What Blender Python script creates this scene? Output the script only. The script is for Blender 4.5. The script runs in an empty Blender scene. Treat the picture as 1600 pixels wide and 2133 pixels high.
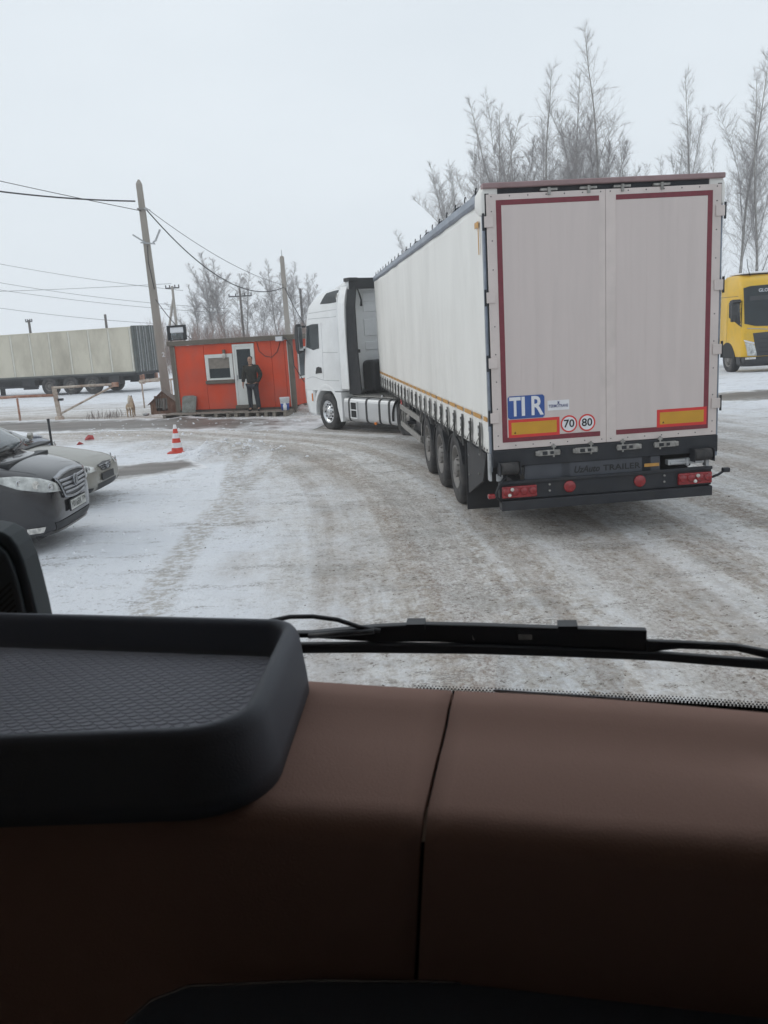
import bpy, math, random
import numpy as np
from mathutils import Vector, Matrix
from mathutils.bvhtree import BVHTree

random.seed(7)
RNG = np.random.default_rng(7)
SC = bpy.context.scene
COL = SC.collection

# ------------------------------------------------------------------ camera
CAMZ = 2.3825
cam_d = bpy.data.cameras.new('camera')
cam = bpy.data.objects.new('camera', cam_d)
COL.objects.link(cam)
PITCH, ROLL = 0.2108, -0.0597
_f = Vector((0, math.cos(PITCH), -math.sin(PITCH)))
_u0 = Vector((0, math.sin(PITCH), math.cos(PITCH)))
_x0 = Vector((1, 0, 0))
_x = math.cos(ROLL) * _x0 + math.sin(ROLL) * _u0
_u = -math.sin(ROLL) * _x0 + math.cos(ROLL) * _u0
_m = Matrix((( _x.x, _u.x, -_f.x, 0), (_x.y, _u.y, -_f.y, 0), (_x.z, _u.z, -_f.z, CAMZ), (0, 0, 0, 1)))
cam.matrix_world = _m
cam_d.sensor_fit = 'VERTICAL'
cam_d.sensor_height = 24.0
cam_d.lens = 24.0 * 1756.27 / 2133.0
cam_d.clip_start = 0.02
cam_d.clip_end = 4000
cam_d.dof.use_dof = True
cam_d.dof.focus_distance = 12.0
cam_d.dof.aperture_fstop = 8.0
SC.camera = cam

# ------------------------------------------------------------------ world, sun, exposure
SUN_EL, SUN_AZ = math.radians(32), math.radians(-75)     # azimuth from +Y, negative towards -X
world = bpy.data.worlds.new('World')
SC.world = world
world.use_nodes = True
wn, wl = world.node_tree.nodes, world.node_tree.links
wn.clear()
w_out = wn.new('ShaderNodeOutputWorld')
w_bg = wn.new('ShaderNodeBackground')
w_sky = wn.new('ShaderNodeTexSky')
w_sky.sky_type = 'NISHITA'
w_sky.sun_disc = False
w_sky.sun_elevation = SUN_EL
w_sky.sun_rotation = SUN_AZ
w_sky.dust_density = 5.0
w_sky.air_density = 1.0
# an even overcast deck over the clear sky; a little of the sky's own light comes through
w_mix = wn.new('ShaderNodeMix')
w_mix.data_type = 'RGBA'
w_mix.inputs['Factor'].default_value = 0.95
wl.new(w_sky.outputs['Color'], w_mix.inputs[6])
w_tc = wn.new('ShaderNodeTexCoord')
w_cl = wn.new('ShaderNodeTexNoise')
w_cl.inputs['Scale'].default_value = 1.6
w_cl.inputs['Detail'].default_value = 4
w_map = wn.new('ShaderNodeMapping')
w_map.inputs['Scale'].default_value = (1, 1, 2.6)
w_ramp = wn.new('ShaderNodeValToRGB')
w_ramp.color_ramp.elements[0].position = 0.3
w_ramp.color_ramp.elements[0].color = (6.40, 6.90, 7.42, 1)
w_ramp.color_ramp.elements[1].position = 0.72
w_ramp.color_ramp.elements[1].color = (7.15, 7.62, 8.10, 1)
wl.new(w_tc.outputs['Generated'], w_map.inputs['Vector'])
wl.new(w_map.outputs['Vector'], w_cl.inputs['Vector'])
wl.new(w_cl.outputs['Fac'], w_ramp.inputs['Fac'])
wl.new(w_ramp.outputs['Color'], w_mix.inputs[7])
wl.new(w_mix.outputs[2], w_bg.inputs['Color'])
w_bg.inputs['Strength'].default_value = 0.120
wl.new(w_bg.outputs['Background'], w_out.inputs['Surface'])

sun_d = bpy.data.lights.new('sun', 'SUN')
sun_d.energy = 0.55
sun_d.angle = math.radians(30)
sun_d.color = (1.0, 0.96, 0.9)
sun = bpy.data.objects.new('sun', sun_d)
COL.objects.link(sun)
_sd = Vector((math.sin(SUN_AZ) * math.cos(SUN_EL), math.cos(SUN_AZ) * math.cos(SUN_EL), math.sin(SUN_EL)))
sun.rotation_euler = _sd.to_track_quat('Z', 'Y').to_euler()

SC.view_settings.view_transform = 'Standard'
SC.view_settings.look = 'None'
SC.view_settings.exposure = 0.0
SC.view_settings.gamma = 1.0
SC.view_settings.use_curve_mapping = False
SC.render.engine = 'CYCLES'
SC.cycles.use_denoising = True
SC.cycles.max_bounces = 7
SC.cycles.volume_bounces = 2
SC.cycles.transparent_max_bounces = 12
SC.cycles.sample_clamp_indirect = 6.0
SC.render.film_transparent = False


# ------------------------------------------------------------------ materials
MATS = {}


def mat(name, col, rough=0.6, metal=0.0, var=0.12, scale=6.0, bump=0.0, bscale=40.0, dirt=None, dirt_amt=0.0,
        dirt_scale=2.0, coat=0.0, spec=0.5, stretch=None, trans=0.0):
    """procedural principled material: base colour broken by noise, optional dirt blotches, optional bump"""
    m = bpy.data.materials.new(name)
    m.use_nodes = True
    nt = m.node_tree
    n, l = nt.nodes, nt.links
    b = n['Principled BSDF']
    b.inputs['Roughness'].default_value = rough
    b.inputs['Metallic'].default_value = metal
    b.inputs['Specular IOR Level'].default_value = spec
    if coat:
        b.inputs['Coat Weight'].default_value = coat
        b.inputs['Coat Roughness'].default_value = 0.08
    tc = n.new('ShaderNodeTexCoord')
    vec = tc.outputs['Object']
    if stretch:
        mp = n.new('ShaderNodeMapping')
        mp.inputs['Scale'].default_value = stretch
        l.new(vec, mp.inputs['Vector'])
        vec = mp.outputs['Vector']
    nz = n.new('ShaderNodeTexNoise')
    nz.inputs['Scale'].default_value = scale
    nz.inputs['Detail'].default_value = 5
    l.new(vec, nz.inputs['Vector'])
    rp = n.new('ShaderNodeValToRGB')
    rp.color_ramp.elements[0].position = 0.3
    rp.color_ramp.elements[1].position = 0.7
    rp.color_ramp.elements[0].color = tuple(c * (1 - var) for c in col) + (1,)
    rp.color_ramp.elements[1].color = tuple(min(1, c * (1 + var)) for c in col) + (1,)
    l.new(nz.outputs['Fac'], rp.inputs['Fac'])
    out = rp.outputs['Color']
    if dirt is not None:
        nd = n.new('ShaderNodeTexNoise')
        nd.inputs['Scale'].default_value = dirt_scale
        nd.inputs['Detail'].default_value = 8
        nd.inputs['Roughness'].default_value = 0.65
        l.new(vec, nd.inputs['Vector'])
        rd = n.new('ShaderNodeValToRGB')
        rd.color_ramp.elements[0].position = 0.45
        rd.color_ramp.elements[1].position = 0.72
        rd.color_ramp.elements[0].color = (0, 0, 0, 1)
        rd.color_ramp.elements[1].color = (dirt_amt,) * 3 + (1,)
        l.new(nd.outputs['Fac'], rd.inputs['Fac'])
        mx = n.new('ShaderNodeMix')
        mx.data_type = 'RGBA'
        l.new(rd.outputs['Color'], mx.inputs['Factor'])
        l.new(out, mx.inputs[6])
        mx.inputs[7].default_value = tuple(dirt) + (1,)
        out = mx.outputs[2]
    l.new(out, b.inputs['Base Color'])
    if bump:
        nb = n.new('ShaderNodeTexNoise')
        nb.inputs['Scale'].default_value = bscale
        nb.inputs['Detail'].default_value = 4
        l.new(vec, nb.inputs['Vector'])
        bp = n.new('ShaderNodeBump')
        bp.inputs['Strength'].default_value = bump
        bp.inputs['Distance'].default_value = 0.02
        l.new(nb.outputs['Fac'], bp.inputs['Height'])
        l.new(bp.outputs['Normal'], b.inputs['Normal'])
    MATS[name] = m
    return m


def glass_mat(name, tint=(1, 1, 1), refl=1.0):
    """thin pane: see-through with a fresnel reflection"""
    m = bpy.data.materials.new(name)
    m.use_nodes = True
    n, l = m.node_tree.nodes, m.node_tree.links
    n.clear()
    o = n.new('ShaderNodeOutputMaterial')
    t = n.new('ShaderNodeBsdfTransparent')
    t.inputs['Color'].default_value = tuple(tint) + (1,)
    g = n.new('ShaderNodeBsdfGlossy')
    g.inputs['Roughness'].default_value = 0.02
    fr = n.new('ShaderNodeFresnel')
    fr.inputs['IOR'].default_value = 1.25
    mu = n.new('ShaderNodeMath')
    mu.operation = 'MULTIPLY'
    mu.inputs[1].default_value = refl
    l.new(fr.outputs['Fac'], mu.inputs[0])
    mx = n.new('ShaderNodeMixShader')
    l.new(mu.outputs[0], mx.inputs[0])
    l.new(t.outputs[0], mx.inputs[1])
    l.new(g.outputs[0], mx.inputs[2])
    l.new(mx.outputs[0], o.inputs['Surface'])
    MATS[name] = m
    return m


W_DIRT = (0.33, 0.30, 0.26)
mat('white_paint', (0.82, 0.83, 0.83), 0.35, var=0.03, scale=3, dirt=W_DIRT, dirt_amt=0.18, dirt_scale=1.6, coat=0.3)
mat('curtain', (0.78, 0.77, 0.735), 0.5, var=0.03, scale=1.2, dirt=(0.5, 0.49, 0.46), dirt_amt=0.35, dirt_scale=1.3, bump=0.05, bscale=9, stretch=(1, 1, 0.35))
mat('door_grey', (0.605, 0.53, 0.505), 0.5, var=0.03, scale=2.0, dirt=(0.47, 0.42, 0.40), dirt_amt=0.35, dirt_scale=2.2, stretch=(2.2, 1, 0.22))
mat('door_frame', (0.63, 0.555, 0.525), 0.45, var=0.04, scale=3.0, dirt=(0.42, 0.385, 0.36), dirt_amt=0.45)
mat('tape_red', (0.17, 0.022, 0.035), 0.4, var=0.12, scale=20)
mat('marker_red', (0.62, 0.035, 0.03), 0.4, var=0.06)
mat('marker_yellow', (0.56, 0.29, 0.02), 0.4, var=0.06)
mat('sticker_white', (0.72, 0.72, 0.74), 0.4, var=0.04)
mat('tir_blue', (0.03, 0.085, 0.30), 0.4, var=0.08)
mat('ink', (0.006, 0.006, 0.007), 0.5, var=0.05)
mat('ink_blue', (0.04, 0.05, 0.16), 0.5, var=0.05)
mat('tape_orange', (0.52, 0.27, 0.06), 0.5, var=0.1, scale=15)
mat('chassis', (0.019, 0.0215, 0.027), 0.5, spec=0.35, var=0.25, scale=5, dirt=(0.06, 0.056, 0.052), dirt_amt=0.4)
mat('plate_grey', (0.058, 0.063, 0.076), 0.5, var=0.15, scale=5)
mat('black_plastic', (0.018, 0.019, 0.022), 0.55, var=0.2, scale=12, dirt=(0.05, 0.047, 0.044), dirt_amt=0.25, dirt_scale=3)
mat('rubber', (0.022, 0.022, 0.024), 0.75, var=0.25, scale=14, dirt=(0.13, 0.12, 0.11), dirt_amt=0.55, dirt_scale=4, bump=0.2, bscale=60)
mat('rim_steel', (0.21, 0.20, 0.19), 0.5, metal=0.45, var=0.15, scale=9, dirt=(0.2, 0.18, 0.16), dirt_amt=0.6, dirt_scale=6)
mat('chrome', (0.62, 0.63, 0.64), 0.22, metal=1.0, var=0.05)
mat('alu_tank', (0.60, 0.61, 0.62), 0.38, metal=0.75, var=0.1, scale=4, dirt=(0.30, 0.28, 0.26), dirt_amt=0.4, stretch=(1, .3, 1))
mat('rail_metal', (0.20, 0.23, 0.28), 0.4, metal=0.4, var=0.2, scale=7, dirt=(0.4, 0.42, 0.45), dirt_amt=0.4, dirt_scale=5)
mat('steel_grey', (0.42, 0.43, 0.44), 0.5, metal=0.5, var=0.2, scale=12)
mat('galv', (0.33, 0.32, 0.30), 0.55, metal=0.35, var=0.3, scale=22, dirt=(0.12, 0.11, 0.10), dirt_amt=0.7, dirt_scale=14)
mat('roof_edge', (0.27, 0.18, 0.18), 0.55, var=0.1, scale=8)
mat('lamp_red', (0.25, 0.012, 0.016), 0.22, var=0.3, scale=35, coat=0.5)
mat('lamp_orange', (0.65, 0.18, 0.02), 0.2, var=0.15, scale=30)
mat('lamp_clear', (0.62, 0.60, 0.56), 0.12, var=0.35, scale=26, coat=0.6)
mat('headlight', (0.50, 0.51, 0.49), 0.1, var=0.45, scale=9, coat=0.9)
mat('dark_glass', (0.014, 0.022, 0.026), 0.06, var=0.3, scale=3, spec=0.35)
mat('car_glass', (0.10, 0.118, 0.128), 0.05, var=0.3, scale=2, spec=0.9, dirt=(0.2, 0.21, 0.21), dirt_amt=0.25)  # base colour lightened to carry the sky's reflection
mat('strap', (0.06, 0.06, 0.058), 0.7, var=0.3, scale=30)
mat('red_panel', (0.66, 0.072, 0.024), 0.65, spec=0.3, var=0.12, scale=1.3, dirt=(0.44, 0.11, 0.08), dirt_amt=0.7, dirt_scale=0.9, bump=0.1, bscale=15)
mat('trim_brown', (0.135, 0.115, 0.090), 0.7, var=0.15, scale=6)
mat('upvc', (0.74, 0.75, 0.72), 0.4, var=0.04, dirt=(0.5, 0.49, 0.44), dirt_amt=0.4, dirt_scale=3)
mat('wood_grey', (0.22, 0.19, 0.16), 0.85, var=0.3, scale=8, bump=0.4, bscale=30, stretch=(1, 1, 4))
mat('wood_brown', (0.17, 0.095, 0.06), 0.8, var=0.35, scale=9, bump=0.4, bscale=30, stretch=(1, 1, .4), dirt=(0.3, 0.24, 0.19), dirt_amt=0.5, dirt_scale=6)
mat('board_old', (0.24, 0.25, 0.23), 0.9, var=0.35, scale=14, dirt=(0.10, 0.09, 0.075), dirt_amt=0.8, dirt_scale=7)
mat('concrete', (0.33, 0.30, 0.265), 0.85, var=0.14, scale=5, bump=0.2, bscale=30, dirt=(0.22, 0.2, 0.17), dirt_amt=0.5, dirt_scale=2, stretch=(1, 1, .2))
mat('pole_wood', (0.10, 0.085, 0.075), 0.9, var=0.3, scale=8)
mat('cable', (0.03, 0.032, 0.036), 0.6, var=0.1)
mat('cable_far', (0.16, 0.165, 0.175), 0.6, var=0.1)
mat('cone_red', (0.60, 0.055, 0.030), 0.5, var=0.12, scale=12)
mat('cone_white', (0.75, 0.75, 0.76), 0.5, var=0.06)
mat('box_cream', (0.60, 0.56, 0.455), 0.55, var=0.07, scale=2, dirt=(0.27, 0.235, 0.18), dirt_amt=0.75, dirt_scale=1.1, stretch=(1, .5, .25))
mat('joint_shadow_tan', (0.33, 0.30, 0.24), 0.6, var=0.15, scale=6)
mat('box_rib', (0.62, 0.60, 0.53), 0.55, var=0.08, scale=4)
mat('rim_dull', (0.16, 0.15, 0.14), 0.7, metal=0.2, var=0.3, scale=9, dirt=(0.35, 0.34, 0.32), dirt_amt=0.4, dirt_scale=4)
mat('door_green', (0.085, 0.095, 0.09), 0.6, var=0.25, scale=5, dirt=(0.2, 0.19, 0.17), dirt_amt=0.5)
mat('van_black', (0.009, 0.009, 0.012), 0.22, spec=0.5, var=0.12, scale=6, coat=0.7, dirt=(0.05, 0.046, 0.042), dirt_amt=0.35, dirt_scale=2.0)
mat('sedan_beige', (0.27, 0.26, 0.225), 0.38, metal=0.25, var=0.07, scale=6, coat=0.4, dirt=(0.22, 0.2, 0.165), dirt_amt=0.5, dirt_scale=2)
mat('car_blue', (0.022, 0.04, 0.085), 0.35, var=0.1, coat=0.5)
mat('yellow_paint', (0.74, 0.44, 0.012), 0.45, spec=0.35, var=0.05, scale=2, coat=0.4, dirt=(0.42, 0.3, 0.06), dirt_amt=0.5)
mat('grille_grey', (0.030, 0.031, 0.034), 0.4, var=0.2)
mat('grille_chrome', (0.36, 0.37, 0.39), 0.25, metal=0.8, var=0.1)
mat('plate', (0.55, 0.56, 0.53), 0.5, var=0.08, dirt=(0.3, 0.28, 0.24), dirt_amt=0.5, dirt_scale=8)
mat('rust_white', (0.52, 0.45, 0.38), 0.7, var=0.12, scale=10, dirt=(0.20, 0.085, 0.04), dirt_amt=0.9, dirt_scale=7)
mat('rust_red', (0.36, 0.16, 0.10), 0.75, var=0.25, scale=8, dirt=(0.5, 0.4, 0.33), dirt_amt=0.8, dirt_scale=4)
mat('debris_red', (0.40, 0.05, 0.05), 0.55, var=0.2, scale=9)
mat('jacket', (0.016, 0.017, 0.013), 0.9, var=0.3, scale=9, dirt=(0.05, 0.042, 0.03), dirt_amt=0.8, dirt_scale=11)
mat('trousers', (0.022, 0.025, 0.032), 0.9, var=0.3, scale=9)
mat('skin', (0.42, 0.24, 0.17), 0.6, var=0.08, scale=20)
mat('hair', (0.035, 0.026, 0.02), 0.9, var=0.2)
mat('boots', (0.02, 0.02, 0.022), 0.6, var=0.2)
mat('dog_fur', (0.44, 0.34, 0.24), 0.95, var=0.2, scale=14, bump=0.4, bscale=60, dirt=(0.22, 0.15, 0.09), dirt_amt=0.7, dirt_scale=6)
mat('dog_pale', (0.66, 0.60, 0.50), 0.95, var=0.1, scale=16, bump=0.4, bscale=60)
mat('bucket_blue', (0.03, 0.10, 0.42), 0.45, var=0.15)
mat('bucket_white', (0.66, 0.68, 0.7), 0.5, var=0.1)
mat('bark_birch', (0.42, 0.40, 0.37), 0.85, var=0.18, scale=3, dirt=(0.06, 0.055, 0.05), dirt_amt=0.85, dirt_scale=3.5, stretch=(1, 1, 2.0))
mat('twig_frost', (0.30, 0.28, 0.275), 0.9, var=0.2, scale=1.5)
mat('twig_brown', (0.20, 0.165, 0.15), 0.9, var=0.25, scale=0.8)
mat('thicket_brown', (0.30, 0.215, 0.185), 0.95, var=0.3, scale=0.5)
mat('conifer', (0.035, 0.05, 0.035), 0.95, var=0.35, scale=1.2)
mat('snow_cap', (0.80, 0.81, 0.84), 0.8, var=0.05, scale=8, bump=0.3, bscale=12)
mat('dash_brown', (0.375, 0.235, 0.192), 0.8, spec=0.08, var=0.03, scale=3, bump=0.12, bscale=420)
mat('tray_black', (0.095, 0.105, 0.13), 0.6, var=0.06, scale=5, bump=0.1, bscale=500)
mat('tray_mat', (0.34, 0.35, 0.40), 0.7, var=0.1, scale=4, bump=0.05, bscale=500)
mat('trim_dark', (0.045, 0.060, 0.068), 0.5, var=0.06, scale=4, bump=0.1, bscale=400)
mat('cab_lining', (0.46, 0.41, 0.36), 0.9, var=0.05)
mat('panel_blue', (0.12, 0.15, 0.20), 0.35, var=0.05)
mat('wiper_black', (0.014, 0.015, 0.018), 0.4, var=0.15, scale=20)
mat('frit', (0.010, 0.011, 0.013), 0.5, var=0.05)
mat('film_edge', (0.45, 0.50, 0.56), 0.3, var=0.03)
mat('dark_inside', (0.02, 0.021, 0.022), 0.9, var=0.2)
mat('curtain_cloth', (0.25, 0.22, 0.19), 0.9, var=0.2, scale=8)
glass_mat('windscreen_glass', (0.985, 0.992, 0.992), 0.35)
glass_mat('film_glass', (0.965, 0.975, 0.985), 0.5)
glass_mat('pane_glass', (0.55, 0.6, 0.62), 1.6)
mat('gravel_dark', (0.16, 0.135, 0.115), 0.9, var=0.3)


# ------------------------------------------------------------------ mesh helpers
class MB:
    def __init__(self):
        self.v, self.f = [], []

    def add(self, vs, fs):
        o = len(self.v)
        self.v.extend([tuple(map(float, p)) for p in vs])
        self.f.extend([tuple(i + o for i in q) for q in fs])
        return self

    def box(self, x0, x1, y0, y1, z0, z1):
        x0, x1, y0, y1 = min(x0, x1), max(x0, x1), min(y0, y1), max(y0, y1)
        vs = [(x0, y0, z0), (x1, y0, z0), (x1, y1, z0), (x0, y1, z0), (x0, y0, z1), (x1, y0, z1), (x1, y1, z1), (x0, y1, z1)]
        return self.add(vs, [(0, 3, 2, 1), (4, 5, 6, 7), (0, 1, 5, 4), (1, 2, 6, 5), (2, 3, 7, 6), (3, 0, 4, 7)])

    def bar(self, p, q, w, h=None, up=(0, 0, 1)):
        """a rectangular bar from p to q"""
        h = w if h is None else h
        p, q = Vector(p), Vector(q)
        d = (q - p).normalized()
        u = Vector(up)
        s = d.cross(u)
        if s.length < 1e-4:
            s = d.cross(Vector((1, 0, 0)))
        s.normalize()
        u = s.cross(d).normalized()
        vs = []
        for c in (p, q):
            for a, b in ((-1, -1), (1, -1), (1, 1), (-1, 1)):
                vs.append(c + s * a * w / 2 + u * b * h / 2)
        return self.add(vs, [(0, 1, 2, 3), (7, 6, 5, 4), (0, 4, 5, 1), (1, 5, 6, 2), (2, 6, 7, 3), (3, 7, 4, 0)])

    def tube(self, pts, r, n=8, cap=True):
        pts = [Vector(p) for p in pts]
        rs = r if isinstance(r, (list, tuple)) else [r] * len(pts)
        vs, fs = [], []
        ref = None
        for i, p in enumerate(pts):
            d = (pts[min(i + 1, len(pts) - 1)] - pts[max(i - 1, 0)]).normalized()
            if ref is None:
                ref = Vector((0, 0, 1)) if abs(d.z) < 0.9 else Vector((1, 0, 0))
            s = d.cross(ref).normalized()
            u = s.cross(d).normalized()
            ref = u
            for k in range(n):
                a = 2 * math.pi * k / n
                vs.append(p + (s * math.cos(a) + u * math.sin(a)) * rs[i])
        for i in range(len(pts) - 1):
            for k in range(n):
                a, b = i * n + k, i * n + (k + 1) % n
                fs.append((a, b, b + n, a + n))
        if cap:
            fs.append(tuple(range(n - 1, -1, -1)))
            fs.append(tuple(range((len(pts) - 1) * n, len(pts) * n)))
        return self.add(vs, fs)

    def lathe(self, prof, c=(0, 0, 0), axis='x', n=32, closed=False):
        """prof: list of (radius, along-axis)"""
        vs, fs = [], []
        for r, a in prof:
            for k in range(n):
                t = 2 * math.pi * k / n
                p, q = r * math.cos(t), r * math.sin(t)
                v = {'x': (a, p, q), 'y': (q, a, p), 'z': (p, q, a)}[axis]
                vs.append((v[0] + c[0], v[1] + c[1], v[2] + c[2]))
        m = len(prof)
        for i in range(m if closed else m - 1):
            j = (i + 1) % m
            for k in range(n):
                k2 = (k + 1) % n
                fs.append((i * n + k, i * n + k2, j * n + k2, j * n + k))
        return self.add(vs, fs)

    def prism(self, poly, axis, a0, a1):
        """extrude a 2-D outline; axis x: poly is (y,z); axis y: poly is (x,z); axis z: (x,y)"""
        n = len(poly)
        vs = []
        for a in (a0, a1):
            for p, q in poly:
                vs.append({'x': (a, p, q), 'y': (p, a, q), 'z': (p, q, a)}[axis])
        fs = [tuple(range(n)), tuple(range(2 * n - 1, n - 1, -1))]
        for k in range(n):
            k2 = (k + 1) % n
            fs.append((k, n + k, n + k2, k2))
        return self.add(vs, fs)

    def loft(self, rings, cap0=True, cap1=True, closed=True):
        n = len(rings[0])
        vs = [p for r in rings for p in r]
        fs = []
        for i in range(len(rings) - 1):
            for k in range(n if closed else n - 1):
                k2 = (k + 1) % n
                fs.append((i * n + k, i * n + k2, (i + 1) * n + k2, (i + 1) * n + k))
        if cap0:
            fs.append(tuple(range(n - 1, -1, -1)))
        if cap1:
            fs.append(tuple(range((len(rings) - 1) * n, len(rings) * n)))
        return self.add(vs, fs)

    def grid(self, fn, nu, nv):
        vs = [fn(i / nu, j / nv) for j in range(nv + 1) for i in range(nu + 1)]
        fs = []
        for j in range(nv):
            for i in range(nu):
                a = j * (nu + 1) + i
                fs.append((a, a + 1, a + nu + 2, a + nu + 1))
        return self.add(vs, fs)

    def mesh(self, name):
        me = bpy.data.meshes.new(name)
        me.from_pydata(self.v, [], self.f)
        me.update()
        return me

    def build(self, name, material, parent=None, smooth=False, bevel=0.0, seg=2, fixn=True, solid=0.0, subsurf=0):
        me = self.mesh(name)
        if fixn:
            fix_normals(me)
        return put(name, me, material, parent, smooth, bevel, seg, solid, subsurf)


def fix_normals(me):
    import bmesh
    bm = bmesh.new()
    bm.from_mesh(me)
    bmesh.ops.recalc_face_normals(bm, faces=bm.faces)
    bm.to_mesh(me)
    bm.free()


def put(name, me, material, parent=None, smooth=False, bevel=0.0, seg=2, solid=0.0, subsurf=0):
    o = bpy.data.objects.new(name, me)
    COL.objects.link(o)
    if material:
        me.materials.append(MATS[material] if isinstance(material, str) else material)
    if parent:
        o.parent = parent
    if smooth:
        me.polygons.foreach_set('use_smooth', [True] * len(me.polygons))
    if solid:
        s = o.modifiers.new('thickness', 'SOLIDIFY')
        s.thickness = solid
        s.offset = 0
    if bevel:
        b = o.modifiers.new('soft_edges', 'BEVEL')
        b.width = bevel
        b.segments = seg
        b.limit_method = 'ANGLE'
        b.angle_limit = math.radians(35)
    if subsurf:
        s = o.modifiers.new('smooth', 'SUBSURF')
        s.levels = s.render_levels = subsurf
    return o


def tag(o, label, cat, group=None):
    o['label'] = label
    o['category'] = cat
    if group:
        o['group'] = group
    return o


def thing(name, label, cat, loc=(0, 0, 0), rz=0.0, group=None, scale=1.0):
    o = bpy.data.objects.new(name, None)
    COL.objects.link(o)
    o.empty_display_size = 0.2
    o.location = loc
    o.rotation_euler = (0, 0, rz)
    o.scale = (scale,) * 3
    return tag(o, label, cat, group)


def copy_tree(o, parent=None):
    c = o.copy()
    COL.objects.link(c)
    c.parent = parent
    for ch in list(o.children):
        copy_tree(ch, c)
    return c


def structure(o):
    o['kind'] = 'structure'
    return o


def text_mesh(s, size, extrude=0.0006, bold=0.0, shear=0.0, space=1.0):
    cu = bpy.data.curves.new('letters', 'FONT')
    cu.body = s
    cu.size = size
    cu.extrude = extrude
    cu.offset = bold
    cu.shear = shear
    cu.space_character = space
    cu.align_x = 'CENTER'
    cu.align_y = 'CENTER'
    cu.resolution_u = 3
    o = bpy.data.objects.new('letters', cu)
    COL.objects.link(o)
    dg = bpy.context.evaluated_depsgraph_get()
    me = bpy.data.meshes.new_from_object(o.evaluated_get(dg))
    bpy.data.objects.remove(o)
    return me


def lettering(s, size, material, parent, loc, rot=(math.pi / 2, 0, 0), width=None, bold=0.0, shear=0.0, space=1.0, name='lettering'):
    me = text_mesh(s, size, bold=bold, shear=shear, space=space)
    o = put(name, me, material, parent)
    me.materials.clear()
    me.materials.append(MATS[material])
    o.location = loc
    o.rotation_euler = rot
    if width and len(me.vertices):
        xs = [v.co.x for v in me.vertices]
        o.scale.x = width / max(1e-6, max(xs) - min(xs))
    return o


def smooth01(t):
    t = np.clip(t, 0, 1)
    return t * t * (3 - 2 * t)


def bvh_of(o):
    dg = bpy.context.evaluated_depsgraph_get()
    ev = o.evaluated_get(dg)
    me = ev.to_mesh()
    b = BVHTree.FromPolygons([v.co.copy() for v in me.vertices], [tuple(p.vertices) for p in me.polygons])
    ev.to_mesh_clear()
    return b


def patch(bvh, top, bot, direction, off=0.006, nu=14, nv=6, axes='xz', start=5.0, name='patch', material=None, parent=None, solid=0.0, default=None):
    """a panel that lies on a body: an area between two 2-D curves, dropped onto the body along a direction"""
    d = Vector(direction)

    def samp(c, t):
        x = t * (len(c) - 1)
        i = min(int(x), len(c) - 2)
        k = x - i
        return (c[i][0] * (1 - k) + c[i + 1][0] * k, c[i][1] * (1 - k) + c[i + 1][1] * k)
    last = [default]

    def fn(u, v):
        a, b = samp(top, u), samp(bot, u)
        p, q = a[0] * (1 - v) + b[0] * v, a[1] * (1 - v) + b[1] * v
        if axes == 'xz':
            o = Vector((p, 0, q))
        elif axes == 'yz':
            o = Vector((0, p, q))
        else:
            o = Vector((p, q, 0))
        o = o - d * start
        h, nrm, _, dist = bvh.ray_cast(o, d)
        if h is None:
            dist = last[0] if last[0] is not None else start
            h = o + d * dist
        last[0] = dist
        return tuple(h - d * off)
    m = MB().grid(fn, nu, nv)
    return m.build(name, material, parent, smooth=True, solid=solid)


# ------------------------------------------------------------------ ground heights and the yard's wheel lane
LANE = np.array([(2.6, -30), (1.9, -6), (1.5, 3), (1.2, 9), (0.5, 14.5), (-1.2, 19.2), (-4.6, 22.6), (-10, 25.6), (-18, 28.6), (-40, 34), (-90, 45)], float)


def dense_poly(P, step=0.4):
    out = []
    n = len(P)
    for i in range(n - 1):
        p0, p1, p2, p3 = P[max(i - 1, 0)], P[i], P[i + 1], P[min(i + 2, n - 1)]
        k = max(2, int(np.hypot(*(p2 - p1)) / step))
        for j in range(k):
            t = j / k
            out.append(0.5 * ((2 * p1) + (-p0 + p2) * t + (2 * p0 - 5 * p1 + 4 * p2 - p3) * t ** 2 + (-p0 + 3 * p1 - 3 * p2 + p3) * t ** 3))
    out.append(P[-1])
    return np.array(out)


LANE_D = dense_poly(LANE, 0.6)


def lat_arc(x, y):
    """signed distance to the lane's centre line (positive to the right) and distance along it"""
    x, y = np.asarray(x, float).ravel(), np.asarray(y, float).ravel()
    best = np.full(x.shape, 1e9)
    lat = np.zeros_like(x)
    arc = np.zeros_like(x)
    s0 = 0.0
    for i in range(len(LANE_D) - 1):
        a, b = LANE_D[i], LANE_D[i + 1]
        d = b - a
        L = np.hypot(*d)
        u = d / L
        t = np.clip((x - a[0]) * u[0] + (y - a[1]) * u[1], 0, L)
        px, py = x - (a[0] + u[0] * t), y - (a[1] + u[1] * t)
        dist = np.hypot(px, py)
        m = dist < best
        best[m] = dist[m]
        sg = np.where(px * u[1] - py * u[0] >= 0, 1, -1)
        lat[m] = (dist * sg)[m]
        arc[m] = (s0 + t)[m]
        s0 += L
    return lat, arc


NTAB = {}


def vnoise(x, y, seed=0):
    """smooth value noise"""
    tab = NTAB.setdefault(seed, None)
    if tab is None:
        tab = NTAB[seed] = np.random.RandomState(seed).rand(256, 256)
    xi, yi = np.floor(x).astype(int), np.floor(y).astype(int)
    fx, fy = x - xi, y - yi
    fx, fy = fx * fx * (3 - 2 * fx), fy * fy * (3 - 2 * fy)
    g = lambda a, b: tab[a % 256, b % 256]
    return (g(xi, yi) * (1 - fx) * (1 - fy) + g(xi + 1, yi) * fx * (1 - fy) + g(xi, yi + 1) * (1 - fx) * fy + g(xi + 1, yi + 1) * fx * fy)


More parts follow.
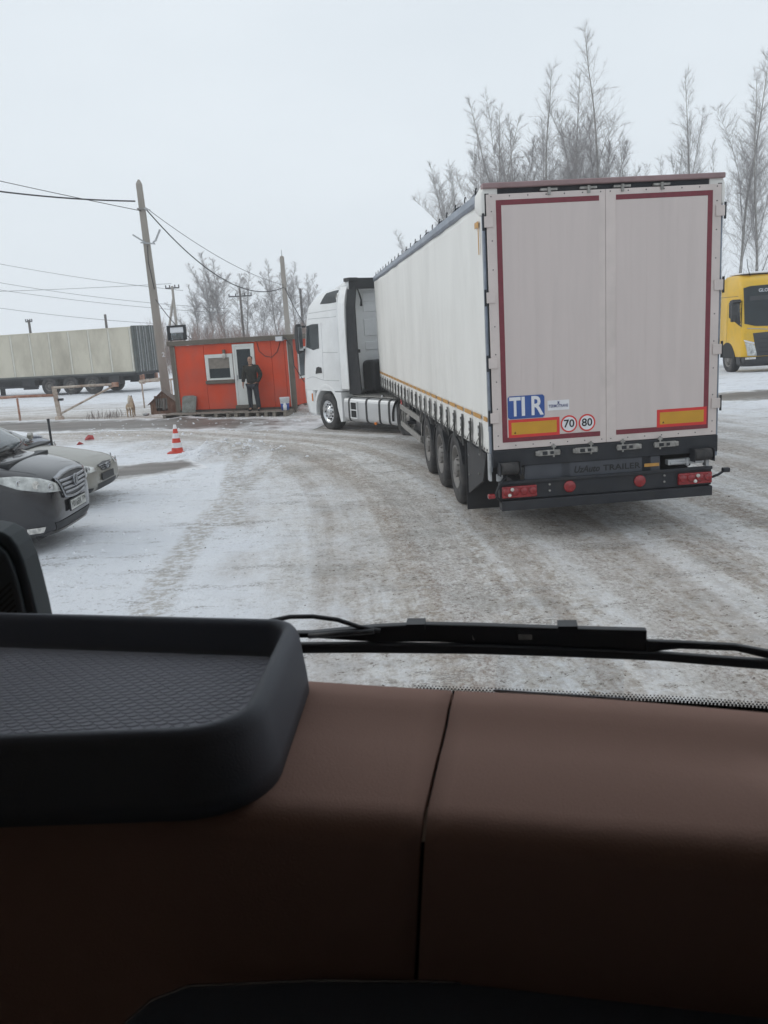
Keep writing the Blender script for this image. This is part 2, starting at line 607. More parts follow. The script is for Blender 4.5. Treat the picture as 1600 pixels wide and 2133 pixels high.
TRACTOR = (-0.285, 23.64)
HEAPS = [(-3.35, 18.3, 0.48, 0.24), (-2.80, 18.5, 0.38, 0.20), (-3.85, 18.0, 0.42, 0.15), (-3.0, 17.7, 0.4, 0.10), (-4.4, 19.3, 0.5, 0.12),
         (-2.2, 17.6, 0.6, 0.12), (-2.4, 27.6, 0.5, 0.22), (-7.4, 28.6, 0.5, 0.10), (-6.2, 27.1, 0.7, 0.08), (14.5, 29.8, 1.6, 0.12), (-5.4, 20.3, 0.9, 0.10)]


def base_h(x, y):
    x, y = np.asarray(x, float), np.asarray(y, float)
    z = -0.167 * np.exp(-(((x - TRACTOR[0] - 0.3) / 3.0) ** 2 + ((y - TRACTOR[1] + 0.6) / 2.9) ** 2))
    for hx, hy, r, h in HEAPS:
        n = 0.6 + 0.8 * vnoise(x * 4 + 50, y * 4 + 50, 3)
        z = z + h * np.exp(-((x - hx) ** 2 + (y - hy) ** 2) / (r * r)) * n
    return z


def ground_h(x, y):
    x, y = np.asarray(x, float), np.asarray(y, float)
    sh = x.shape
    lat, arc = lat_arc(x, y)
    lat, arc = lat.reshape(sh), arc.reshape(sh)
    inlane = smooth01((lat + 4.2) / 1.5) * smooth01((9 - lat) / 2)
    far = np.clip(1 - (y - 45) / 30, 0, 1)
    z = base_h(x, y)
    z = z + far * inlane * (0.030 * (vnoise(lat * 2.2 + 40, arc * 0.10 + 9, 1) - 0.5) + 0.012 * (vnoise(lat * 7 + 40, arc * 0.5 + 9, 2) - 0.5))
    z = z + far * (1 - inlane) * (0.05 * (vnoise(x * 1.3 + 60, y * 1.3 + 60, 4) - 0.5) + 0.02 * (vnoise(x * 4 + 60, y * 4 + 60, 5) - 0.5))
    return z


def gz(x, y):
    return float(ground_h(np.array([x]), np.array([y]))[0])


def axis_grid(lo, hi, step, ends, grow=1.16):
    a = list(np.arange(lo, hi + 1e-6, step))
    s = step
    while a[-1] < ends[1]:
        s *= grow
        a.append(a[-1] + s)
    s = step
    b = [a[0]]
    while b[-1] > ends[0]:
        s *= grow
        b.append(b[-1] - s)
    return np.array(b[:0:-1] + a)


TRACKS = [[(-2.95, 18.4), (-2.78, 15.9), (-2.43, 13.4), (-2.0, 11.0)], [(-1.85, 17.9), (-2.2, 15.5), (-2.35, 13.0), (-2.4, 11.0), (-2.35, 9.3), (-2.25, 8.0), (-2.1, 6.5)]]


def poly_dist(x, y, P):
    P = dense_poly(np.array(P, float), 0.5)
    best = np.full(np.shape(x), 1e9)
    for i in range(len(P) - 1):
        a, d = P[i], P[i + 1] - P[i]
        t = np.clip(((x - a[0]) * d[0] + (y - a[1]) * d[1]) / (d @ d), 0, 1)
        best = np.minimum(best, np.hypot(x - a[0] - d[0] * t, y - a[1] - d[1] * t))
    return best


def build_ground():
    gx = axis_grid(-13, 13, 0.11, (-560, 560))
    gy = axis_grid(2.5, 34, 0.12, (-40, 620))
    X, Y = np.meshgrid(gx, gy)
    Zg = ground_h(X, Y)
    n, m = len(gx), len(gy)
    co = np.stack([X.ravel(), Y.ravel(), Zg.ravel()], -1)
    idx = np.arange(n * m).reshape(m, n)
    q = np.stack([idx[:-1, :-1], idx[:-1, 1:], idx[1:, 1:], idx[1:, :-1]], -1).reshape(-1, 4)
    me = bpy.data.meshes.new('ground')
    me.from_pydata(co.tolist(), [], q.tolist())
    lat, arc = lat_arc(X.ravel(), Y.ravel())
    trk = np.minimum.reduce([poly_dist(X.ravel(), Y.ravel(), p) for p in TRACKS])
    for nm, dat in (('lat', lat), ('arc', arc), ('trk', np.minimum(trk, 5))):
        at = me.attributes.new(nm, 'FLOAT', 'POINT')
        at.data.foreach_set('value', dat.astype(np.float32))
    o = put('ground', me, ground_material(), smooth=True)
    return structure(o)


def ground_material():
    m = bpy.data.materials.new('trodden_snow')
    m.use_nodes = True
    nt = m.node_tree
    n, l = nt.nodes, nt.links
    b = n['Principled BSDF']
    b.inputs['Roughness'].default_value = 0.7
    b.inputs['Specular IOR Level'].default_value = 0.3

    def attr(nm):
        a = n.new('ShaderNodeAttribute')
        a.attribute_name = nm
        return a.outputs['Fac']

    def math_(op, a, bb=None, c=None, clamp=False):
        k = n.new('ShaderNodeMath')
        k.operation = op
        k.use_clamp = clamp
        for i, v in enumerate((a, bb, c)):
            if v is None:
                continue
            if isinstance(v, (int, float)):
                k.inputs[i].default_value = v
            else:
                l.new(v, k.inputs[i])
        return k.outputs[0]

    def noise(vec, scale, detail=4, rough=0.55):
        k = n.new('ShaderNodeTexNoise')
        k.inputs['Scale'].default_value = scale
        k.inputs['Detail'].default_value = detail
        k.inputs['Roughness'].default_value = rough
        l.new(vec, k.inputs['Vector'])
        return k.outputs['Fac']

    def step_(v, lo, hi):
        k = n.new('ShaderNodeMapRange')
        k.interpolation_type = 'SMOOTHSTEP'
        k.inputs['From Min'].default_value = lo
        k.inputs['From Max'].default_value = hi
        l.new(v, k.inputs['Value'])
        return k.outputs['Result']

    def mix(f, a, c):
        k = n.new('ShaderNodeMix')
        k.data_type = 'RGBA'
        if isinstance(f, (int, float)):
            k.inputs['Factor'].default_value = f
        else:
            l.new(f, k.inputs['Factor'])
        for i, v in ((6, a), (7, c)):
            if isinstance(v, tuple):
                k.inputs[i].default_value = v + (1,)
            else:
                l.new(v, k.inputs[i])
        return k.outputs[2]
    lat, arc = attr('lat'), attr('arc')
    geo = n.new('ShaderNodeNewGeometry')
    pos = geo.outputs['Position']

    def comb(a, c):
        k = n.new('ShaderNodeCombineXYZ')
        l.new(a, k.inputs[0])
        l.new(c, k.inputs[1])
        return k.outputs[0]
    v_long = comb(lat, math_('MULTIPLY', arc, 0.045))
    v_rut = comb(lat, math_('MULTIPLY', arc, 0.022))
    v_mid = comb(lat, math_('MULTIPLY', arc, 0.28))
    v_mott = comb(lat, math_('MULTIPLY', arc, 0.55))
    mott2 = noise(v_mott, 16.0, 7, 0.75)
    wob = noise(pos, 0.45, 3)
    wob2 = noise(pos, 2.2, 4)
    latw = math_('ADD', lat, math_('MULTIPLY', math_('SUBTRACT', wob, 0.5), 4.0))
    latw = math_('ADD', latw, math_('MULTIPLY', math_('SUBTRACT', wob2, 0.5), 1.2))
    lane = math_('MULTIPLY', step_(latw, -3.5, -0.8), math_('SUBTRACT', 1.0, step_(latw, 4.5, 12.0)))
    streak = noise(v_long, 1.5, 6, 0.62)
    streak2 = noise(v_mid, 5.0, 6, 0.68)
    blot = noise(pos, 0.8, 5, 0.6)
    crumb = noise(pos, 9.0, 8, 0.72)
    grit = noise(pos, 34.0, 5, 0.7)
    # clean snow
    snow = mix(noise(pos, 1.5, 5), (0.80, 0.825, 0.88), (0.89, 0.905, 0.93))
    # packed snow in the lane, tinted with sand: mottled light and tan
    mott = noise(v_mott, 7.0, 9, 0.75)
    packed = mix(step_(streak2, 0.36, 0.62), (0.41, 0.355, 0.298), (0.64, 0.60, 0.55))
    packed = mix(math_('MULTIPLY', step_(mott, 0.47, 0.55), 0.9), packed, (0.74, 0.715, 0.68))
    lane_amt = math_('MULTIPLY', lane, math_('ADD', 0.66, math_('MULTIPLY', step_(streak, 0.38, 0.52), 0.34)))
    lane_amt = math_('MULTIPLY', lane_amt, math_('ADD', 0.6, math_('MULTIPLY', step_(crumb, 0.40, 0.54), 0.4)))
    col = mix(lane_amt, snow, packed)
    # brown sand along the wheel tracks
    br = math_('MULTIPLY', step_(streak, 0.45, 0.58), lane)
    br = math_('MULTIPLY', br, math_('ADD', 0.25, math_('MULTIPLY', step_(streak2, 0.44, 0.60), 0.75)))
    br = math_('MULTIPLY', br, math_('ADD', 0.30, math_('MULTIPLY', step_(mott2, 0.44, 0.58), 0.70)))
    col = mix(math_('MULTIPLY', br, 0.80), col, (0.27, 0.195, 0.150))
    # long wheel ruts that sweep along the lane
    rut = noise(v_rut, 1.7, 1.5, 0.5)
    rm = math_('MULTIPLY', math_('MULTIPLY', step_(rut, 0.48, 0.66), lane), math_('ADD', 0.30, math_('MULTIPLY', step_(mott, 0.42, 0.58), 0.70)))
    rm = math_('MULTIPLY', rm, math_('ADD', 0.35, math_('MULTIPLY', step_(blot, 0.38, 0.58), 0.65)))
    col = mix(math_('MULTIPLY', rm, 0.60), col, (0.30, 0.235, 0.185))
    rw = math_('MULTIPLY', math_('MULTIPLY', math_('SUBTRACT', 1.0, step_(rut, 0.38, 0.48)), lane), step_(crumb, 0.40, 0.56))
    col = mix(math_('MULTIPLY', rw, 0.45), col, (0.78, 0.775, 0.77))
    # ice polished grey in patches
    ice = math_('MULTIPLY', step_(blot, 0.52, 0.66), lane)
    col = mix(math_('MULTIPLY', ice, 0.42), col, (0.36, 0.355, 0.34))
    # crumbs of dirt everywhere, fewer on the clean snow
    cr = math_('MULTIPLY', step_(crumb, 0.545, 0.60), math_('ADD', math_('MULTIPLY', step_(blot, 0.42, 0.62), 0.6), math_('MULTIPLY', lane, 0.60)))
    cr = math_('MULTIPLY', cr, step_(grit, 0.46, 0.56))
    v_fine = comb(lat, math_('MULTIPLY', arc, 0.8))
    fine = noise(v_fine, 26.0, 7, 0.8)
    col = mix(math_('MULTIPLY', math_('MULTIPLY', step_(fine, 0.49, 0.58), lane), math_('ADD', 0.12, math_('MULTIPLY', step_(streak, 0.42, 0.60), 0.50))), col, (0.22, 0.175, 0.14))
    col = mix(math_('MULTIPLY', math_('MULTIPLY', math_('SUBTRACT', 1.0, step_(fine, 0.38, 0.46)), lane), math_('SUBTRACT', 0.60, math_('MULTIPLY', step_(streak, 0.42, 0.60), 0.42))), col, (0.84, 0.835, 0.825))
    col = mix(math_('MULTIPLY', cr, 0.9), col, (0.17, 0.14, 0.115))
    # tyre tracks along the edge of the clean snow
    trk = math_('ADD', attr('trk'), math_('MULTIPLY', math_('SUBTRACT', wob2, 0.5), 0.22))
    tm = math_('SUBTRACT', 1.0, step_(trk, 0.10, 0.26))
    tm = math_('MULTIPLY', tm, math_('ADD', 0.15, math_('MULTIPLY', step_(crumb, 0.44, 0.56), 0.85)))
    col = mix(math_('MULTIPLY', tm, 0.75), col, (0.44, 0.405, 0.365))
    # bare scuffed patches on the parking side
    vpark = n.new('ShaderNodeMapping')
    vpark.inputs['Rotation'].default_value = (0, 0, math.radians(28))
    vpark.inputs['Scale'].default_value = (0.55, 1.25, 1)
    l.new(pos, vpark.inputs['Vector'])
    scuff = noise(vpark.outputs['Vector'], 1.7, 9, 0.74)
    sc = math_('MULTIPLY', step_(scuff, 0.53, 0.62), step_(grit, 0.44, 0.56))
    col = mix(math_('MULTIPLY', sc, 0.75), col, (0.26, 0.235, 0.215))
    l.new(col, b.inputs['Base Color'])
    bp = n.new('ShaderNodeBump')
    bp.inputs['Strength'].default_value = 1.0
    bp.inputs['Distance'].default_value = 0.06
    lump = noise(pos, 3.5, 6, 0.6)
    hsum = math_('ADD', math_('MULTIPLY', streak2, 0.5), math_('MULTIPLY', crumb, 0.7))
    hsum = math_('ADD', hsum, math_('MULTIPLY', math_('SUBTRACT', 1.0, lane), math_('MULTIPLY', lump, 1.6)))
    hsum = math_('ADD', hsum, math_('MULTIPLY', grit, 0.35))
    hsum = math_('SUBTRACT', hsum, math_('MULTIPLY', math_('MULTIPLY', step_(rut, 0.44, 0.66), lane), 0.5))
    l.new(hsum, bp.inputs['Height'])
    l.new(bp.outputs['Normal'], b.inputs['Normal'])
    return m


build_ground()

mat('road_slush', (0.125, 0.108, 0.094), 0.5, var=0.35, scale=1.2, dirt=(0.36, 0.335, 0.31), dirt_amt=0.42, dirt_scale=0.9, bump=0.4, bscale=12, stretch=(.22, 1.6, 1))


def ragged_road():
    # slush that breaks up into trodden snow towards the strip's edges
    m = MATS['road_slush']
    n, l = m.node_tree.nodes, m.node_tree.links
    b = n['Principled BSDF']
    src = b.inputs['Base Color'].links[0].from_socket
    at = n.new('ShaderNodeAttribute')
    at.attribute_name = 'edge'
    geo = n.new('ShaderNodeNewGeometry')
    nz = n.new('ShaderNodeTexNoise')
    nz.inputs['Scale'].default_value = 1.8
    nz.inputs['Detail'].default_value = 9
    nz.inputs['Roughness'].default_value = 0.7
    l.new(geo.outputs['Position'], nz.inputs['Vector'])
    ad = n.new('ShaderNodeMath')
    ad.operation = 'MULTIPLY_ADD'
    ad.inputs[1].default_value = 1.5
    l.new(nz.outputs['Fac'], ad.inputs[0])
    l.new(at.outputs['Fac'], ad.inputs[2])
    mr = n.new('ShaderNodeMapRange')
    mr.interpolation_type = 'SMOOTHSTEP'
    mr.inputs['From Min'].default_value = 1.20
    mr.inputs['From Max'].default_value = 1.80
    l.new(ad.outputs[0], mr.inputs['Value'])
    mx = n.new('ShaderNodeMix')
    mx.data_type = 'RGBA'
    l.new(mr.outputs['Result'], mx.inputs['Factor'])
    l.new(src, mx.inputs[6])
    mx.inputs[7].default_value = (0.78, 0.785, 0.80, 1)
    l.new(mx.outputs[2], b.inputs['Base Color'])


ragged_road()


def road_strip(name, pts, widths, seed, label_unused=None):
    P = dense_poly(np.array(pts, float), 0.25)
    W = np.interp(np.linspace(0, 1, len(P)), np.linspace(0, 1, len(widths)), widths)
    mb = MB()
    k = 14
    vs = []
    for i, p in enumerate(P):
        d = P[min(i + 1, len(P) - 1)] - P[max(i - 1, 0)]
        d = d / np.hypot(*d)
        nr = np.array([-d[1], d[0]])
        for j in range(k + 1):
            t = j / k * 2 - 1
            e = W[i] / 2 * t
            if j in (0, k):
                e *= 0.84 + 0.36 * float(vnoise(np.array([i * 0.13 + 30 * j]), np.array([seed * 7.1 + 5]), 8)[0]) + 0.16 * float(vnoise(np.array([i * 0.6 + 30 * j]), np.array([seed * 3.1 + 5]), 9)[0])
            q = p + nr * e
            vs.append((q[0], q[1]))
    A = np.array(vs)
    z = ground_h(A[:, 0], A[:, 1]) + 0.012
    sink = np.tile(np.array([-0.03] + [0] * (k - 1) + [-0.03]), len(P))
    A3 = np.column_stack([A, z + sink])
    fs = []
    for i in range(len(P) - 1):
        for j in range(k):
            a = i * (k + 1) + j
            fs.append((a, a + 1, a + k + 2, a + k + 1))
    mb.add(A3.tolist(), fs)
    o = mb.build(name, 'road_slush', smooth=True)
    ed = np.tile(np.abs(np.linspace(-1, 1, k + 1)), len(P))
    tt = np.repeat(np.linspace(-1, 1, len(P)), k + 1)
    ed = np.maximum(ed, (np.abs(tt) - 0.8) * 5)
    o.data.attributes.new('edge', 'FLOAT', 'POINT').data.foreach_set('value', ed.astype(np.float32))
    return structure(o)


road_strip('road', [(-60, 43), (-34, 35.2), (-22, 31.2), (-14, 28.6), (-8, 26.4), (-4, 24.7), (-1.5, 24.0)], [5.4, 5.4, 5.2, 5.0, 4.6, 4.4, 2.6], 1)
road_strip('road', [(3.5, 25.5), (8, 24.2), (13, 23.6), (22, 23.5), (40, 25)], [2.4, 3.6, 3.8, 4.0, 4.2], 2)
road_strip('path', [(-9.5, 17.6), (-7.4, 16.6), (-5.9, 16.15), (-4.9, 16.3), (-3.7, 16.9)], [2.2, 2.4, 2.4, 2.2, 1.4], 3)

# ------------------------------------------------------------------ wheels shared by vehicles


def wheel_parts(parent, x, y, z, r, w, side, rim_mat='rim_steel', rim_r=0.55, n=36, holes=10, dish=0.05, name='wheel', steer=0.0):
    """a wheel with tyre and rim; its outer face looks to side (+1 right, -1 left)"""
    s = side
    root = MB()
    p = [(r * rim_r, -w / 2), (r * 0.86, -w / 2), (r * 0.95, -w / 2 * 0.93), (r, -w / 2 * 0.74), (r, w / 2 * 0.74), (r * 0.95, w / 2 * 0.93), (r * 0.86, w / 2), (r * 0.72, w / 2 * 1.03), (r * rim_r, w / 2 * 0.95)]
    root.lathe([(a, b * s) for a, b in p], n=n, closed=True)
    # tread blocks: shallow grooves round the running surface
    wh = root.build(name, 'rubber', parent, smooth=True, bevel=0)
    wh.location = (x, y, z)
    rr = r * rim_r
    rm = MB()
    o = w / 2 * s
    prof = [(rr * 1.03, 0.92), (rr * 1.04, 0.985), (rr * 0.97, 0.99), (rr * 0.92, 0.86), (rr * 0.80, 0.86 - dish * 6), (rr * 0.52, 0.86 - dish * 3), (rr * 0.42, 0.97), (rr * 0.30, 1.06), (rr * 0.16, 1.10), (0.001, 1.10)]
    rm.lathe([(a, b * o) for a, b in prof], n=n)
    rim = rm.build('rim', rim_mat, wh, smooth=True)
    rim.modifiers.new('edges', 'EDGE_SPLIT').split_angle = math.radians(32)
    hm = MB()
    for k in range(holes):
        a = 2 * math.pi * k / holes
        c = (o * (0.875 - dish * 4.6), math.cos(a) * rr * 0.68, math.sin(a) * rr * 0.68)
        hm.lathe([(rr * 0.088, 0.0), (rr * 0.088, 0.014 * s), (0.001, 0.016 * s)], c=c, n=8)
    hm.build('vent_holes', 'dark_inside', rim)['kind'] = 'stuff'
    nm = MB()
    for k in range(10):
        a = 2 * math.pi * (k + 0.5) / 10
        c = (o * (0.93 - dish), math.cos(a) * rr * 0.47, math.sin(a) * rr * 0.47)
        nm.lathe([(rr * 0.035, -0.02 * s), (rr * 0.035, 0.03 * s), (0.001, 0.032 * s)], c=c, n=6)
    nm.build('wheel_nuts', rim_mat, rim)['kind'] = 'stuff'
    return wh

# ------------------------------------------------------------------ white curtain-sided semi-trailer
def build_semi_trailer():
    t = thing('semi_trailer', 'white curtain-sided semi-trailer with grey rear doors, turning behind its white tractor', 'trailer', (2.49, 9.22, 0), 0.0854)
    HW, L, ZB, ZR = 1.294, 13.0, 0.995, 3.80
    # left and right curtains, slightly wrinkled cloth
    for s in (-1, 1):
        nu, nv = (210, 36) if s < 0 else (60, 8)

        def cloth(u, v, s=s):
            y = 0.07 + u * (L - 0.07)
            z = ZB + 0.002 + v * (3.63 - ZB)
            ph = y / 0.54
            low = max(0.0, 1 - v * 2.6)
            d = 0.008 * math.sin(2 * math.pi * ph) * low
            d += 0.020 * (float(vnoise(np.array([y * 1.7 + v * 1.2]), np.array([v * 2.0 + 3]), 11)[0]) - 0.5)
            d += 0.018 * (float(vnoise(np.array([y * 5 - v * 9 + 90]), np.array([v * 1.6 + 8]), 12)[0]) - 0.5) * max(0, 1 - abs(v - 0.28) * 3)
            hem = 0.016 * math.sin(2 * math.pi * ph + 0.6) * max(0, 1 - v * 9)
            return (s * (HW - 0.012 + d), y, z + hem * 0.6)
        cu = MB().grid(cloth, nu, nv).build('side_curtain', 'curtain', t, smooth=True, solid=0.004)
        if s > 0:
            continue
        # dashed orange tape
        n_d = 24
        for k in range(n_d):
            y0 = 0.10 + k * 0.54
            m = MB()
            m.grid(lambda u, v: (-(HW + 0.006), (0.10 if k == 0 else y0 - 0.20) + u * (0.20 if k == 0 else 0.43), 1.345 + v * 0.05), 4, 1)
            m.build('tape_dash', 'tape_orange', cu)
        # lashing straps with buckles, eyelets along the hem
        for k in range(23):
            y = 0.50 + k * 0.545
            m = MB()
            m.box(-(HW + 0.010), -(HW + 0.004), y - 0.030, y + 0.030, 1.10, 1.305)
            m.box(-(HW + 0.024), -(HW + 0.008), y - 0.045, y + 0.045, 1.145, 1.265)
            m.bar((-(HW + 0.02), y - 0.005, 1.17), (-(HW + 0.012), y + 0.05, 0.96), 0.035, 0.006, up=(1, 0, 0))
            m.bar((-(HW + 0.008), y, 1.12), (-(HW + 0.004), y + 0.01, 0.90), 0.050, 0.005, up=(1, 0, 0))
            m.bar((-(HW + 0.01), y + 0.03, 1.14), (-(HW + 0.006), y + 0.34, 0.985), 0.006)
            st = m.build('strap', 'strap', t)
            bk = MB().box(-(HW + 0.028), -(HW + 0.022), y - 0.024, y + 0.024, 1.185, 1.235)
            bk.build('buckle', 'steel_grey', st)
        em = MB()
        for k in range(92):
            y = 0.15 + k * 0.14
            em.lathe([(0.013, 0.0), (0.013, -0.006), (0.004, -0.007)], c=(-(HW + 0.004), y, 1.03), n=6)
        em.build('hem_eyelets', 'strap', t)['kind'] = 'stuff'
        # printed tick mark near the rear top corner
        mk = MB()
        mk.box(-(HW + 0.008), -(HW + 0.003), 0.235, 0.26, 3.12, 3.46)
        mk.box(-(HW + 0.008), -(HW + 0.003), 0.26, 0.42, 3.40, 3.46)
        mk.build('tick_mark', 'tape_orange', cu)
    # roof sheet, front wall, floor
    MB().grid(lambda u, v: ((u * 2 - 1) * (HW - 0.03), 0.1 + v * (L - 0.12), 3.765 + 0.02 * math.sin(v * 21 * math.pi)), 4, 84).build('roof_sheet', 'white_paint', t, smooth=True)
    MB().box(-HW + 0.02, HW - 0.02, L - 0.06, L, ZB, 3.76).build('front_wall', 'white_paint', t, bevel=0.02)
    MB().box(-HW + 0.03, HW - 0.03, 0.05, L - 0.07, 0.97, 1.10).build('floor_bed', 'chassis', t)
    for s in (-1, 1):
        m = MB()
        prof = [(s * (HW + 0.01), 3.62), (s * (HW + 0.022), 3.655), (s * (HW + 0.015), 3.735), (s * (HW - 0.05), 3.745), (s * (HW - 0.05), 3.61)]
        m.prism(prof, 'y', 0.32, L - 0.02)
        m.build('roof_rail', 'rail_metal', t, bevel=0.006)
        # white corner cap at the rear
        m = MB()
        rings = []
        for y, g_, dz in ((0.02, 0.010, 0.0), (0.10, 0.03, 0.01), (0.22, 0.035, 0.012), (0.33, 0.012, -0.02)):
            rings.append([(s * (HW - 0.16), y, 3.80 + dz), (s * (HW - 0.03), y, 3.79 + dz), (s * (HW + g_), y, 3.70), (s * (HW + g_ + 0.004), y, 3.60), (s * (HW + g_ - 0.004), y, 3.49 if y < 0.2 else 3.56), (s * (HW - 0.05), y, 3.49), (s * (HW - 0.16), y, 3.60)])
        m.loft(rings).build('corner_cap', 'curtain', t, smooth=True, bevel=0.01)
    # hooks of the sliding roof
    for k in range(21):
        y = 0.42 + k * 0.605
        m = MB()
        x = -(HW - 0.02)
        m.tube([(x, y, 3.74), (x - 0.003, y + 0.003, 3.77), (x - 0.002, y - 0.003, 3.795), (x, y - 0.016, 3.812), (x, y - 0.036, 3.810)], [0.009, 0.008, 0.008, 0.008, 0.007], n=6)
        m.build('roof_hook', 'chassis', t, smooth=True)
    # rear portal
    m = MB()
    m.box(-HW, HW, -0.02, 0.10, 3.745, 3.80)
    m.build('roof_edge_trim', 'roof_edge', t, bevel=0.012)
    MB().box(-HW + 0.04, HW - 0.04, 0.034, 0.09, 3.55, 3.744).build('portal_header', 'chassis', t)
    for s in (-1, 1):
        MB().box(s * (HW - 0.045) - 0.022, s * (HW - 0.045) + 0.022, 0.018, 0.11, 0.98, 3.70).build('portal_post', 'chassis', t)
        MB().box(s * (HW - 0.012) - 0.012, s * (HW - 0.012) + 0.012, 0.03, 0.10, 0.80, 3.50).build('edge_profile', 'rail_metal', t, bevel=0.004)
    # doors
    ZD0, ZD1 = 1.046, 3.688
    for s in (-1, 1):
        x0, x1 = (-1.258, -0.0012) if s < 0 else (0.0012, 1.258)
        d = MB().box(x0, x1, -0.006, 0.030, ZD0, ZD1).build('door', 'door_frame', t, bevel=0.004)
        i0, i1 = (-1.105, -0.070) if s < 0 else (0.112, 1.105)
        pn = 6
        for k in range(pn):
            a = i0 + (i1 - i0) * k / pn
            b = i0 + (i1 - i0) * (k + 1) / pn
            MB().box(a + 0.0002, b - 0.0002, -0.0092, -0.004, 1.178, 3.575).build('door_plank', 'door_grey', d)
        # red reflective tape
        xo = s * 1.105
        xe = s * 1.160
        MB().box(min(xo, xe), max(xo, xe), -0.0098, -0.005, 1.122, 3.628).build('reflective_strip', 'tape_red', d)
        MB().box(i0, i1, -0.0098, -0.005, 3.577, 3.628).build('reflective_strip', 'tape_red', d)
        MB().box(i0, i1, -0.0098, -0.005, 1.122, 1.174).build('reflective_strip', 'tape_red', d)
        rv = MB()
        for k in range(7):
            x = x0 + 0.05 + (x1 - x0 - 0.1) * k / 6
            for z in (3.665, 1.085):
                rv.lathe([(0.007, 0.0), (0.006, -0.004), (0.001, -0.005)], c=(x, -0.006, z), axis='y', n=6)
        for k in range(9):
            rv.lathe([(0.007, 0.0), (0.006, -0.004), (0.001, -0.005)], c=(s * 1.208, -0.006, 1.2 + k * 0.29), axis='y', n=6)
        rv.build('rivets', 'chassis', d)['kind'] = 'stuff'
        for z in (3.42, 2.66, 1.98, 1.395):
            h = MB()
            h.box(s * 1.245 - 0.052, s * 1.245 + 0.052, -0.022, -0.007, z - 0.055, z + 0.055)
            hg = h.build('hinge', 'door_frame', d, bevel=0.004)
            h = MB().tube([(s * 1.298, -0.012, z - 0.085), (s * 1.298, -0.012, z + 0.085)], 0.013, n=8)
            h.build('hinge_pin', 'chassis', hg)
    # stickers on the doors
    FACE = -0.0092
    p = MB().prism([(-1.095 + a, b) for a, b in [(0.02, 1.372), (0.385, 1.372), (0.405, 1.392), (0.405, 1.598), (0.385, 1.618), (0.02, 1.618), (0, 1.598), (0, 1.392)]], 'y', FACE - 0.006, FACE - 0.0005)
    p = p.build('tir_sign', 'tir_blue', t)
    lettering('T', 0.285, 'sticker_white', p, (-1.015, FACE - 0.0068, 1.492), bold=0.006, width=0.125)
    lettering('I', 0.285, 'sticker_white', p, (-0.925, FACE - 0.0068, 1.492), bold=0.006, width=0.036)
    lettering('R', 0.285, 'sticker_white', p, (-0.778, FACE - 0.0068, 1.492), bold=0.006, width=0.135)
    for x0 in (-1.092, 0.573):
        p = MB().box(x0, x0 + 0.567, FACE - 0.003, FACE - 0.0005, 1.168, 1.364).build('marker_board', 'marker_red', t)
        MB().box(x0 + 0.033, x0 + 0.534, FACE - 0.0042, FACE - 0.002, 1.200, 1.332).build('yellow_field', 'marker_yellow', p)
        MB().prism([(x0 + 0.06, 1.212), (x0 + 0.082, 1.212), (x0 + 0.071, 1.236)], 'y', FACE - 0.0050, FACE - 0.003).build('maker_mark', 'ink', p)
    for x, txt in ((-0.42, '70'), (-0.218, '80')):
        p = MB().lathe([(0.001, -0.0025), (0.094, -0.0025), (0.094, -0.0005)], c=(x, FACE, 1.279), axis='y', n=32).build('speed_sticker', 'marker_red', t)
        MB().lathe([(0.001, -0.0036), (0.077, -0.0036), (0.077, -0.002)], c=(x, FACE, 1.279), axis='y', n=32).build('white_disc', 'sticker_white', p)
        lettering(txt, 0.118, 'ink', p, (x, FACE - 0.0046, 1.279), bold=0.002, width=0.118)
    p = MB().box(-0.655, -0.415, FACE - 0.003, FACE - 0.0005, 1.437, 1.545).build('maker_sticker', 'sticker_white', t)
    lettering('TERMOTRANS', 0.045, 'ink_blue', p, (-0.535, FACE - 0.0038, 1.482), bold=0.0008, width=0.215)
    MB().prism([(-0.548, 1.505), (-0.522, 1.505), (-0.528, 1.518), (-0.522, 1.536), (-0.535, 1.528), (-0.548, 1.536), (-0.542, 1.518)], 'y', FACE - 0.0040, FACE - 0.0025).build('emblem', 'ink_blue', p)
    # rear beam below the doors
    MB().box(-HW + 0.02, HW - 0.02, -0.02, 0.10, 0.855, 1.040).build('rear_beam', 'chassis', t, bevel=0.006)
    bp = MB().box(-0.92, 0.62, 0.0, 0.06, 0.66, 0.853).build('name_plate', 'plate_grey', t, bevel=0.006)
    lettering('UzAuto', 0.105, 'ink', bp, (-0.225, -0.003, 0.762), bold=0.002, shear=0.28, width=0.29)
    lettering('TRAILER', 0.090, 'ink', bp, (0.175, -0.003, 0.760), bold=0.002, width=0.43, space=1.05)
    MB().box(0.435, 0.605, -0.012, -0.001, 0.738, 0.774).build('data_plate', 'tape_orange', bp, bevel=0.003)
    # door locks: bars and handles
    for x, s in ((-0.655, 1), (-0.235, 1), (0.235, -1), (0.66, -1)):
        m = MB()
        m.box(x - 0.125, x + 0.125, -0.046, -0.021, 0.950, 1.012)
        m.lathe([(0.03, -0.05), (0.03, -0.02)], c=(x + s * 0.10, 0, 0.981), axis='y', n=10)
        m.box(x - s * 0.13 - 0.022, x - s * 0.13 + 0.022, -0.053, -0.021, 0.955, 1.006)
        lk = m.build('lock_handle', 'galv', t, bevel=0.008)
        MB().box(x - 0.075, x - 0.02, -0.0485, -0.0465, 0.962, 1.0).build('lock_slot', 'chassis', lk)
        MB().box(x + 0.01, x + 0.05, -0.0485, -0.0465, 0.965, 0.998).build('lock_slot', 'chassis', lk)
        m = MB().tube([(x + s * 0.055, -0.028, 0.93), (x + s * 0.055, -0.028, 1.075)], 0.011, n=8)
        m.box(x + s * 0.055 - 0.025, x + s * 0.055 + 0.025, -0.036, -0.020, 1.035, 1.06)
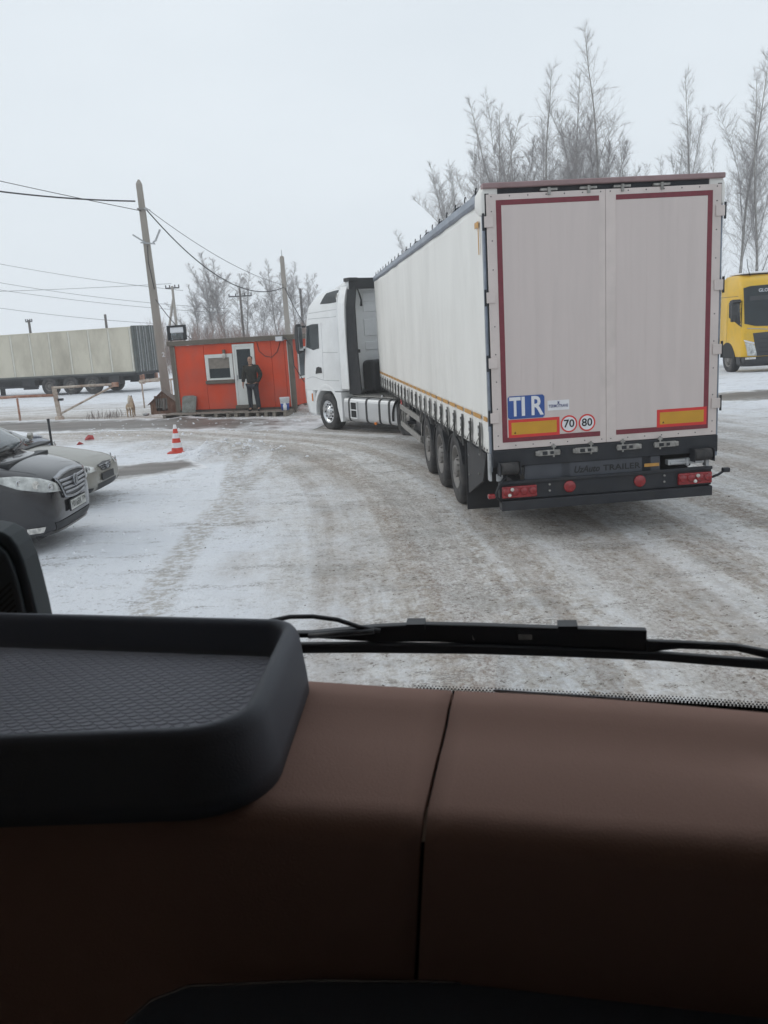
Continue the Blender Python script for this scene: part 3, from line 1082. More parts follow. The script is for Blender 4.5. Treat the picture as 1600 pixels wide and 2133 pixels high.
        m.build('lock_bar', 'galv', lk)
        m = MB()
        m.box(x + s * 0.055 - 0.09, x + s * 0.055 + 0.09, -0.010, 0.030, 3.700, 3.722)
        m.box(x + s * 0.055 - 0.014, x + s * 0.055 + 0.014, -0.024, -0.007, 3.655, 3.730)
        m.build('top_lock', 'galv', lk)
    # buffers
    for s in (-1, 1):
        x = s * 1.09 - 0.02
        m = MB().tube([(x - 0.10, -0.07, 0.845), (x + 0.10, -0.07, 0.845)], 0.066, n=20)
        bf = m.build('rubber_buffer', 'rubber', t, smooth=True, bevel=0.01)
        for e in (-1, 1):
            MB().box(x + e * 0.112 - 0.006, x + e * 0.112 + 0.006, -0.14, 0.0, 0.77, 0.915).build('buffer_bracket', 'chassis', bf, bevel=0.004)
    # lamp beam and underrun bar
    MB().box(-1.215, 1.205, -0.03, 0.05, 0.485, 0.690).build('lamp_beam', 'chassis', t, bevel=0.01)
    MB().box(-1.205, 1.205, -0.055, -0.028, 0.664, 0.700).build('beam_lip', 'chassis', t, bevel=0.006)
    MB().box(-1.205, 1.195, -0.08, 0.05, 0.372, 0.482).build('underrun_bar', 'chassis', t, bevel=0.008)
    for s in (-1, 1):
        xc = s * 1.0
        lc = MB().box(xc - 0.195, xc + 0.195, -0.072, -0.031, 0.512, 0.642).build('tail_light', 'lamp_red', t, bevel=0.012)
        for k in range(4):
            x = xc - 0.145 + k * 0.097
            MB().lathe([(0.043, 0.0), (0.043, -0.010), (0.030, -0.016), (0.001, -0.017)], c=(x, -0.071, 0.585), axis='y', n=16).build('lens', 'lamp_red', lc, smooth=True)
        for dx, dz in ((-0.055 * s * -1 - 0.03, 0.032), (-0.055 * s * -1 - 0.062, -0.028)):
            MB().lathe([(0.019, 0.0), (0.019, -0.018), (0.014, -0.0185), (0.001, -0.0185)], c=(xc + dx, -0.071, 0.577 + dz), axis='y', n=14).build('clear_lens', 'lamp_clear', lc, smooth=True)
        x = s * 0.40 - 0.03
        fl = MB().lathe([(0.066, 0.0), (0.066, -0.018), (0.058, -0.022), (0.001, -0.023)], c=(x, -0.03, 0.590), axis='y', n=24).build('fog_light', 'lamp_red', t, smooth=True)
        bo = MB()
        for z in (0.56, 0.63):
            bo.lathe([(0.012, 0), (0.012, -0.012), (0.001, -0.012)], c=(s * 0.655, -0.03, z), axis='y', n=8)
        bo.build('bolts', 'galv', t)
    # side marker stalks
    for s in (-1, 1):
        m = MB()
        m.tube([(s * 1.19, -0.02, 0.56), (s * 1.27, -0.06, 0.60), (s * 1.33, -0.07, 0.64)] if s > 0 else [(s * 1.10, -0.02, 0.82), (s * 1.22, -0.05, 0.66), (s * 1.27, -0.06, 0.56), (s * 1.20, -0.04, 0.47)], 0.014, n=8)
        st = m.build('marker_stalk', 'chassis', t, smooth=True)
        e = (1.36, -0.07, 0.65) if s > 0 else (-1.30, -0.04, 0.545)
        MB().box(e[0] - 0.05, e[0] + 0.03, e[1] - 0.03, e[1] + 0.03, e[2] - 0.025, e[2] + 0.025).build('marker_lamp', 'lamp_red' if s < 0 else 'chassis', st, bevel=0.01)
    m = MB()
    m.box(0.70, 1.12, -0.03, 0.06, 0.74, 0.80)
    m.box(0.72, 1.10, -0.05, -0.032, 0.752, 0.772)
    m.box(0.90, 0.93, -0.055, 0.0, 0.725, 0.81)
    m.box(1.13, 1.17, -0.04, 0.04, 0.70, 0.86)
    m.build('step_bracket', 'steel_grey', t, bevel=0.005)
    m = MB()
    m.box(-HW - 0.015, -HW + 0.01, 0.02, 0.12, 0.70, 1.0)
    m.box(-1.24, -1.17, -0.02, 0.02, 0.70, 0.78)
    m.build('tail_bracket', 'steel_grey', t, bevel=0.005)
    # chassis beams, axles
    for s in (-1, 1):
        MB().box(s * 0.46 - 0.05, s * 0.46 + 0.05, 0.0, 10.8, 0.62, 0.965).build('chassis_beam', 'chassis', t)
        MB().box(s * 0.98 - 0.04, s * 0.98 + 0.04, 0.05, 0.45, 0.42, 0.67).build('bumper_bracket', 'chassis', t)
        MB().box(s * 0.93 - 0.35, s * 0.93 + 0.35, 1.55, 1.565, 0.07, 0.92).build('mud_flap', 'black_plastic', t)
    u0 = 2.337
    for k in range(3):
        y = u0 + 1.31 * k
        MB().tube([(-1.0, y, 0.51), (1.0, y, 0.51)], 0.075, n=12).build('axle', 'chassis', t, smooth=True)
        for s in (-1, 1):
            wheel_parts(t, s * 1.09, y, 0.51, 0.515, 0.37, s, rim_mat='rim_steel', rim_r=0.56)
            m = MB()
            arc = [math.radians(a) for a in range(8, 173, 12)]
            rin = [(y + math.cos(a) * 0.575, 0.50 + math.sin(a) * 0.45) for a in arc]
            rout = [(y + math.cos(a) * 0.590, 0.50 + math.sin(a) * 0.465) for a in arc]
            m.prism(rin + rout[::-1], 'x', s * 0.90, s * 1.285)
            m.build('mudguard', 'black_plastic', t)
    # black side box behind the last wheel, with bolts
    for s in (-1, 1):
        m = MB()
        m.prism([(0.62, 0.60), (1.48, 0.30), (1.53, 0.30), (1.53, 0.955), (0.40, 0.955)], 'x', s * 1.235, s * 1.262)
        sb = m.build('side_skirt', 'black_plastic', t, bevel=0.006)
        if s < 0:
            bo = MB()
            for y, z in ((0.80, 0.66), (1.42, 0.55), (0.75, 0.9), (1.2, 0.92), (1.42, 0.8)):
                bo.lathe([(0.014, 0), (0.014, -0.010), (0.001, -0.012)], c=(-1.262, y, z), n=8)
            bo.build('skirt_bolts', 'galv', sb)
    # side guard rails ahead of the wheels
    for s in (-1, 1):
        m = MB()
        x = s * 1.235
        for z in (0.44, 0.80):
            m.box(x - 0.018, x + 0.018, 6.0, 9.0, z - 0.055, z + 0.055)
        sg = m.build('side_guard', 'galv', t, bevel=0.006)
        for y in (6.05, 8.55, 8.95):
            MB().box(x - 0.016 - s * 0.034, x + 0.016 - s * 0.034, y - 0.04, y + 0.04, 0.36, 0.97).build('guard_post', 'galv', sg)
        MB().box(x - 0.008, x + 0.008, 8.70, 8.90, 0.86, 0.95).build('red_label', 'marker_red', sg)
    # landing legs, spare boxes
    for s in (-1, 1):
        m = MB().box(s * 0.85 - 0.07, s * 0.85 + 0.07, 10.0, 10.14, 0.35, 0.97)
        m.box(s * 0.85 - 0.14, s * 0.85 + 0.14, 9.93, 10.21, 0.30, 0.35)
        m.build('landing_leg', 'chassis', t)
    MB().box(-1.1, -0.55, 6.4, 7.6, 0.45, 0.93).build('tool_box', 'chassis', t, bevel=0.01)
    MB().box(0.55, 1.1, 6.4, 7.6, 0.45, 0.93).build('tool_box', 'chassis', t, bevel=0.01)
    MB().box(-1.15, 1.15, 1.70, 5.9, 0.90, 0.965).build('underfloor', 'chassis', t)
    return t


build_semi_trailer()


# ------------------------------------------------------------------ lorry cabs: a body lofted upwards
def cab_ring(z, yf, w, yb, r=0.22, bulge=0.07, nb=0.04):
    """rounded plan outline at height z; front faces +y"""
    pts = []
    # left back corner -> left side -> front left corner arc -> front -> mirrored
    half = [(-(w - nb), yb), (-w, yb + nb), (-w, yb + (yf - yb) * 0.35), (-w, yb + (yf - yb) * 0.6), (-w, yf - bulge - r)]
    for k in range(1, 7):
        a = math.pi / 2 * k / 6
        half.append((-w + r - r * math.cos(a), yf - bulge - r + r * math.sin(a)))
    wf = w - r
    for k in (0.66, 0.33):
        half.append((-wf * k, yf - bulge * k * k))
    pts = half + [(0, yf)] + [(-x, y) for x, y in half[::-1]]
    return [(x, y, z) for x, y in pts]


def build_tractor():
    g0 = gz(*TRACTOR)
    t = thing('tractor_truck', 'white cab-over tractor unit with silver fuel tank, coupled to the white curtain-sided trailer', 'truck', (TRACTOR[0], TRACTOR[1], -0.167), 0.574, scale=1.07)
    lev = [(0.34, 1.20, 1.10, 0.66), (0.42, 1.30, 1.17, 0.66), (0.75, 1.36, 1.20, 0.66), (1.0, 1.37, 1.205, 0.66)]
    # bumper and lower front: ahead of the front wheel
    low = MB().loft([cab_ring(z, yf, w, yb, 0.24, 0.10) for z, yf, w, yb in lev])
    low.build('bumper', 'white_paint', t, smooth=True, bevel=0.01)
    up = [(1.005, 1.37, 1.205, -0.76), (1.25, 1.36, 1.205, -0.78), (1.6, 1.31, 1.205, -0.78), (2.0, 1.23, 1.20, -0.78), (2.5, 1.11, 1.195, -0.78), (2.75, 1.05, 1.19, -0.78),
          (2.95, 0.99, 1.18, -0.78), (3.1, 0.92, 1.165, -0.78), (3.22, 0.82, 1.14, -0.78), (3.33, 0.62, 1.10, -0.78), (3.41, 0.36, 1.04, -0.78), (3.46, 0.05, 0.96, -0.78), (3.48, -0.3, 0.86, -0.77)]
    body = MB().loft([cab_ring(z, yf, w, yb, 0.24 if z < 3.2 else 0.34, 0.10) for z, yf, w, yb in up]).build('cab_body', 'white_paint', t, smooth=True)
    body.modifiers.new('edges', 'EDGE_SPLIT').split_angle = math.radians(50)
    bvh = bvh_of(body)
    L = (1, 0, 0)
    # side windows, left and right
    for s in (-1, 1):
        d = (-s, 0, 0)
        patch(bvh, [(0.80, 2.62), (0.5, 2.66), (0.17, 2.66)], [(0.86, 2.10), (0.5, 2.02), (0.20, 2.06)], d, 0.008, 10, 8, 'yz', name='side_window', material='dark_glass', parent=t)
        patch(bvh, [(-0.14, 3.38), (-0.5, 3.415), (-0.75, 3.42)], [(0.06, 3.13), (-0.4, 3.12), (-0.75, 3.13)], d, 0.006, 8, 5, 'yz', name='roof_window', material='dark_glass', parent=t)
        hd = patch(bvh, [(0.40, 1.58), (0.28, 1.60), (0.14, 1.58)], [(0.46, 1.42), (0.30, 1.44), (0.12, 1.45)], d, 0.010, 6, 3, 'yz', name='door_handle', material='black_plastic', parent=t)
        # panel joints: the door's edges and the belt lines
        for nm, a, b in (('door_seam', [(0.02, 2.68), (0.03, 2.0), (0.07, 1.28)], None), ('roof_seam', [(1.02, 2.80), (0.2, 2.80), (-0.72, 2.80)], None), ('roof_seam', [(0.95, 2.93), (0.2, 2.95), (-0.72, 2.97)], None), ('belt_seam', [(0.03, 1.965), (-0.3, 1.95), (-0.70, 1.95)], None), ('sill_seam', [(1.10, 1.27), (0.6, 1.36), (0.1, 1.27), (-0.7, 1.27)], None)):
            c = a
            off = 0.006
            v = abs(c[0][0] - c[-1][0]) < 0.1
            lo = [(y + (off * 2 if v else 0), z - (0 if v else off * 2)) for y, z in c]
            patch(bvh, c, lo, d, 0.002, 10, 1, 'yz', name=nm, material='steel_grey', parent=t)
    # windscreen, visor, grille
    F = (0, -1, 0)
    patch(bvh, [(-1.02, 2.66), (0, 2.74), (1.02, 2.66)], [(-1.05, 1.85), (0, 1.75), (1.05, 1.85)], F, 0.01, 16, 8, 'xz', name='windscreen', material='dark_glass', parent=t)
    patch(bvh, [(-0.9, 1.62), (0, 1.66), (0.9, 1.62)], [(-0.75, 1.04), (0, 1.03), (0.75, 1.04)], F, 0.012, 12, 4, 'xz', name='grille', material='grille_grey', parent=t)
    # side air deflectors behind the cab
    for s in (-1, 1):
        m = MB()
        rings = []
        for z in (1.06, 1.6, 2.2, 2.75, 3.1, 3.3, 3.47):
            w = float(np.interp(z, [1.0, 2.75, 3.1, 3.3, 3.47], [1.205, 1.195, 1.17, 1.12, 1.06]))
            yr = float(np.interp(z, [1.06, 3.47], [-1.14, -1.10]))
            rings.append([(s * w, -0.785, z), (s * (w + 0.012), -0.95, z), (s * (w + 0.006), yr, z), (s * (w - 0.03), yr + 0.01, z), (s * (w - 0.035), -0.785, z)])
        m.loft(rings).build('side_deflector', 'white_paint', t, smooth=False, bevel=0.012)
        m = MB()
        rings = []
        for z in (0.95, 1.06, 2.0, 3.0, 3.46):
            y2 = float(np.interp(z, [0.95, 3.46], [-1.42, -1.22]))
            w = float(np.interp(z, [0.95, 2.75, 3.46], [1.18, 1.17, 1.04]))
            rings.append([(s * w, -1.10, z), (s * (w - 0.14), y2, z), (s * (w - 0.17), y2, z), (s * (w - 0.05), -1.10, z)])
        m.loft(rings).build('rubber_edge', 'black_plastic', t)
        MB().box(s * 1.02 - 0.03, s * 1.02 + 0.03, -1.22, -1.08, 2.55, 2.62).build('deflector_clip', 'black_plastic', t)
        MB().box(s * 1.0 - 0.04, s * 1.0 + 0.04, -1.36, -1.10, 1.92, 2.0).build('deflector_clip', 'black_plastic', t)
    # roof spoiler with its dark open back
    m = MB()
    rings = []
    for y, z, w in ((0.0, 3.475, 0.80), (-0.4, 3.52, 0.96), (-0.8, 3.585, 1.03), (-1.14, 3.63, 1.05)):
        rings.append([(-w, y, 3.40), (-w * 0.98, y, z - 0.03), (-w * 0.85, y, z), (0, y, z + 0.02), (w * 0.85, y, z), (w * 0.98, y, z - 0.03), (w, y, 3.40)])
    m.loft(rings).build('roof_spoiler', 'white_paint', t, smooth=True)
    MB().box(-1.04, 1.04, -1.175, -1.145, 3.40, 3.655).build('spoiler_back', 'black_plastic', t, bevel=0.01)
    MB().box(-1.06, -0.80, -1.20, -0.95, 3.58, 3.665).build('spoiler_end', 'black_plastic', t, bevel=0.015)
    # cab back wall: pressed ribs, hose and dark equipment under it
    for x0, x1, z0, z1 in ((-0.45, 0.9, 2.30, 2.70), (-0.45, 0.9, 2.88, 3.05), (-0.45, 0.9, 1.96, 2.16), (-0.45, 0.9, 3.12, 3.32)):
        MB().box(x0, x1, -0.80, -0.779, z0, z1).build('back_rib', 'white_paint', t, bevel=0.015)
    MB().tube([(-0.80, -1.14, 3.42), (-0.72, -1.1, 3.28), (-0.62, -1.0, 3.15), (-0.60, -0.95, 3.02)], [0.016, 0.018, 0.02, 0.034], n=8).build('hose', 'cable', t, smooth=True)
    MB().box(-0.62, 1.0, -1.32, -0.80, 0.93, 1.72).build('equipment_box', 'black_plastic', t, bevel=0.12, seg=4)
    for k in range(3):
        MB().tube([(-0.2 + 0.12 * k, -1.32, 1.5), (-0.25 + 0.1 * k, -1.6, 1.15), (0.1, -2.0, 1.05), (0.3, -2.5, 1.1)], 0.018, n=6).build('air_hose', ('cable', 'tape_red', 'cable')[k], t, smooth=True)
    # wheel arch and wheels
    for s in (-1, 1):
        arc = [math.radians(a) for a in range(-8, 182, 10)]
        rin = [(math.cos(a) * 0.57, 0.47 + math.sin(a) * 0.60) for a in arc]
        rout = [(math.cos(a) * 0.66, 0.47 + math.sin(a) * 0.70) for a in arc]
        MB().prism(rin + rout[::-1], 'x', s * 0.80, s * 1.212).build('wheel_arch', 'white_paint', t, bevel=0.02)
        MB().prism([(math.cos(a) * 0.565, 0.47 + math.sin(a) * 0.595) for a in arc], 'x', s * 0.70, s * 0.80).build('arch_liner', 'dark_inside', t)
        wheel_parts(t, s * 1.03, 0, 0.47, 0.47, 0.30, s, rim_mat='chrome', rim_r=0.58, dish=0.02)
        wheel_parts(t, s * 0.95, -3.52, 0.47, 0.47, 0.50, s, rim_mat='rim_steel', rim_r=0.56, dish=0.07)
        rin = [(-3.52 + math.cos(a) * 0.55, 0.47 + math.sin(a) * 0.53) for a in arc]
        rout = [(-3.52 + math.cos(a) * 0.565, 0.47 + math.sin(a) * 0.545) for a in arc]
        MB().prism(rin + rout[::-1], 'x', s * 0.66, s * 1.235).build('mudguard', 'black_plastic', t)
        # step panel behind the front wheel
        MB().prism([(-0.46, 0.98), (-0.74, 0.98), (-0.74, 0.26), (-0.64, 0.25), (-0.52, 0.60)], 'x', s * 0.86, s * 1.205).build('step_panel', 'white_paint', t, bevel=0.015)
        # tank
        m = MB()
        pr = []
        for a in range(0, 360, 15):
            c, sn = math.cos(math.radians(a)), math.sin(math.radians(a))
            pr.append((s * 0.90 + 0.295 * math.copysign(abs(c) ** 0.35, c), 0.575 + 0.295 * math.copysign(abs(sn) ** 0.35, sn)))
        tk = MB().prism(pr, 'y', -3.16, -0.80).build('fuel_tank', 'alu_tank', t, bevel=0.02, smooth=False)
        for y in (-1.06, -1.84, -2.40, -2.80, -3.14):
            pb = [(s * 0.90 + (x - s * 0.90) * 1.025, 0.575 + (z - 0.575) * 1.025) for x, z in pr]
            MB().prism(pb, 'y', y - 0.035, y + 0.035).build('tank_band', 'black_plastic', tk)
        m = MB()
        for z in (0.385, 0.575, 0.765):
            m.box(s * 1.19, s * 1.225, -1.44, -1.16, z - 0.012, z + 0.012)
        for y in (-1.44, -1.16):
            m.box(s * 1.19, s * 1.225, y - 0.012, y + 0.012, 0.373, 0.777)
        m.build('step_frame', 'white_paint', tk, bevel=0.006)
        MB().box(s * 1.192, s * 1.205, -1.43, -1.17, 0.39, 0.76).build('step_recess', 'dark_inside', tk)
        MB().box(s * 1.19, s * 1.23, -2.28, -2.20, 0.275, 0.335).build('side_marker', 'lamp_orange', tk, bevel=0.01)
        MB().lathe([(0.05, 0), (0.05, 0.04), (0.03, 0.06), (0.001, 0.06)], c=(s * 0.95, -2.2, 0.868), axis='z', n=14).build('tank_cap', 'chrome', tk)
        # mirror
        m = MB()
        m.prism([(0.98, 2.70), (1.10, 2.66), (1.15, 2.45), (1.14, 2.05), (1.06, 1.93), (0.96, 1.98), (0.94, 2.4)], 'x', s * 1.24, s * 1.38)
        mr = m.build('mirror', 'black_plastic', t, bevel=0.03, seg=3)
        MB().bar((s * 1.10, 1.04, 2.62), (s * 1.27, 1.04, 2.62), 0.05).build('mirror_arm', 'black_plastic', mr)
        MB().bar((s * 1.10, 1.04, 2.02), (s * 1.27, 1.04, 2.05), 0.05).build('mirror_arm', 'black_plastic', mr)
        MB().box(min(s * 1.255, s * 1.365), max(s * 1.255, s * 1.365), 0.930, 0.941, 2.02, 2.62).build('mirror_glass', 'chrome', mr)
        MB().box(s * 1.17, s * 1.214, 0.70, 0.76, 0.72, 0.92).build('corner_marker', 'lamp_orange', t, bevel=0.01)
    # frame
    for s in (-1, 1):
        MB().box(s * 0.40 - 0.04, s * 0.40 + 0.04, -4.4, 0.8, 0.55, 0.82).build('frame_rail', 'chassis', t)
    MB().tube([(-1, 0, 0.47), (1, 0, 0.47)], 0.07, n=10).build('axle', 'chassis', t)
    MB().tube([(-1, -3.52, 0.47), (1, -3.52, 0.47)], 0.1, n=10).build('axle', 'chassis', t)
    MB().box(-1.05, 0.9, -2.9, -1.0, 0.885, 0.905).build('catwalk', 'galv', t)
    MB().lathe([(0.02, 0.90), (0.5, 0.905), (0.5, 0.97), (0.02, 0.985)], c=(0, -2.75, 0), axis='z', n=24, closed=True).build('coupling_plate', 'chassis', t)
    MB().box(-0.35, 0.35, -3.0, -2.5, 0.80, 0.92).build('coupling_base', 'chassis', t)
    return t


build_tractor()


# ------------------------------------------------------------------ yellow lorry behind the trailer
def build_yellow_truck():
    t = thing('yellow_truck', 'yellow cab-over lorry with snow on its roof, parked beyond the trailer', 'truck', (15.2, 32.3, 0), math.pi + 0.04)
    lev = [(0.62, -0.02, 1.22, -2.1), (0.9, 0.0, 1.25, -2.15), (1.3, 0.0, 1.25, -2.15), (1.62, -0.02, 1.25, -2.15), (2.2, -0.12, 1.245, -2.15), (2.8, -0.24, 1.235, -2.15),
           (3.18, -0.32, 1.22, -2.15), (3.4, -0.42, 1.20, -2.15), (3.55, -0.58, 1.15, -2.12), (3.66, -0.85, 1.05, -2.05), (3.70, -1.2, 0.9, -1.95)]
    body = MB().loft([cab_ring(z, yf, w, yb, 0.26, 0.10) for z, yf, w, yb in lev]).build('cab_body', 'yellow_paint', t, smooth=True)
    body.modifiers.new('edges', 'EDGE_SPLIT').split_angle = math.radians(50)
    bvh = bvh_of(body)
    F = (0, -1, 0)
    ws = patch(bvh, [(-1.13, 3.18), (-0.9, 3.24), (0, 3.27), (0.9, 3.24), (1.13, 3.18)], [(-1.17, 1.86), (-0.8, 1.76), (0, 1.73), (0.8, 1.76), (1.17, 1.86)], F, 0.012, 22, 10, 'xz', name='windscreen', material='dark_glass', parent=t)
    patch(bvh, [(-0.95, 2.86), (0, 2.90), (0.95, 2.86)], [(-0.95, 2.70), (0, 2.72), (0.95, 2.70)], F, 0.018, 10, 2, 'xz', name='sun_visor', material='grille_grey', parent=t)
    lt = lettering('GLOBETROTTER', 0.17, 'sticker_white', t, (0, -0.20, 3.06), rot=(math.pi / 2, 0, math.pi), width=1.35, bold=0.002)
    patch(bvh, [(-1.1, 1.70), (0, 1.60), (1.1, 1.70)], [(-1.1, 1.675), (0, 1.575), (1.1, 1.675)], F, 0.02, 12, 1, 'xz', name='wiper_line', material='grille_chrome', parent=t)
    gr = patch(bvh, [(-0.90, 1.50), (0, 1.54), (0.90, 1.50)], [(-0.74, 0.64), (0, 0.64), (0.74, 0.64)], F, 0.012, 12, 6, 'xz', name='grille', material='grille_grey', parent=t)
    for z in (0.78, 0.94, 1.10, 1.26):
        patch(bvh, [(-0.68, z + 0.03), (0, z + 0.03), (0.68, z + 0.03)], [(-0.68, z), (0, z), (0.68, z)], F, 0.03, 8, 1, 'xz', name='grille_bar', material='chassis', parent=gr)
    for s in (-1, 1):
        h = patch(bvh, [(s * 1.17, 1.20), (s * 1.0, 1.12), (s * 0.84, 1.08)], [(s * 1.06, 0.66), (s * 0.95, 0.66), (s * 0.72, 0.66)], F, 0.014, 8, 6, 'xz', name='headlight', material='headlight', parent=t)
        patch(bvh, [(s * 1.20, 1.27), (s * 1.0, 1.20), (s * 0.84, 1.16)], [(s * 1.18, 1.21), (s * 1.0, 1.13), (s * 0.84, 1.09)], F, 0.02, 8, 2, 'xz', name='daylight_strip', material='sticker_white', parent=h)
        d = (-s, 0, 0)
        patch(bvh, [(-0.42, 2.72), (-1.0, 2.72), (-1.40, 2.68)], [(-0.30, 1.74), (-1.0, 2.0), (-1.36, 2.12)], d, 0.01, 8, 6, 'yz', name='side_window', material='dark_glass', parent=t)
        patch(bvh, [(-1.5, 2.62), (-1.5, 1.5), (-1.52, 0.9)], [(-1.512, 2.62), (-1.512, 1.5), (-1.532, 0.9)], d, 0.003, 8, 1, 'yz', name='door_seam', material='chassis', parent=t)
        patch(bvh, [(-0.5, 2.90), (-1.2, 2.90), (-2.1, 2.90)], [(-0.5, 2.885), (-1.2, 2.885), (-2.1, 2.885)], d, 0.003, 8, 1, 'yz', name='roof_seam', material='chassis', parent=t)
        # mirror: arm, housing
        m = MB().prism([(-0.62, 2.74), (-0.40, 2.78), (-0.30, 2.68), (-0.44, 2.62), (-0.66, 2.66)], 'x', s * 1.26, s * 1.58)
        mi = m.build('mirror_arm', 'black_plastic', t, bevel=0.02)
        MB().prism([(-0.52, 2.66), (-0.40, 2.64), (-0.36, 2.2), (-0.40, 1.95), (-0.54, 1.95), (-0.56, 2.3)], 'x', s * 1.36, s * 1.58).build('mirror', 'black_plastic', mi, bevel=0.03)
        wheel_parts(t, s * 1.06, -1.42, 0.5, 0.5, 0.32, s, rim_mat='rim_steel', rim_r=0.56)
        wheel_parts(t, s * 0.98, -5.1, 0.5, 0.5, 0.5, s, rim_mat='rim_steel', rim_r=0.56)
        arc = [math.radians(a) for a in range(0, 181, 12)]
        MB().prism([(-1.42 + math.cos(a) * 0.62, 0.56 + math.sin(a) * 0.60) for a in arc], 'x', s * 1.20, s * 1.257).build('wheel_opening', 'dark_inside', t)
        MB().box(s * 1.0 - 0.2, s * 1.0 + 0.2, -0.02, 0.012, 0.53, 0.61).build('fog_light', 'lamp_clear', t, bevel=0.01)
    MB().loft([cab_ring(z, yf, w, -0.75, 0.26, 0.10) for z, yf, w in ((0.26, -0.06, 1.16), (0.36, 0.03, 1.22), (0.615, 0.03, 1.24))]).build('bumper', 'black_plastic', t, smooth=True)
    pl = MB().box(-0.26, 0.26, 0.04, 0.055, 0.42, 0.53).build('number_plate', 'sticker_white', t)
    MB().grid(lambda u, v: ((u * 2 - 1) * 1.0, -0.78 - v * 1.25, 3.70 + 0.05 * math.sin(math.pi * u) * math.sin(math.pi * min(1, v * 1.2 + 0.05)) + 0.03), 10, 10).build('roof_snow', 'snow_cap', t, smooth=True, solid=0.05)
    MB().tube([(0.75, -0.75, 3.62), (0.83, -0.8, 3.95), (0.86, -0.82, 4.25)], 0.012, n=6).build('antenna', 'cable', t)
    MB().box(-0.95, 0.95, -2.7, -2.16, 0.7, 3.35).build('rear_cabinet', 'yellow_paint', t, bevel=0.04)
    for s in (-1, 1):
        MB().box(s * 0.4 - 0.05, s * 0.4 + 0.05, -6.2, -0.8, 0.6, 0.85).build('frame_rail', 'chassis', t)
    # its semi-trailer box
    return t


build_yellow_truck()


# ------------------------------------------------------------------ dirty box trailer on the far side of the road
def build_box_trailer():
    ang = math.radians(16)
    # local +y runs from the rear doors to the front
    ax = Vector((-math.cos(ang), math.sin(ang), 0))
    rz = math.atan2(-ax.x, ax.y)
    rear = Vector((-15.25, 45.9, 0)) - ax * 2.9
    nrm = Vector((-math.sin(ang), -math.cos(ang), 0))          # towards the road
    org = rear - nrm * 1.25
    t = thing('box_trailer', 'long dirty cream box trailer with dark rear frame beyond the barrier', 'trailer', (org.x, org.y, 0), rz)
    # which local x faces the camera?
    s = 1 if (Matrix.Rotation(rz, 3, 'Z') @ Vector((1, 0, 0))).dot(nrm) > 0 else -1
    L = 13.6
    MB().box(-1.24, 1.24, 0.17, L, 1.04, 3.38).build('box_body', 'box_cream', t, bevel=0.03)
    # rear frame: dark, slightly larger, its doors
    MB().box(-1.27, 1.27, 0.0, 0.16, 1.02, 3.44).build('rear_frame', 'door_green', t, bevel=0.02)
    for q in (-1, 1):
        d = MB().box(min(q * 0.01, q * 1.22), max(q * 0.01, q * 1.22), -0.05, -0.003, 1.08, 3.38).build('door', 'door_green', t, bevel=0.01)
        for x in (0.22, 0.45, 0.8, 1.05):
            MB().tube([(q * x, -0.07, 1.05), (q * x, -0.07, 3.40)], 0.02, n=6).build('lock_rod', 'steel_grey', d)
    # panel joints and rails
    k = 0
    for i in range(12):
        y = 0.30 + i * 1.22 if i else 0.24
        for sx in (-1, 1):
            MB().box(sx * 1.25 - 0.02, sx * 1.25 + 0.02, y - 0.045, y + 0.045, 1.1, 3.33).build('panel_joint', 'box_rib', t, bevel=0.008)
            MB().box(sx * 1.243 - 0.004, sx * 1.243 + 0.004, y + 0.047, y + 0.085, 1.1, 3.33).build('joint_shadow', 'joint_shadow_tan', t)  # painted shadow line beside each raised joint
    for sx in (-1, 1):
        MB().box(sx * 1.25 - 0.014, sx * 1.25 + 0.014, 0.17, L, 1.0, 1.085).build('bottom_rail', 'door_green', t)
        MB().box(sx * 1.25 - 0.014, sx * 1.25 + 0.014, 0.17, L, 3.33, 3.395).build('top_rail', 'box_cream', t)
    MB().box(-1.2, 1.2, 0.1, L - 0.1, 0.88, 1.0).build('underfloor', 'chassis', t)
    MB().box(-1.1, 1.1, 0.0, 0.12, 0.45, 0.62).build('underrun_bar', 'rust_white', t)
    for q in (-1, 1):
        MB().box(q * 0.7 - 0.08, q * 0.7 + 0.08, 0.05, 0.25, 0.4, 0.9).build('bumper_bracket', 'rust_red', t)
    for k in range(3):
        for sx in (-1, 1):
            wheel_parts(t, sx * 1.05, 2.9 + 1.34 * k, 0.5, 0.50, 0.36, sx, rim_mat='rim_dull', rim_r=0.5, n=24)
        MB().tube([(-1, 2.9 + 1.34 * k, 0.5), (1, 2.9 + 1.34 * k, 0.5)], 0.08, n=8).build('axle', 'chassis', t)
    for sx in (-1, 1):
        MB().box(sx * 1.15 - 0.04, sx * 1.15 + 0.04, 6.3, 11.0, 0.48, 0.58).build('side_guard', 'chassis', t)
        MB().box(sx * 1.05 - 0.14, sx * 1.05 + 0.14, 6.5, 7.3, 0.38, 0.9).build('tool_box', 'chassis', t, bevel=0.02)
        MB().box(sx * 0.8 - 0.1, sx * 0.8 + 0.1, 10.2, 10.4, 0.02, 0.9).build('landing_leg', 'chassis', t)
        MB().box(sx * 0.45 - 0.05, sx * 0.45 + 0.05, 0.1, 12, 0.6, 0.88).build('chassis_beam', 'chassis', t)
        MB().box(sx * 1.0 - 0.25, sx * 1.0 + 0.25, 1.2, 1.8, 0.45, 0.88).build('mud_flap', 'black_plastic', t)
    return t


build_box_trailer()


# ------------------------------------------------------------------ red guard booth
BO = Vector((-6.51, 28.07, 0))
BA = Vector((3.8, -1.14, 0)).normalized()
BRZ = math.atan2(BA.y, BA.x)


def booth_pt(s, y, z=0.0):
    n = Vector((-BA.y, BA.x, 0))
    p = BO + BA * s + n * y
    return (p.x, p.y, z)


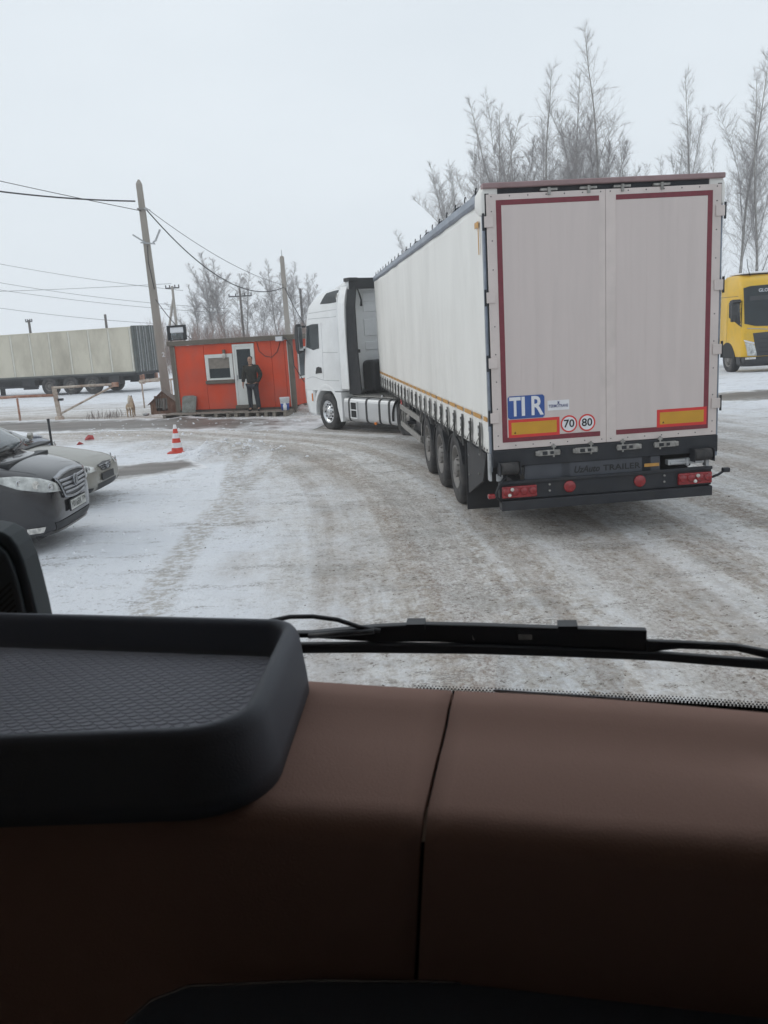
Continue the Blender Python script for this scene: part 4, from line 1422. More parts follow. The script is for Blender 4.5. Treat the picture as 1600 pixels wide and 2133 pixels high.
def build_booth():
    t = thing('guard_booth', 'red metal-clad guard booth with white door and small window beside the road', 'booth', booth_pt(0, 0), BRZ)
    # local: x along the front, y into the booth, z up
    D = 2.3
    Z0, Z1 = 0.22, 2.30
    MB().box(0.0, 3.94, 0.03, D, Z0, Z1).build('wall', 'red_panel', t)
    # cladding panels on the front
    for x0, x1, z0, z1 in ((0.0, 1.045, Z0, Z1), (1.055, 2.06, Z0, 1.02), (1.055, 2.06, 1.985, Z1), (2.84, 3.40, Z0, Z1), (3.41, 3.84, Z0, Z1), (3.85, 3.95, Z0, Z1)):
        MB().box(x0, x1, 0.0, 0.028, z0, z1).build('cladding_panel', 'red_panel', t, bevel=0.004)
    for y0, y1 in ((0.02, 1.1), (1.11, D)):
        MB().box(3.945, 3.965, y0, y1, Z0, Z1).build('cladding_panel', 'red_panel', t, bevel=0.004)
    # corner posts
    MB().box(-0.16, -0.012, -0.02, 0.14, 0.14, 2.31).build('corner_post', 'trim_brown', t, bevel=0.008)
    MB().box(3.97, 4.10, -0.02, 0.14, 0.14, 2.30).build('corner_post', 'trim_brown', t, bevel=0.008)
    MB().box(-0.012, 0.02, -0.03, -0.002, 0.22, 2.28).build('edge_strip', 'wood_grey', t)
    MB().box(3.955, 3.968, -0.03, 0.0, 0.22, 2.26).build('edge_strip', 'upvc', t)
    # roof and fascia
    MB().box(-0.20, 4.22, -0.10, D + 0.1, 2.315, 2.46).build('roof_slab', 'trim_brown', t, bevel=0.012)
    # window
    w = MB()
    x0, x1, z0, z1 = 1.08, 2.05, 1.155, 1.975
    fr = 0.115
    for a, b, c, d in ((x0, x1, z1 - fr, z1), (x0, x1, z0, z0 + 0.06), (x0, x0 + fr, z0 + 0.06, z1 - fr), (x1 - fr, x1, z0 + 0.06, z1 - fr)):
        w.box(a, b, -0.035, 0.025, c, d)
    wo = w.build('window', 'upvc', t, bevel=0.006)
    MB().box(x0 + fr, x1 - fr, 0.0, 0.006, z0 + 0.06, z1 - fr).build('pane', 'dark_glass', wo)
    MB().grid(lambda u, v: (x0 + fr + u * (x1 - x0 - 2 * fr), -0.003, 1.52 + v * 0.34), 4, 3).build('net_curtain', 'curtain_cloth', wo)
    MB().box(x0 - 0.04, x1 + 0.02, -0.06, 0.02, 1.04, 1.145).build('sill', 'trim_brown', wo, bevel=0.006)
    # door
    x0, x1, z0, z1 = 2.075, 2.825, 0.33, 2.255
    d = MB()
    for a, b, c, e in ((x0, x1, z1 - 0.075, z1), (x0, x0 + 0.07, z0, z1 - 0.075), (x1 - 0.07, x1, z0, z1 - 0.075)):
        d.box(a, b, -0.03, 0.025, c, e)
    do = d.build('door', 'upvc', t, bevel=0.005)
    l = MB()
    l.box(x0 + 0.072, x1 - 0.072, -0.018, 0.02, z0, 1.15)
    l.box(x0 + 0.072, x1 - 0.072, -0.018, 0.02, 2.09, z1 - 0.077)
    l.box(x0 + 0.072, x0 + 0.135, -0.018, 0.02, 1.15, 2.09)
    l.box(x1 - 0.135, x1 - 0.072, -0.018, 0.02, 1.15, 2.09)
    l.build('door_leaf', 'upvc', do, bevel=0.004)
    MB().box(x0 + 0.135, x1 - 0.135, -0.004, 0.004, 1.15, 2.09).build('pane', 'dark_glass', do)
    MB().box(x0 + 0.085, x0 + 0.11, -0.05, -0.018, 1.12, 1.28).build('handle', 'steel_grey', do, bevel=0.004)
    MB().box(x0 - 0.03, x1 + 0.02, -0.09, 0.02, 0.22, 0.325).build('door_step', 'trim_brown', t)
    # lamps, cable loops
    m = MB().box(1.76, 1.84, -0.11, -0.03, 1.99, 2.11)
    lp = m.build('wall_lamp', 'trim_brown', t, bevel=0.01)
    MB().lathe([(0.001, -0.1), (0.05, -0.1), (0.06, 0.0), (0.045, 0.06)], c=(1.80, -0.09, 1.93), axis='z', n=12).build('lamp_shade', 'lamp_clear', lp, smooth=True)
    fl = MB().box(3.66, 3.90, -0.20, -0.105, 2.27, 2.42).build('floodlight', 'steel_grey', t, bevel=0.008)
    MB().box(3.675, 3.885, -0.206, -0.202, 2.29, 2.40).build('floodlight_glass', 'sticker_white', fl)
    MB().tube([(2.95, -0.015, 2.28), (3.0, -0.02, 2.0), (3.2, -0.02, 1.83), (3.42, -0.02, 1.79), (3.62, -0.02, 1.95), (3.75, -0.02, 2.26)], 0.010, n=5).build('loose_cable', 'cable', t, smooth=True)
    MB().tube([(3.95, -0.11, 2.36), (4.16, -0.12, 2.1), (4.18, -0.1, 1.5), (4.3, 0.3, 1.0), (4.5, 0.9, 0.55)], 0.013, n=5).build('loose_cable', 'cable', t, smooth=True)
    # side window on the right end
    m = MB()
    for a, b, c, e in ((0.75, 1.55, 1.98, 2.05), (0.75, 1.55, 1.05, 1.12), (0.75, 0.82, 1.12, 1.98), (1.48, 1.55, 1.12, 1.98)):
        m.box(3.967, 4.0, a, b, c, e)
    sw = m.build('window', 'upvc', t)
    MB().box(3.968, 3.975, 0.82, 1.48, 1.12, 1.98).build('pane', 'dark_glass', sw)
    # base beams
    for y in (0.15, 1.1, 2.1):
        MB().box(-0.1, 4.05, y - 0.06, y + 0.06, 0.0, 0.215).build('base_beam', 'wood_grey', t)
    return t


build_booth()


def build_boardwalk():
    t = thing('boardwalk', 'low boardwalk of weathered pallets along the front of the red booth', 'pallet', booth_pt(0, 0), BRZ)
    r = random.Random(3)
    for k in range(5):
        y = -0.11 - k * 0.135
        xs = [-0.30, 0.95, 2.1, 3.15, 4.08]
        for i in range(4):
            a, b = xs[i] + r.uniform(0.005, 0.02), xs[i + 1] - r.uniform(0.005, 0.02)
            zz = 0.125 + r.uniform(-0.006, 0.006)
            MB().box(a, b, y - 0.057, y + 0.057, zz, zz + 0.028).build('plank', 'wood_grey', t, bevel=0.004)
    for x in (-0.22, 0.35, 0.72, 1.15, 1.62, 2.02, 2.32, 2.7, 3.05, 3.35, 3.62, 3.98):
        MB().box(x - 0.055 * r.uniform(0.7, 1.2), x + 0.055, -0.70, -0.06, -0.02, 0.122).build('block', 'wood_grey', t, bevel=0.006)
    MB().box(-0.32, 4.05, -0.10, -0.03, 0.0, 0.11).build('bearer', 'wood_grey', t)
    return t


build_boardwalk()

m = MB()
m.prism([(0, 0), (0.50, 0), (0.52, 0.52), (0.40, 0.555), (0.07, 0.55), (0.0, 0.50)], 'y', -0.018, 0.018)
o = m.build('leaning_board', 'board_old', None, bevel=0.005)
o.location = booth_pt(0.15, -0.20, 0.158)
o.rotation_euler = (math.radians(-14), 0, BRZ)
tag(o, 'weathered grey board leaning against the left end of the red booth', 'board')


def build_bucket():
    p = booth_pt(3.90, -0.42, 0.155)
    t = thing('paint_tub', 'blue and white paint tub standing at the right corner of the red booth', 'tub', p, 0.3)
    MB().lathe([(0.001, 0), (0.125, 0), (0.14, 0.21)], axis='z', n=20).build('lower_body', 'bucket_blue', t, smooth=True)
    MB().lathe([(0.14, 0.211), (0.15, 0.36), (0.158, 0.365), (0.158, 0.40), (0.001, 0.402)], axis='z', n=20).build('upper_body', 'bucket_white', t, smooth=True)
    MB().tube([(-0.158, 0, 0.36), (-0.14, -0.1, 0.28), (0, -0.175, 0.22), (0.14, -0.1, 0.28), (0.158, 0, 0.36)], 0.005, n=5).build('bail', 'steel_grey', t)
    q = MB()
    q.lathe([(0.001, 0), (0.055, 0.01), (0.06, 0.16), (0.04, 0.2), (0.02, 0.24), (0.001, 0.245)], axis='z', n=12)
    b = q.build('plastic_bottle', 'sticker_white', None, smooth=True)
    pp = booth_pt(3.98, -0.62, 0.158)
    b.location = pp
    b.rotation_euler = (0, 0.0, 0)
    tag(b, 'white plastic bottle in front of the blue paint tub at the booth corner', 'bottle')


build_bucket()


def build_roof_box():
    p = booth_pt(-0.23, 0.05, 2.47)
    t = thing('roof_lightbox', 'dark-framed box sign with snow on its top, standing on the booth roof', 'sign', p, BRZ)
    for x in (0.08, 0.56):
        MB().box(x - 0.015, x + 0.015, 0.05, 0.08, -0.005, 0.26).build('leg', 'chassis', t)
    f = MB()
    for a, b, c, e in ((0, 0.64, 0.44, 0.50), (0, 0.64, 0.02, 0.05), (0, 0.05, 0.05, 0.44), (0.60, 0.64, 0.05, 0.44)):
        f.box(a, b, 0.0, 0.14, c, e)
    f.build('frame', 'chassis', t, bevel=0.006)
    MB().box(0.10, 0.598, 0.02, 0.10, 0.25, 0.438).build('snow_face', 'snow_cap', t, bevel=0.03, seg=3)
    MB().box(0.052, 0.598, 0.06, 0.07, 0.052, 0.248).build('pane', 'pane_glass', t)


build_roof_box()


# ------------------------------------------------------------------ kennel, barrier, cone, debris
def build_kennel():
    t = thing('dog_kennel', 'brown plank dog kennel with a pitched roof at the foot of the concrete pole', 'kennel', (-7.86, 29.45, gz(-7.86, 29.45)), math.atan2(0.1, 0.9))
    W, D = 0.86, 0.9
    r = random.Random(5)
    # front: planks round the opening
    for k in range(9):
        x0, x1 = k * W / 9 + 0.003, (k + 1) * W / 9 - 0.003
        xm = (x0 + x1) / 2
        top = 0.42 + 0.36 * (1 - abs(xm - W / 2) / (W / 2))
        inside = 0.16 < xm < 0.62
        if inside:
            MB().box(x0, x1, 0.0, 0.02, 0.02, 0.13).build('plank', 'wood_brown', t)
            MB().box(x0, x1, 0.0, 0.02, 0.56, max(0.57, top)).build('plank', 'wood_brown', t)
        else:
            MB().box(x0, x1, 0.0, 0.02, 0.02, top).build('plank', 'wood_brown', t)
    for s, x in (('l', 0.0), ('r', W)):
        for k in range(4):
            MB().box(x - 0.012, x + 0.012, 0.022, D, 0.03 + k * 0.1, 0.125 + k * 0.1).build('side_plank', 'wood_brown', t)
    MB().box(0.02, W - 0.02, D - 0.02, D, 0.02, 0.6).build('back_wall', 'wood_brown', t)
    MB().box(0.02, W - 0.02, 0.03, D - 0.03, 0.02, 0.05).build('floor_board', 'wood_brown', t)
    for s in (-1, 1):
        m = MB()
        e = W / 2 + s * (W / 2 + 0.08)
        m.bar((W / 2 + 0.0, -0.08, 0.80), (e, -0.08, 0.36), 0.02, 0.02)
        for k in range(5):
            y0 = -0.08 + k * 0.21
            q = MB()
            q.add([(W / 2, y0 + 0.004, 0.815), (e, y0 + 0.004, 0.37), (e, y0 + 0.206, 0.37), (W / 2, y0 + 0.206, 0.815), (W / 2, y0 + 0.004, 0.79), (e, y0 + 0.004, 0.345), (e, y0 + 0.206, 0.345), (W / 2, y0 + 0.206, 0.79)],
                  [(0, 1, 2, 3), (7, 6, 5, 4), (0, 4, 5, 1), (1, 5, 6, 2), (2, 6, 7, 3), (3, 7, 4, 0)])
            q.build('roof_board', 'trim_brown', t)
        m.build('barge_board', 'wood_brown', t)
    # sacking strips hanging in the doorway
    for k, (x, w, z0) in enumerate(((0.20, 0.05, 0.2), (0.28, 0.05, 0.24), (0.36, 0.06, 0.22), (0.45, 0.10, 0.17), (0.55, 0.06, 0.2))):
        MB().grid(lambda u, v: (x + (u - 0.5) * w + 0.01 * math.sin(v * 5), 0.03 + 0.015 * math.sin(u * 6 + v * 3), 0.56 - v * (0.56 - z0)), 3, 6).build('sacking_strip', 'board_old', t, smooth=True)
    bw = MB().lathe([(0.05, 0.0), (0.10, 0.02), (0.12, 0.08), (0.11, 0.08), (0.09, 0.03), (0.001, 0.02)], axis='z', n=16).build('dog_bowl', 'steel_grey', None, smooth=True)
    bw.location = (-8.02, 29.35, gz(-8.02, 29.35) + 0.005)
    tag(bw, 'grey metal dog bowl in the snow beside the kennel', 'bowl')


build_kennel()


def build_barrier():
    t = thing('barrier_gate', 'rusty white swing barrier with diagonal brace on a leaning post', 'barrier', (-11.25, 30.0, gz(-11.25, 30)))
    MB().bar((0.02, 0, -0.05), (-0.06, 0, 1.17), 0.15, 0.13).build('post', 'rust_white', t, bevel=0.01)
    MB().lathe([(0.17, 0.0), (0.15, 0.10), (0.09, 0.14)], axis='z', n=12).build('post_foot', 'rust_white', t)
    MB().tube([(-0.06, -0.05, 1.12), (1.0, -0.05, 1.125), (2.12, -0.05, 1.12)], 0.045, n=10).build('boom', 'rust_white', t, smooth=True)
    MB().tube([(0.10, -0.05, 0.22), (1.1, -0.05, 0.66), (2.08, -0.05, 1.08)], 0.036, n=10).build('brace', 'rust_white', t, smooth=True)
    MB().box(2.0, 2.22, -0.10, 0.0, 1.03, 1.19).build('boom_end', 'rust_red', t, bevel=0.01)
    MB().box(0.05, 0.20, -0.08, 0.08, 0.66, 0.74).build('hinge', 'chassis', t)
    b = MB().tube([(-14.6, 31.2, 0.80), (-12.9, 30.6, 0.86), (-11.38, 30.05, 0.86)], 0.05, n=10)
    for x, y in ((-14.3, 31.1), (-12.9, 30.6)):
        b.tube([(x, y, -0.05), (x, y, 0.80)], 0.04, n=8)
    o = b.build('pipe_rail', 'rust_red', None, smooth=True)
    tag(o, 'rusty red and white pipe rail running left from the barrier post', 'railing')
    b = MB().tube([(-9.2, 33.2, 1.0), (-7.9, 33.6, 1.03)], 0.035, n=8)
    b.tube([(-9.1, 33.2, -0.05), (-9.1, 33.2, 1.0)], 0.03, n=8)
    b.tube([(-8.05, 33.55, -0.05), (-8.05, 33.55, 1.02)], 0.03, n=8)
    o = b.build('pipe_rail', 'rust_white', None, smooth=True)
    tag(o, 'pale pipe rail between the barrier end and the concrete pole', 'railing')


build_barrier()


def build_cone():
    x, y = -4.53, 18.78
    t = thing('traffic_cone', 'red and white striped traffic cone standing in the snow', 'cone', (x, y, gz(x, y) - 0.02))
    hs = [0.0, 0.11, 0.22, 0.32, 0.43, 0.53, 0.62]
    R = lambda z: 0.135 - (0.135 - 0.028) * z / 0.62
    for k in range(6):
        z0, z1 = hs[k], hs[k + 1]
        prof = [(R(z0), z0), (R(z1), z1)]
        if k == 5:
            prof.append((0.001, z1))
        MB().lathe(prof, axis='z', n=24).build('band', 'cone_red' if k % 2 == 0 else 'cone_white', t, smooth=True)
    MB().box(-0.19, 0.19, -0.19, 0.19, -0.03, 0.025).build('base', 'cone_red', t, bevel=0.012)


build_cone()
m = MB()
m.add([(0, 0, 0.02), (0.16, -0.02, 0.10), (0.26, 0.03, 0.03), (0.13, 0.10, 0.02), (0.10, 0.04, 0.16), (0.22, 0.06, 0.14), (0.02, 0.05, 0.09)], [(0, 1, 4), (1, 2, 5), (1, 5, 4), (4, 5, 3), (0, 4, 6), (6, 4, 3), (2, 3, 5), (0, 6, 3), (0, 3, 2, 1)])
o = m.build('cone_scrap', 'debris_red', None)
o.location = (-7.83, 22.4, gz(-7.83, 22.4) - 0.01)
tag(o, 'larger torn red scrap lying in the snow beyond the beige sedan', 'debris')
m = MB()
m.add([(0, 0, 0.0), (0.10, -0.02, 0.07), (0.20, 0.02, 0.02), (0.09, 0.08, 0.02), (0.08, 0.03, 0.09)], [(0, 1, 4), (1, 2, 4), (2, 3, 4), (3, 0, 4), (0, 3, 2, 1)])
o = m.build('cone_scrap', 'debris_red', None)
o.location = (-7.78, 21.6, gz(-7.78, 21.6) - 0.005)
tag(o, 'smaller torn red scrap lying in the snow nearer the beige sedan', 'debris')
o = MB().tube([(0, 0, -0.1), (-0.008, 0, 0.6), (-0.012, 0, 1.05), (-0.012, 0, 1.14)], [0.026, 0.024, 0.022, 0.030], n=8).build('marker_post', 'cable', None, smooth=True)
o.location = (-6.21, 16.0, 0)
tag(o, 'thin black marker post standing behind the bonnet of the beige sedan', 'post')


# ------------------------------------------------------------------ poles and wires
def build_pole():
    t = thing('utility_pole', 'tall pale concrete utility pole behind the dog kennel', 'pole', (-7.62, 31.0, 0))
    m = MB()
    rings = []
    for z, w in ((-0.3, 0.17), (4, 0.135), (7.85, 0.105), (8.0, 0.03)):
        x = -0.02 * z
        rings.append([(x - w, -w * 0.8, z), (x + w, -w * 0.8, z), (x + w * 0.8, w * 0.8, z), (x - w * 0.8, w * 0.8, z)])
    m.loft(rings).build('shaft', 'concrete', t, bevel=0.02)
    z = 5.85
    a = MB()
    a.bar((-0.55, -0.13, z + 0.33), (-0.15, -0.13, z + 0.05), 0.05)
    a.bar((-0.3, -0.14, z + 0.05), (0.20, -0.14, z - 0.02), 0.045)
    a.bar((0.12, -0.13, z + 0.02), (0.26, -0.13, z + 0.12), 0.05)
    a.bar((0.22, -0.13, z + 0.08), (0.42, -0.13, z + 0.45), 0.055)
    a.build('bracket', 'steel_grey', t)
    MB().box(-0.30, 0.02, -0.13, 0.12, 7.00, 7.05).build('clamp', 'galv', t)
    MB().bar((-0.05, -0.12, 7.02), (0.16, -0.14, 6.95), 0.04).build('hook', 'steel_grey', t)
    MB().tube([(-0.08, -0.16, 5.8), (-0.10, -0.17, 5.2), (-0.05, -0.17, 4.8), (0.0, -0.16, 4.3)], 0.015, n=5).build('down_lead', 'cable', t, smooth=True)
    lettering('2', 0.22, 'sticker_white', t, (0.06, -0.155, 2.02), rot=(math.pi / 2, 0, 0), bold=0.006)


build_pole()
t = thing('utility_pole', 'plain concrete pole rising behind the right end of the booth roof', 'pole', (-4.44, 45, 0))
MB().loft([[(-w, -w, z), (w, -w, z), (w, w, z), (-w, w, z)] for z, w in ((-0.3, 0.15), (6.4, 0.10), (6.45, 0.05))]).build('shaft', 'concrete', t)
MB().tube([(0, 0, 6.4), (0, 0, 6.75)], 0.02, n=6).build('pin', 'steel_grey', t)


def far_pole(label, x, y, h, arm=0.0, arm_z=0.0, strut=None, m='pole_wood', r=0.11, tilt=0.0):
    t = thing('utility_pole', label, 'pole', (x, y, 0), 0.0)
    MB().tube([(tilt, 0, -0.3), (0, 0, h)], [r, r * 0.75], n=8).build('shaft', m, t, smooth=True)
    if arm:
        MB().box(-arm, arm, -0.05, 0.05, arm_z - 0.05, arm_z + 0.05).build('crossarm', 'cable', t)
        for s in (-1, -0.4, 0.4, 1):
            MB().tube([(s * arm * 0.95, 0, arm_z + 0.04), (s * arm * 0.95, 0, arm_z + 0.24)], 0.05, n=6).build('insulator', 'cable', t)
    if strut:
        MB().tube([strut, (0, 0, h - 0.9)], 0.10, n=8).build('strut', m, t, smooth=True)


far_pole('far concrete pole with a slanted strut, left of the booth roof sign', -15.85, 70, 6.9, 0.55, 6.75, (-1.6, 0, -0.2), 'concrete', 0.13)
far_pole('dark wooden pole with crossarm among the birches behind the booth', -11.25, 75, 6.75, 1.0, 6.05)
far_pole('dark far pole beside the white tractor cab', -7.27, 90, 7.2, 0.0, 0, None, 'pole_wood', 0.16)
far_pole('short dark pole top above the left part of the box trailer', -31.6, 80, 5.3, 0.3, 5.15, None, 'pole_wood', 0.15)
far_pole('short dark pole top above the right part of the box trailer', -24.55, 80, 5.4, 0.0, 0, None, 'pole_wood', 0.15)


def wire(label, a, b, sag, r, m='cable', n=26, name='power_line'):
    a, b = Vector(a), Vector(b)
    pts = []
    for i in range(n + 1):
        t = i / n
        p = a.lerp(b, t)
        p.z -= sag * 4 * t * (1 - t)
        pts.append(p)
    o = MB().tube(pts, r, n=5).build(name, m, None, smooth=True)
    tag(o, label, 'cable', 'overhead wires')


wire('thick black cable coming from the left edge to the concrete pole', (-20.5, 27.5, 9.9), (-7.95, 30.9, 7.28), 0.55, 0.026)
wire('thin upper wire coming from the left edge to the concrete pole', (-20.5, 27.5, 10.35), (-7.78, 30.9, 6.95), 0.12, 0.012)
wire('thick black cable sagging from the concrete pole to the pole behind the booth', (-7.6, 30.9, 6.98), (-4.44, 44.9, 4.9), 1.15, 0.022)
wire('thin wire from the concrete pole to the pole behind the booth', (-7.5, 30.9, 6.95), (-4.44, 44.9, 5.0), 0.35, 0.011)
wire('black cable dropping from the concrete pole to the booth roof', (-7.62, 30.86, 3.95), (-6.2, 29.4, 2.5), 0.12, 0.014)
wire('dark cable dropping from the far concrete pole behind the tractor cab', (-4.40, 44.9, 4.85), (-2.6, 40, 2.2), 0.3, 0.02)
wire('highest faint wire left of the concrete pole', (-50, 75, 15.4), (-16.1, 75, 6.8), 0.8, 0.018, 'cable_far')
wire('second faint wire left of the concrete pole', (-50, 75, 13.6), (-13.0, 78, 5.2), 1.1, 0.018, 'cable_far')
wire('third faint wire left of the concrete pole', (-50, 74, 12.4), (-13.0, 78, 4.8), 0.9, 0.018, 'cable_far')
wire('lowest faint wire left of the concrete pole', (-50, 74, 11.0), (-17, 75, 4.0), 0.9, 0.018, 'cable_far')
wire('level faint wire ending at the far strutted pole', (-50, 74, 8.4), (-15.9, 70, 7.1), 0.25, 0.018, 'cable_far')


# ------------------------------------------------------------------ parked cars
def car_section(y, w, zb, zs, zt):
    half = [(0, zb), (w * 0.78, zb), (w * 0.94, zb + 0.05), (w * 0.99, zb + 0.28 * (zs - zb)), (w, zb + 0.62 * (zs - zb)), (w * 0.985, zs - 0.07), (w * 0.93, zs), (w * 0.62, zs + (zt - zs) * 0.72), (w * 0.3, zs + (zt - zs) * 0.95)]
    ring = [(x, y, z) for x, z in half] + [(0, y, zt)] + [(-x, y, z) for x, z in half[:0:-1]]
    return ring


def green_ring(z, yf, w, yb, r=0.16):
    half = [(-(w - r), yb), (-w, yb + r), (-w, yb + (yf - yb) * 0.3), (-w, yb + (yf - yb) * 0.6), (-w, yf - r * 2.2), (-w + r * 0.35, yf - r * 0.9), (-w * 0.72, yf - r * 0.25), (-w * 0.35, yf - 0.02)]
    pts = half + [(0, yf)] + [(-x, y) for x, y in half[::-1]]
    return [(x, y, z) for x, y in pts]


def build_van():
    h = Vector((1.0, 0.0)).normalized()
    t = thing('minivan', 'black minivan with chrome grille, nearest parked car at the left edge', 'car', (-3.88, 10.50, 0), math.atan2(-h.x, h.y))
    t.scale = (1.0, 1.0, 1.04)
    st = [(0.0, 0.52, 0.33, 0.74, 0.80), (-0.05, 0.66, 0.25, 0.84, 0.90), (-0.17, 0.775, 0.20, 0.90, 0.965), (-0.42, 0.87, 0.19, 0.97, 1.05), (-0.95, 0.915, 0.19, 1.07, 1.17),
          (-1.5, 0.915, 0.19, 1.09, 1.17), (-3.6, 0.915, 0.2, 1.10, 1.17), (-4.5, 0.90, 0.24, 1.08, 1.15), (-4.82, 0.80, 0.34, 1.0, 1.05)]
    body = MB().loft([car_section(*s) for s in st]).build('body', 'van_black', t, smooth=True, subsurf=2)
    gr = [(1.02, -0.46, 0.86, -4.74), (1.25, -0.80, 0.835, -4.72), (1.5, -1.22, 0.79, -4.66), (1.72, -1.68, 0.735, -4.56), (1.83, -2.15, 0.66, -4.4), (1.87, -2.7, 0.5, -4.1)]
    gh = MB().loft([green_ring(*s) for s in gr]).build('cabin', 'van_black', t, smooth=True, subsurf=1)
    bv, gv = bvh_of(body), bvh_of(gh)
    F = Vector((0, -1, 0))
    # windscreen dropped on from the front and above
    patch(gv, [(-0.66, 1.70), (0, 1.76), (0.66, 1.70)], [(-0.78, 1.09), (0, 1.10), (0.78, 1.09)], F, 0.008, 14, 8, 'xz', name='windscreen', material='car_glass', parent=t)
    for s in (-1, 1):
        patch(gv, [(-1.40, 1.60), (-2.4, 1.68), (-4.3, 1.66)], [(-0.80, 1.18), (-2.4, 1.18), (-4.4, 1.22)], (-s, 0, 0), 0.006, 16, 6, 'yz', name='side_window', material='car_glass', parent=t)
    # grille: chrome surround, four bars, emblem ring
    gb = patch(bv, [(-0.46, 0.845), (-0.25, 0.875), (0, 0.885), (0.25, 0.875), (0.46, 0.845)], [(-0.33, 0.625), (-0.15, 0.60), (0, 0.595), (0.15, 0.60), (0.33, 0.625)], F, 0.012, 16, 6, 'xz', name='grille', material='grille_grey', parent=t)
    patch(bv, [(-0.51, 0.87), (-0.25, 0.91), (0, 0.92), (0.25, 0.91), (0.51, 0.87)], [(-0.47, 0.835), (-0.25, 0.865), (0, 0.875), (0.25, 0.865), (0.47, 0.835)], F, 0.030, 16, 2, 'xz', name='grille_top', material='grille_chrome', parent=gb, solid=0.01)
    patch(bv, [(-0.36, 0.635), (-0.15, 0.605), (0, 0.60), (0.15, 0.605), (0.36, 0.635)], [(-0.34, 0.60), (-0.15, 0.575), (0, 0.57), (0.15, 0.575), (0.34, 0.60)], F, 0.022, 16, 2, 'xz', name='grille_bottom', material='grille_chrome', parent=gb, solid=0.01)
    for s in (-1, 1):
        patch(bv, [(s * 0.50, 0.85), (s * 0.465, 0.85)], [(s * 0.37, 0.61), (s * 0.335, 0.61)], F, 0.024, 2, 8, 'xz', name='grille_side', material='grille_chrome', parent=gb, solid=0.01)
    for k in range(4):
        z = 0.65 + 0.050 * k
        w = 0.34 + 0.030 * k
        patch(bv, [(-w, z + 0.028), (0, z + 0.018), (w, z + 0.028)], [(-w, z), (0, z - 0.010), (w, z)], F, 0.026, 14, 1, 'xz', name='grille_bar', material='grille_chrome', parent=gb, solid=0.012)
    em = MB()
    em.tube([(0.062 * math.cos(a), 0.034, 0.765 + 0.068 * math.sin(a)) for a in np.linspace(0, 2 * math.pi, 21)], 0.011, n=6)
    em.build('emblem', 'grille_chrome', gb, smooth=True)
    MB().box(-0.014, 0.014, 0.03, 0.045, 0.70, 0.83).build('emblem_bar', 'grille_chrome', gb)
    for s in (-1, 1):
        d = Vector((-s * 0.55, -0.83, 0)).normalized()
        hl = patch(bv, [(s * 0.50, 0.80), (s * 0.76, 0.895), (s * 1.02, 0.945), (s * 1.28, 0.955)], [(s * 0.44, 0.70), (s * 0.78, 0.735), (s * 1.06, 0.80), (s * 1.28, 0.915)], d, 0.012, 16, 8, 'xz', name='headlight', material='headlight', parent=t, solid=0.006)
        for k, (px, pz, r) in enumerate(((0.66, 0.785, 0.042), (0.86, 0.83, 0.048), (1.04, 0.87, 0.035))):
            hit = bv.ray_cast(Vector((s * px, 0, pz)) - d * 5, d)[0]
            if hit:
                c = hit - d * 0.022
                q = MB().lathe([(r, 0), (r * 0.9, 0.006), (r * 0.6, 0.002), (0.001, 0.0)], axis='y', n=16)
                e = q.build('reflector', 'chrome' if k != 1 else 'lamp_clear', hl, smooth=True)
                e.location = c
                e.rotation_euler = (0, 0, math.atan2(-d.y, -d.x) - math.pi / 2)
        fg = patch(bv, [(s * 0.80, 0.34), (s * 1.02, 0.34)], [(s * 0.82, 0.27), (s * 1.0, 0.27)], d, 0.014, 6, 3, 'xz', name='fog_light', material='lamp_clear', parent=t)
        # mirror
        m = MB().loft([[(s * (0.88 + dx), -1.10 + dy, 1.12 + dz) for dx, dy, dz in ((0, 0, 0), (0.0, -0.10, 0), (0, -0.10, 0.14), (0, 0, 0.14))], [(s * (1.06 + dx), -1.12 + dy, 1.14 + dz) for dx, dy, dz in ((0, 0, 0), (0.0, -0.12, 0), (0, -0.12, 0.16), (0, 0, 0.16))]])
        m.build('mirror', 'van_black', t, bevel=0.03, seg=3)
        for y in (-0.95, -3.85):
            wheel_parts(t, s * 0.80, y, 0.325, 0.325, 0.21, s, rim_mat='rim_steel', rim_r=0.66, n=24)
            arc = [math.radians(a) for a in range(-5, 186, 12)]
            MB().prism([(y + math.cos(a) * 0.385, 0.325 + math.sin(a) * 0.385) for a in arc], 'x', s * 0.70, s * 0.917).build('wheel_arch', 'dark_inside', t)
    # lower intake, plate, wipers, bonnet seam
    patch(bv, [(-0.62, 0.36), (0, 0.36), (0.62, 0.36)], [(-0.55, 0.24), (0, 0.24), (0.55, 0.24)], F, 0.010, 12, 3, 'xz', name='lower_intake', material='black_plastic', parent=t)
    patch(bv, [(-0.66, 0.25), (0, 0.24), (0.66, 0.25)], [(-0.60, 0.17), (0, 0.16), (0.60, 0.17)], F, 0.030, 12, 2, 'xz', name='chin_spoiler', material='van_black', parent=t, solid=0.03, default=5.0)
    pl = MB().box(-0.275, 0.275, 0.012, 0.032, 0.425, 0.562).build('number_plate', 'black_plastic', t, bevel=0.004)
    MB().box(-0.260, 0.260, 0.031, 0.036, 0.437, 0.550).build('plate_face', 'plate', pl)
    lettering('У016ВК', 0.105, 'ink', pl, (0.075, 0.0375, 0.491), rot=(math.pi / 2, 0, math.pi), width=0.345, bold=0.0015)
    lettering('774', 0.07, 'ink', pl, (-0.195, 0.0375, 0.503), rot=(math.pi / 2, 0, math.pi), width=0.105, bold=0.001)
    MB().box(-0.137, -0.133, 0.0355, 0.0365, 0.442, 0.545).build('plate_divider', 'ink', pl)
    wb = gv
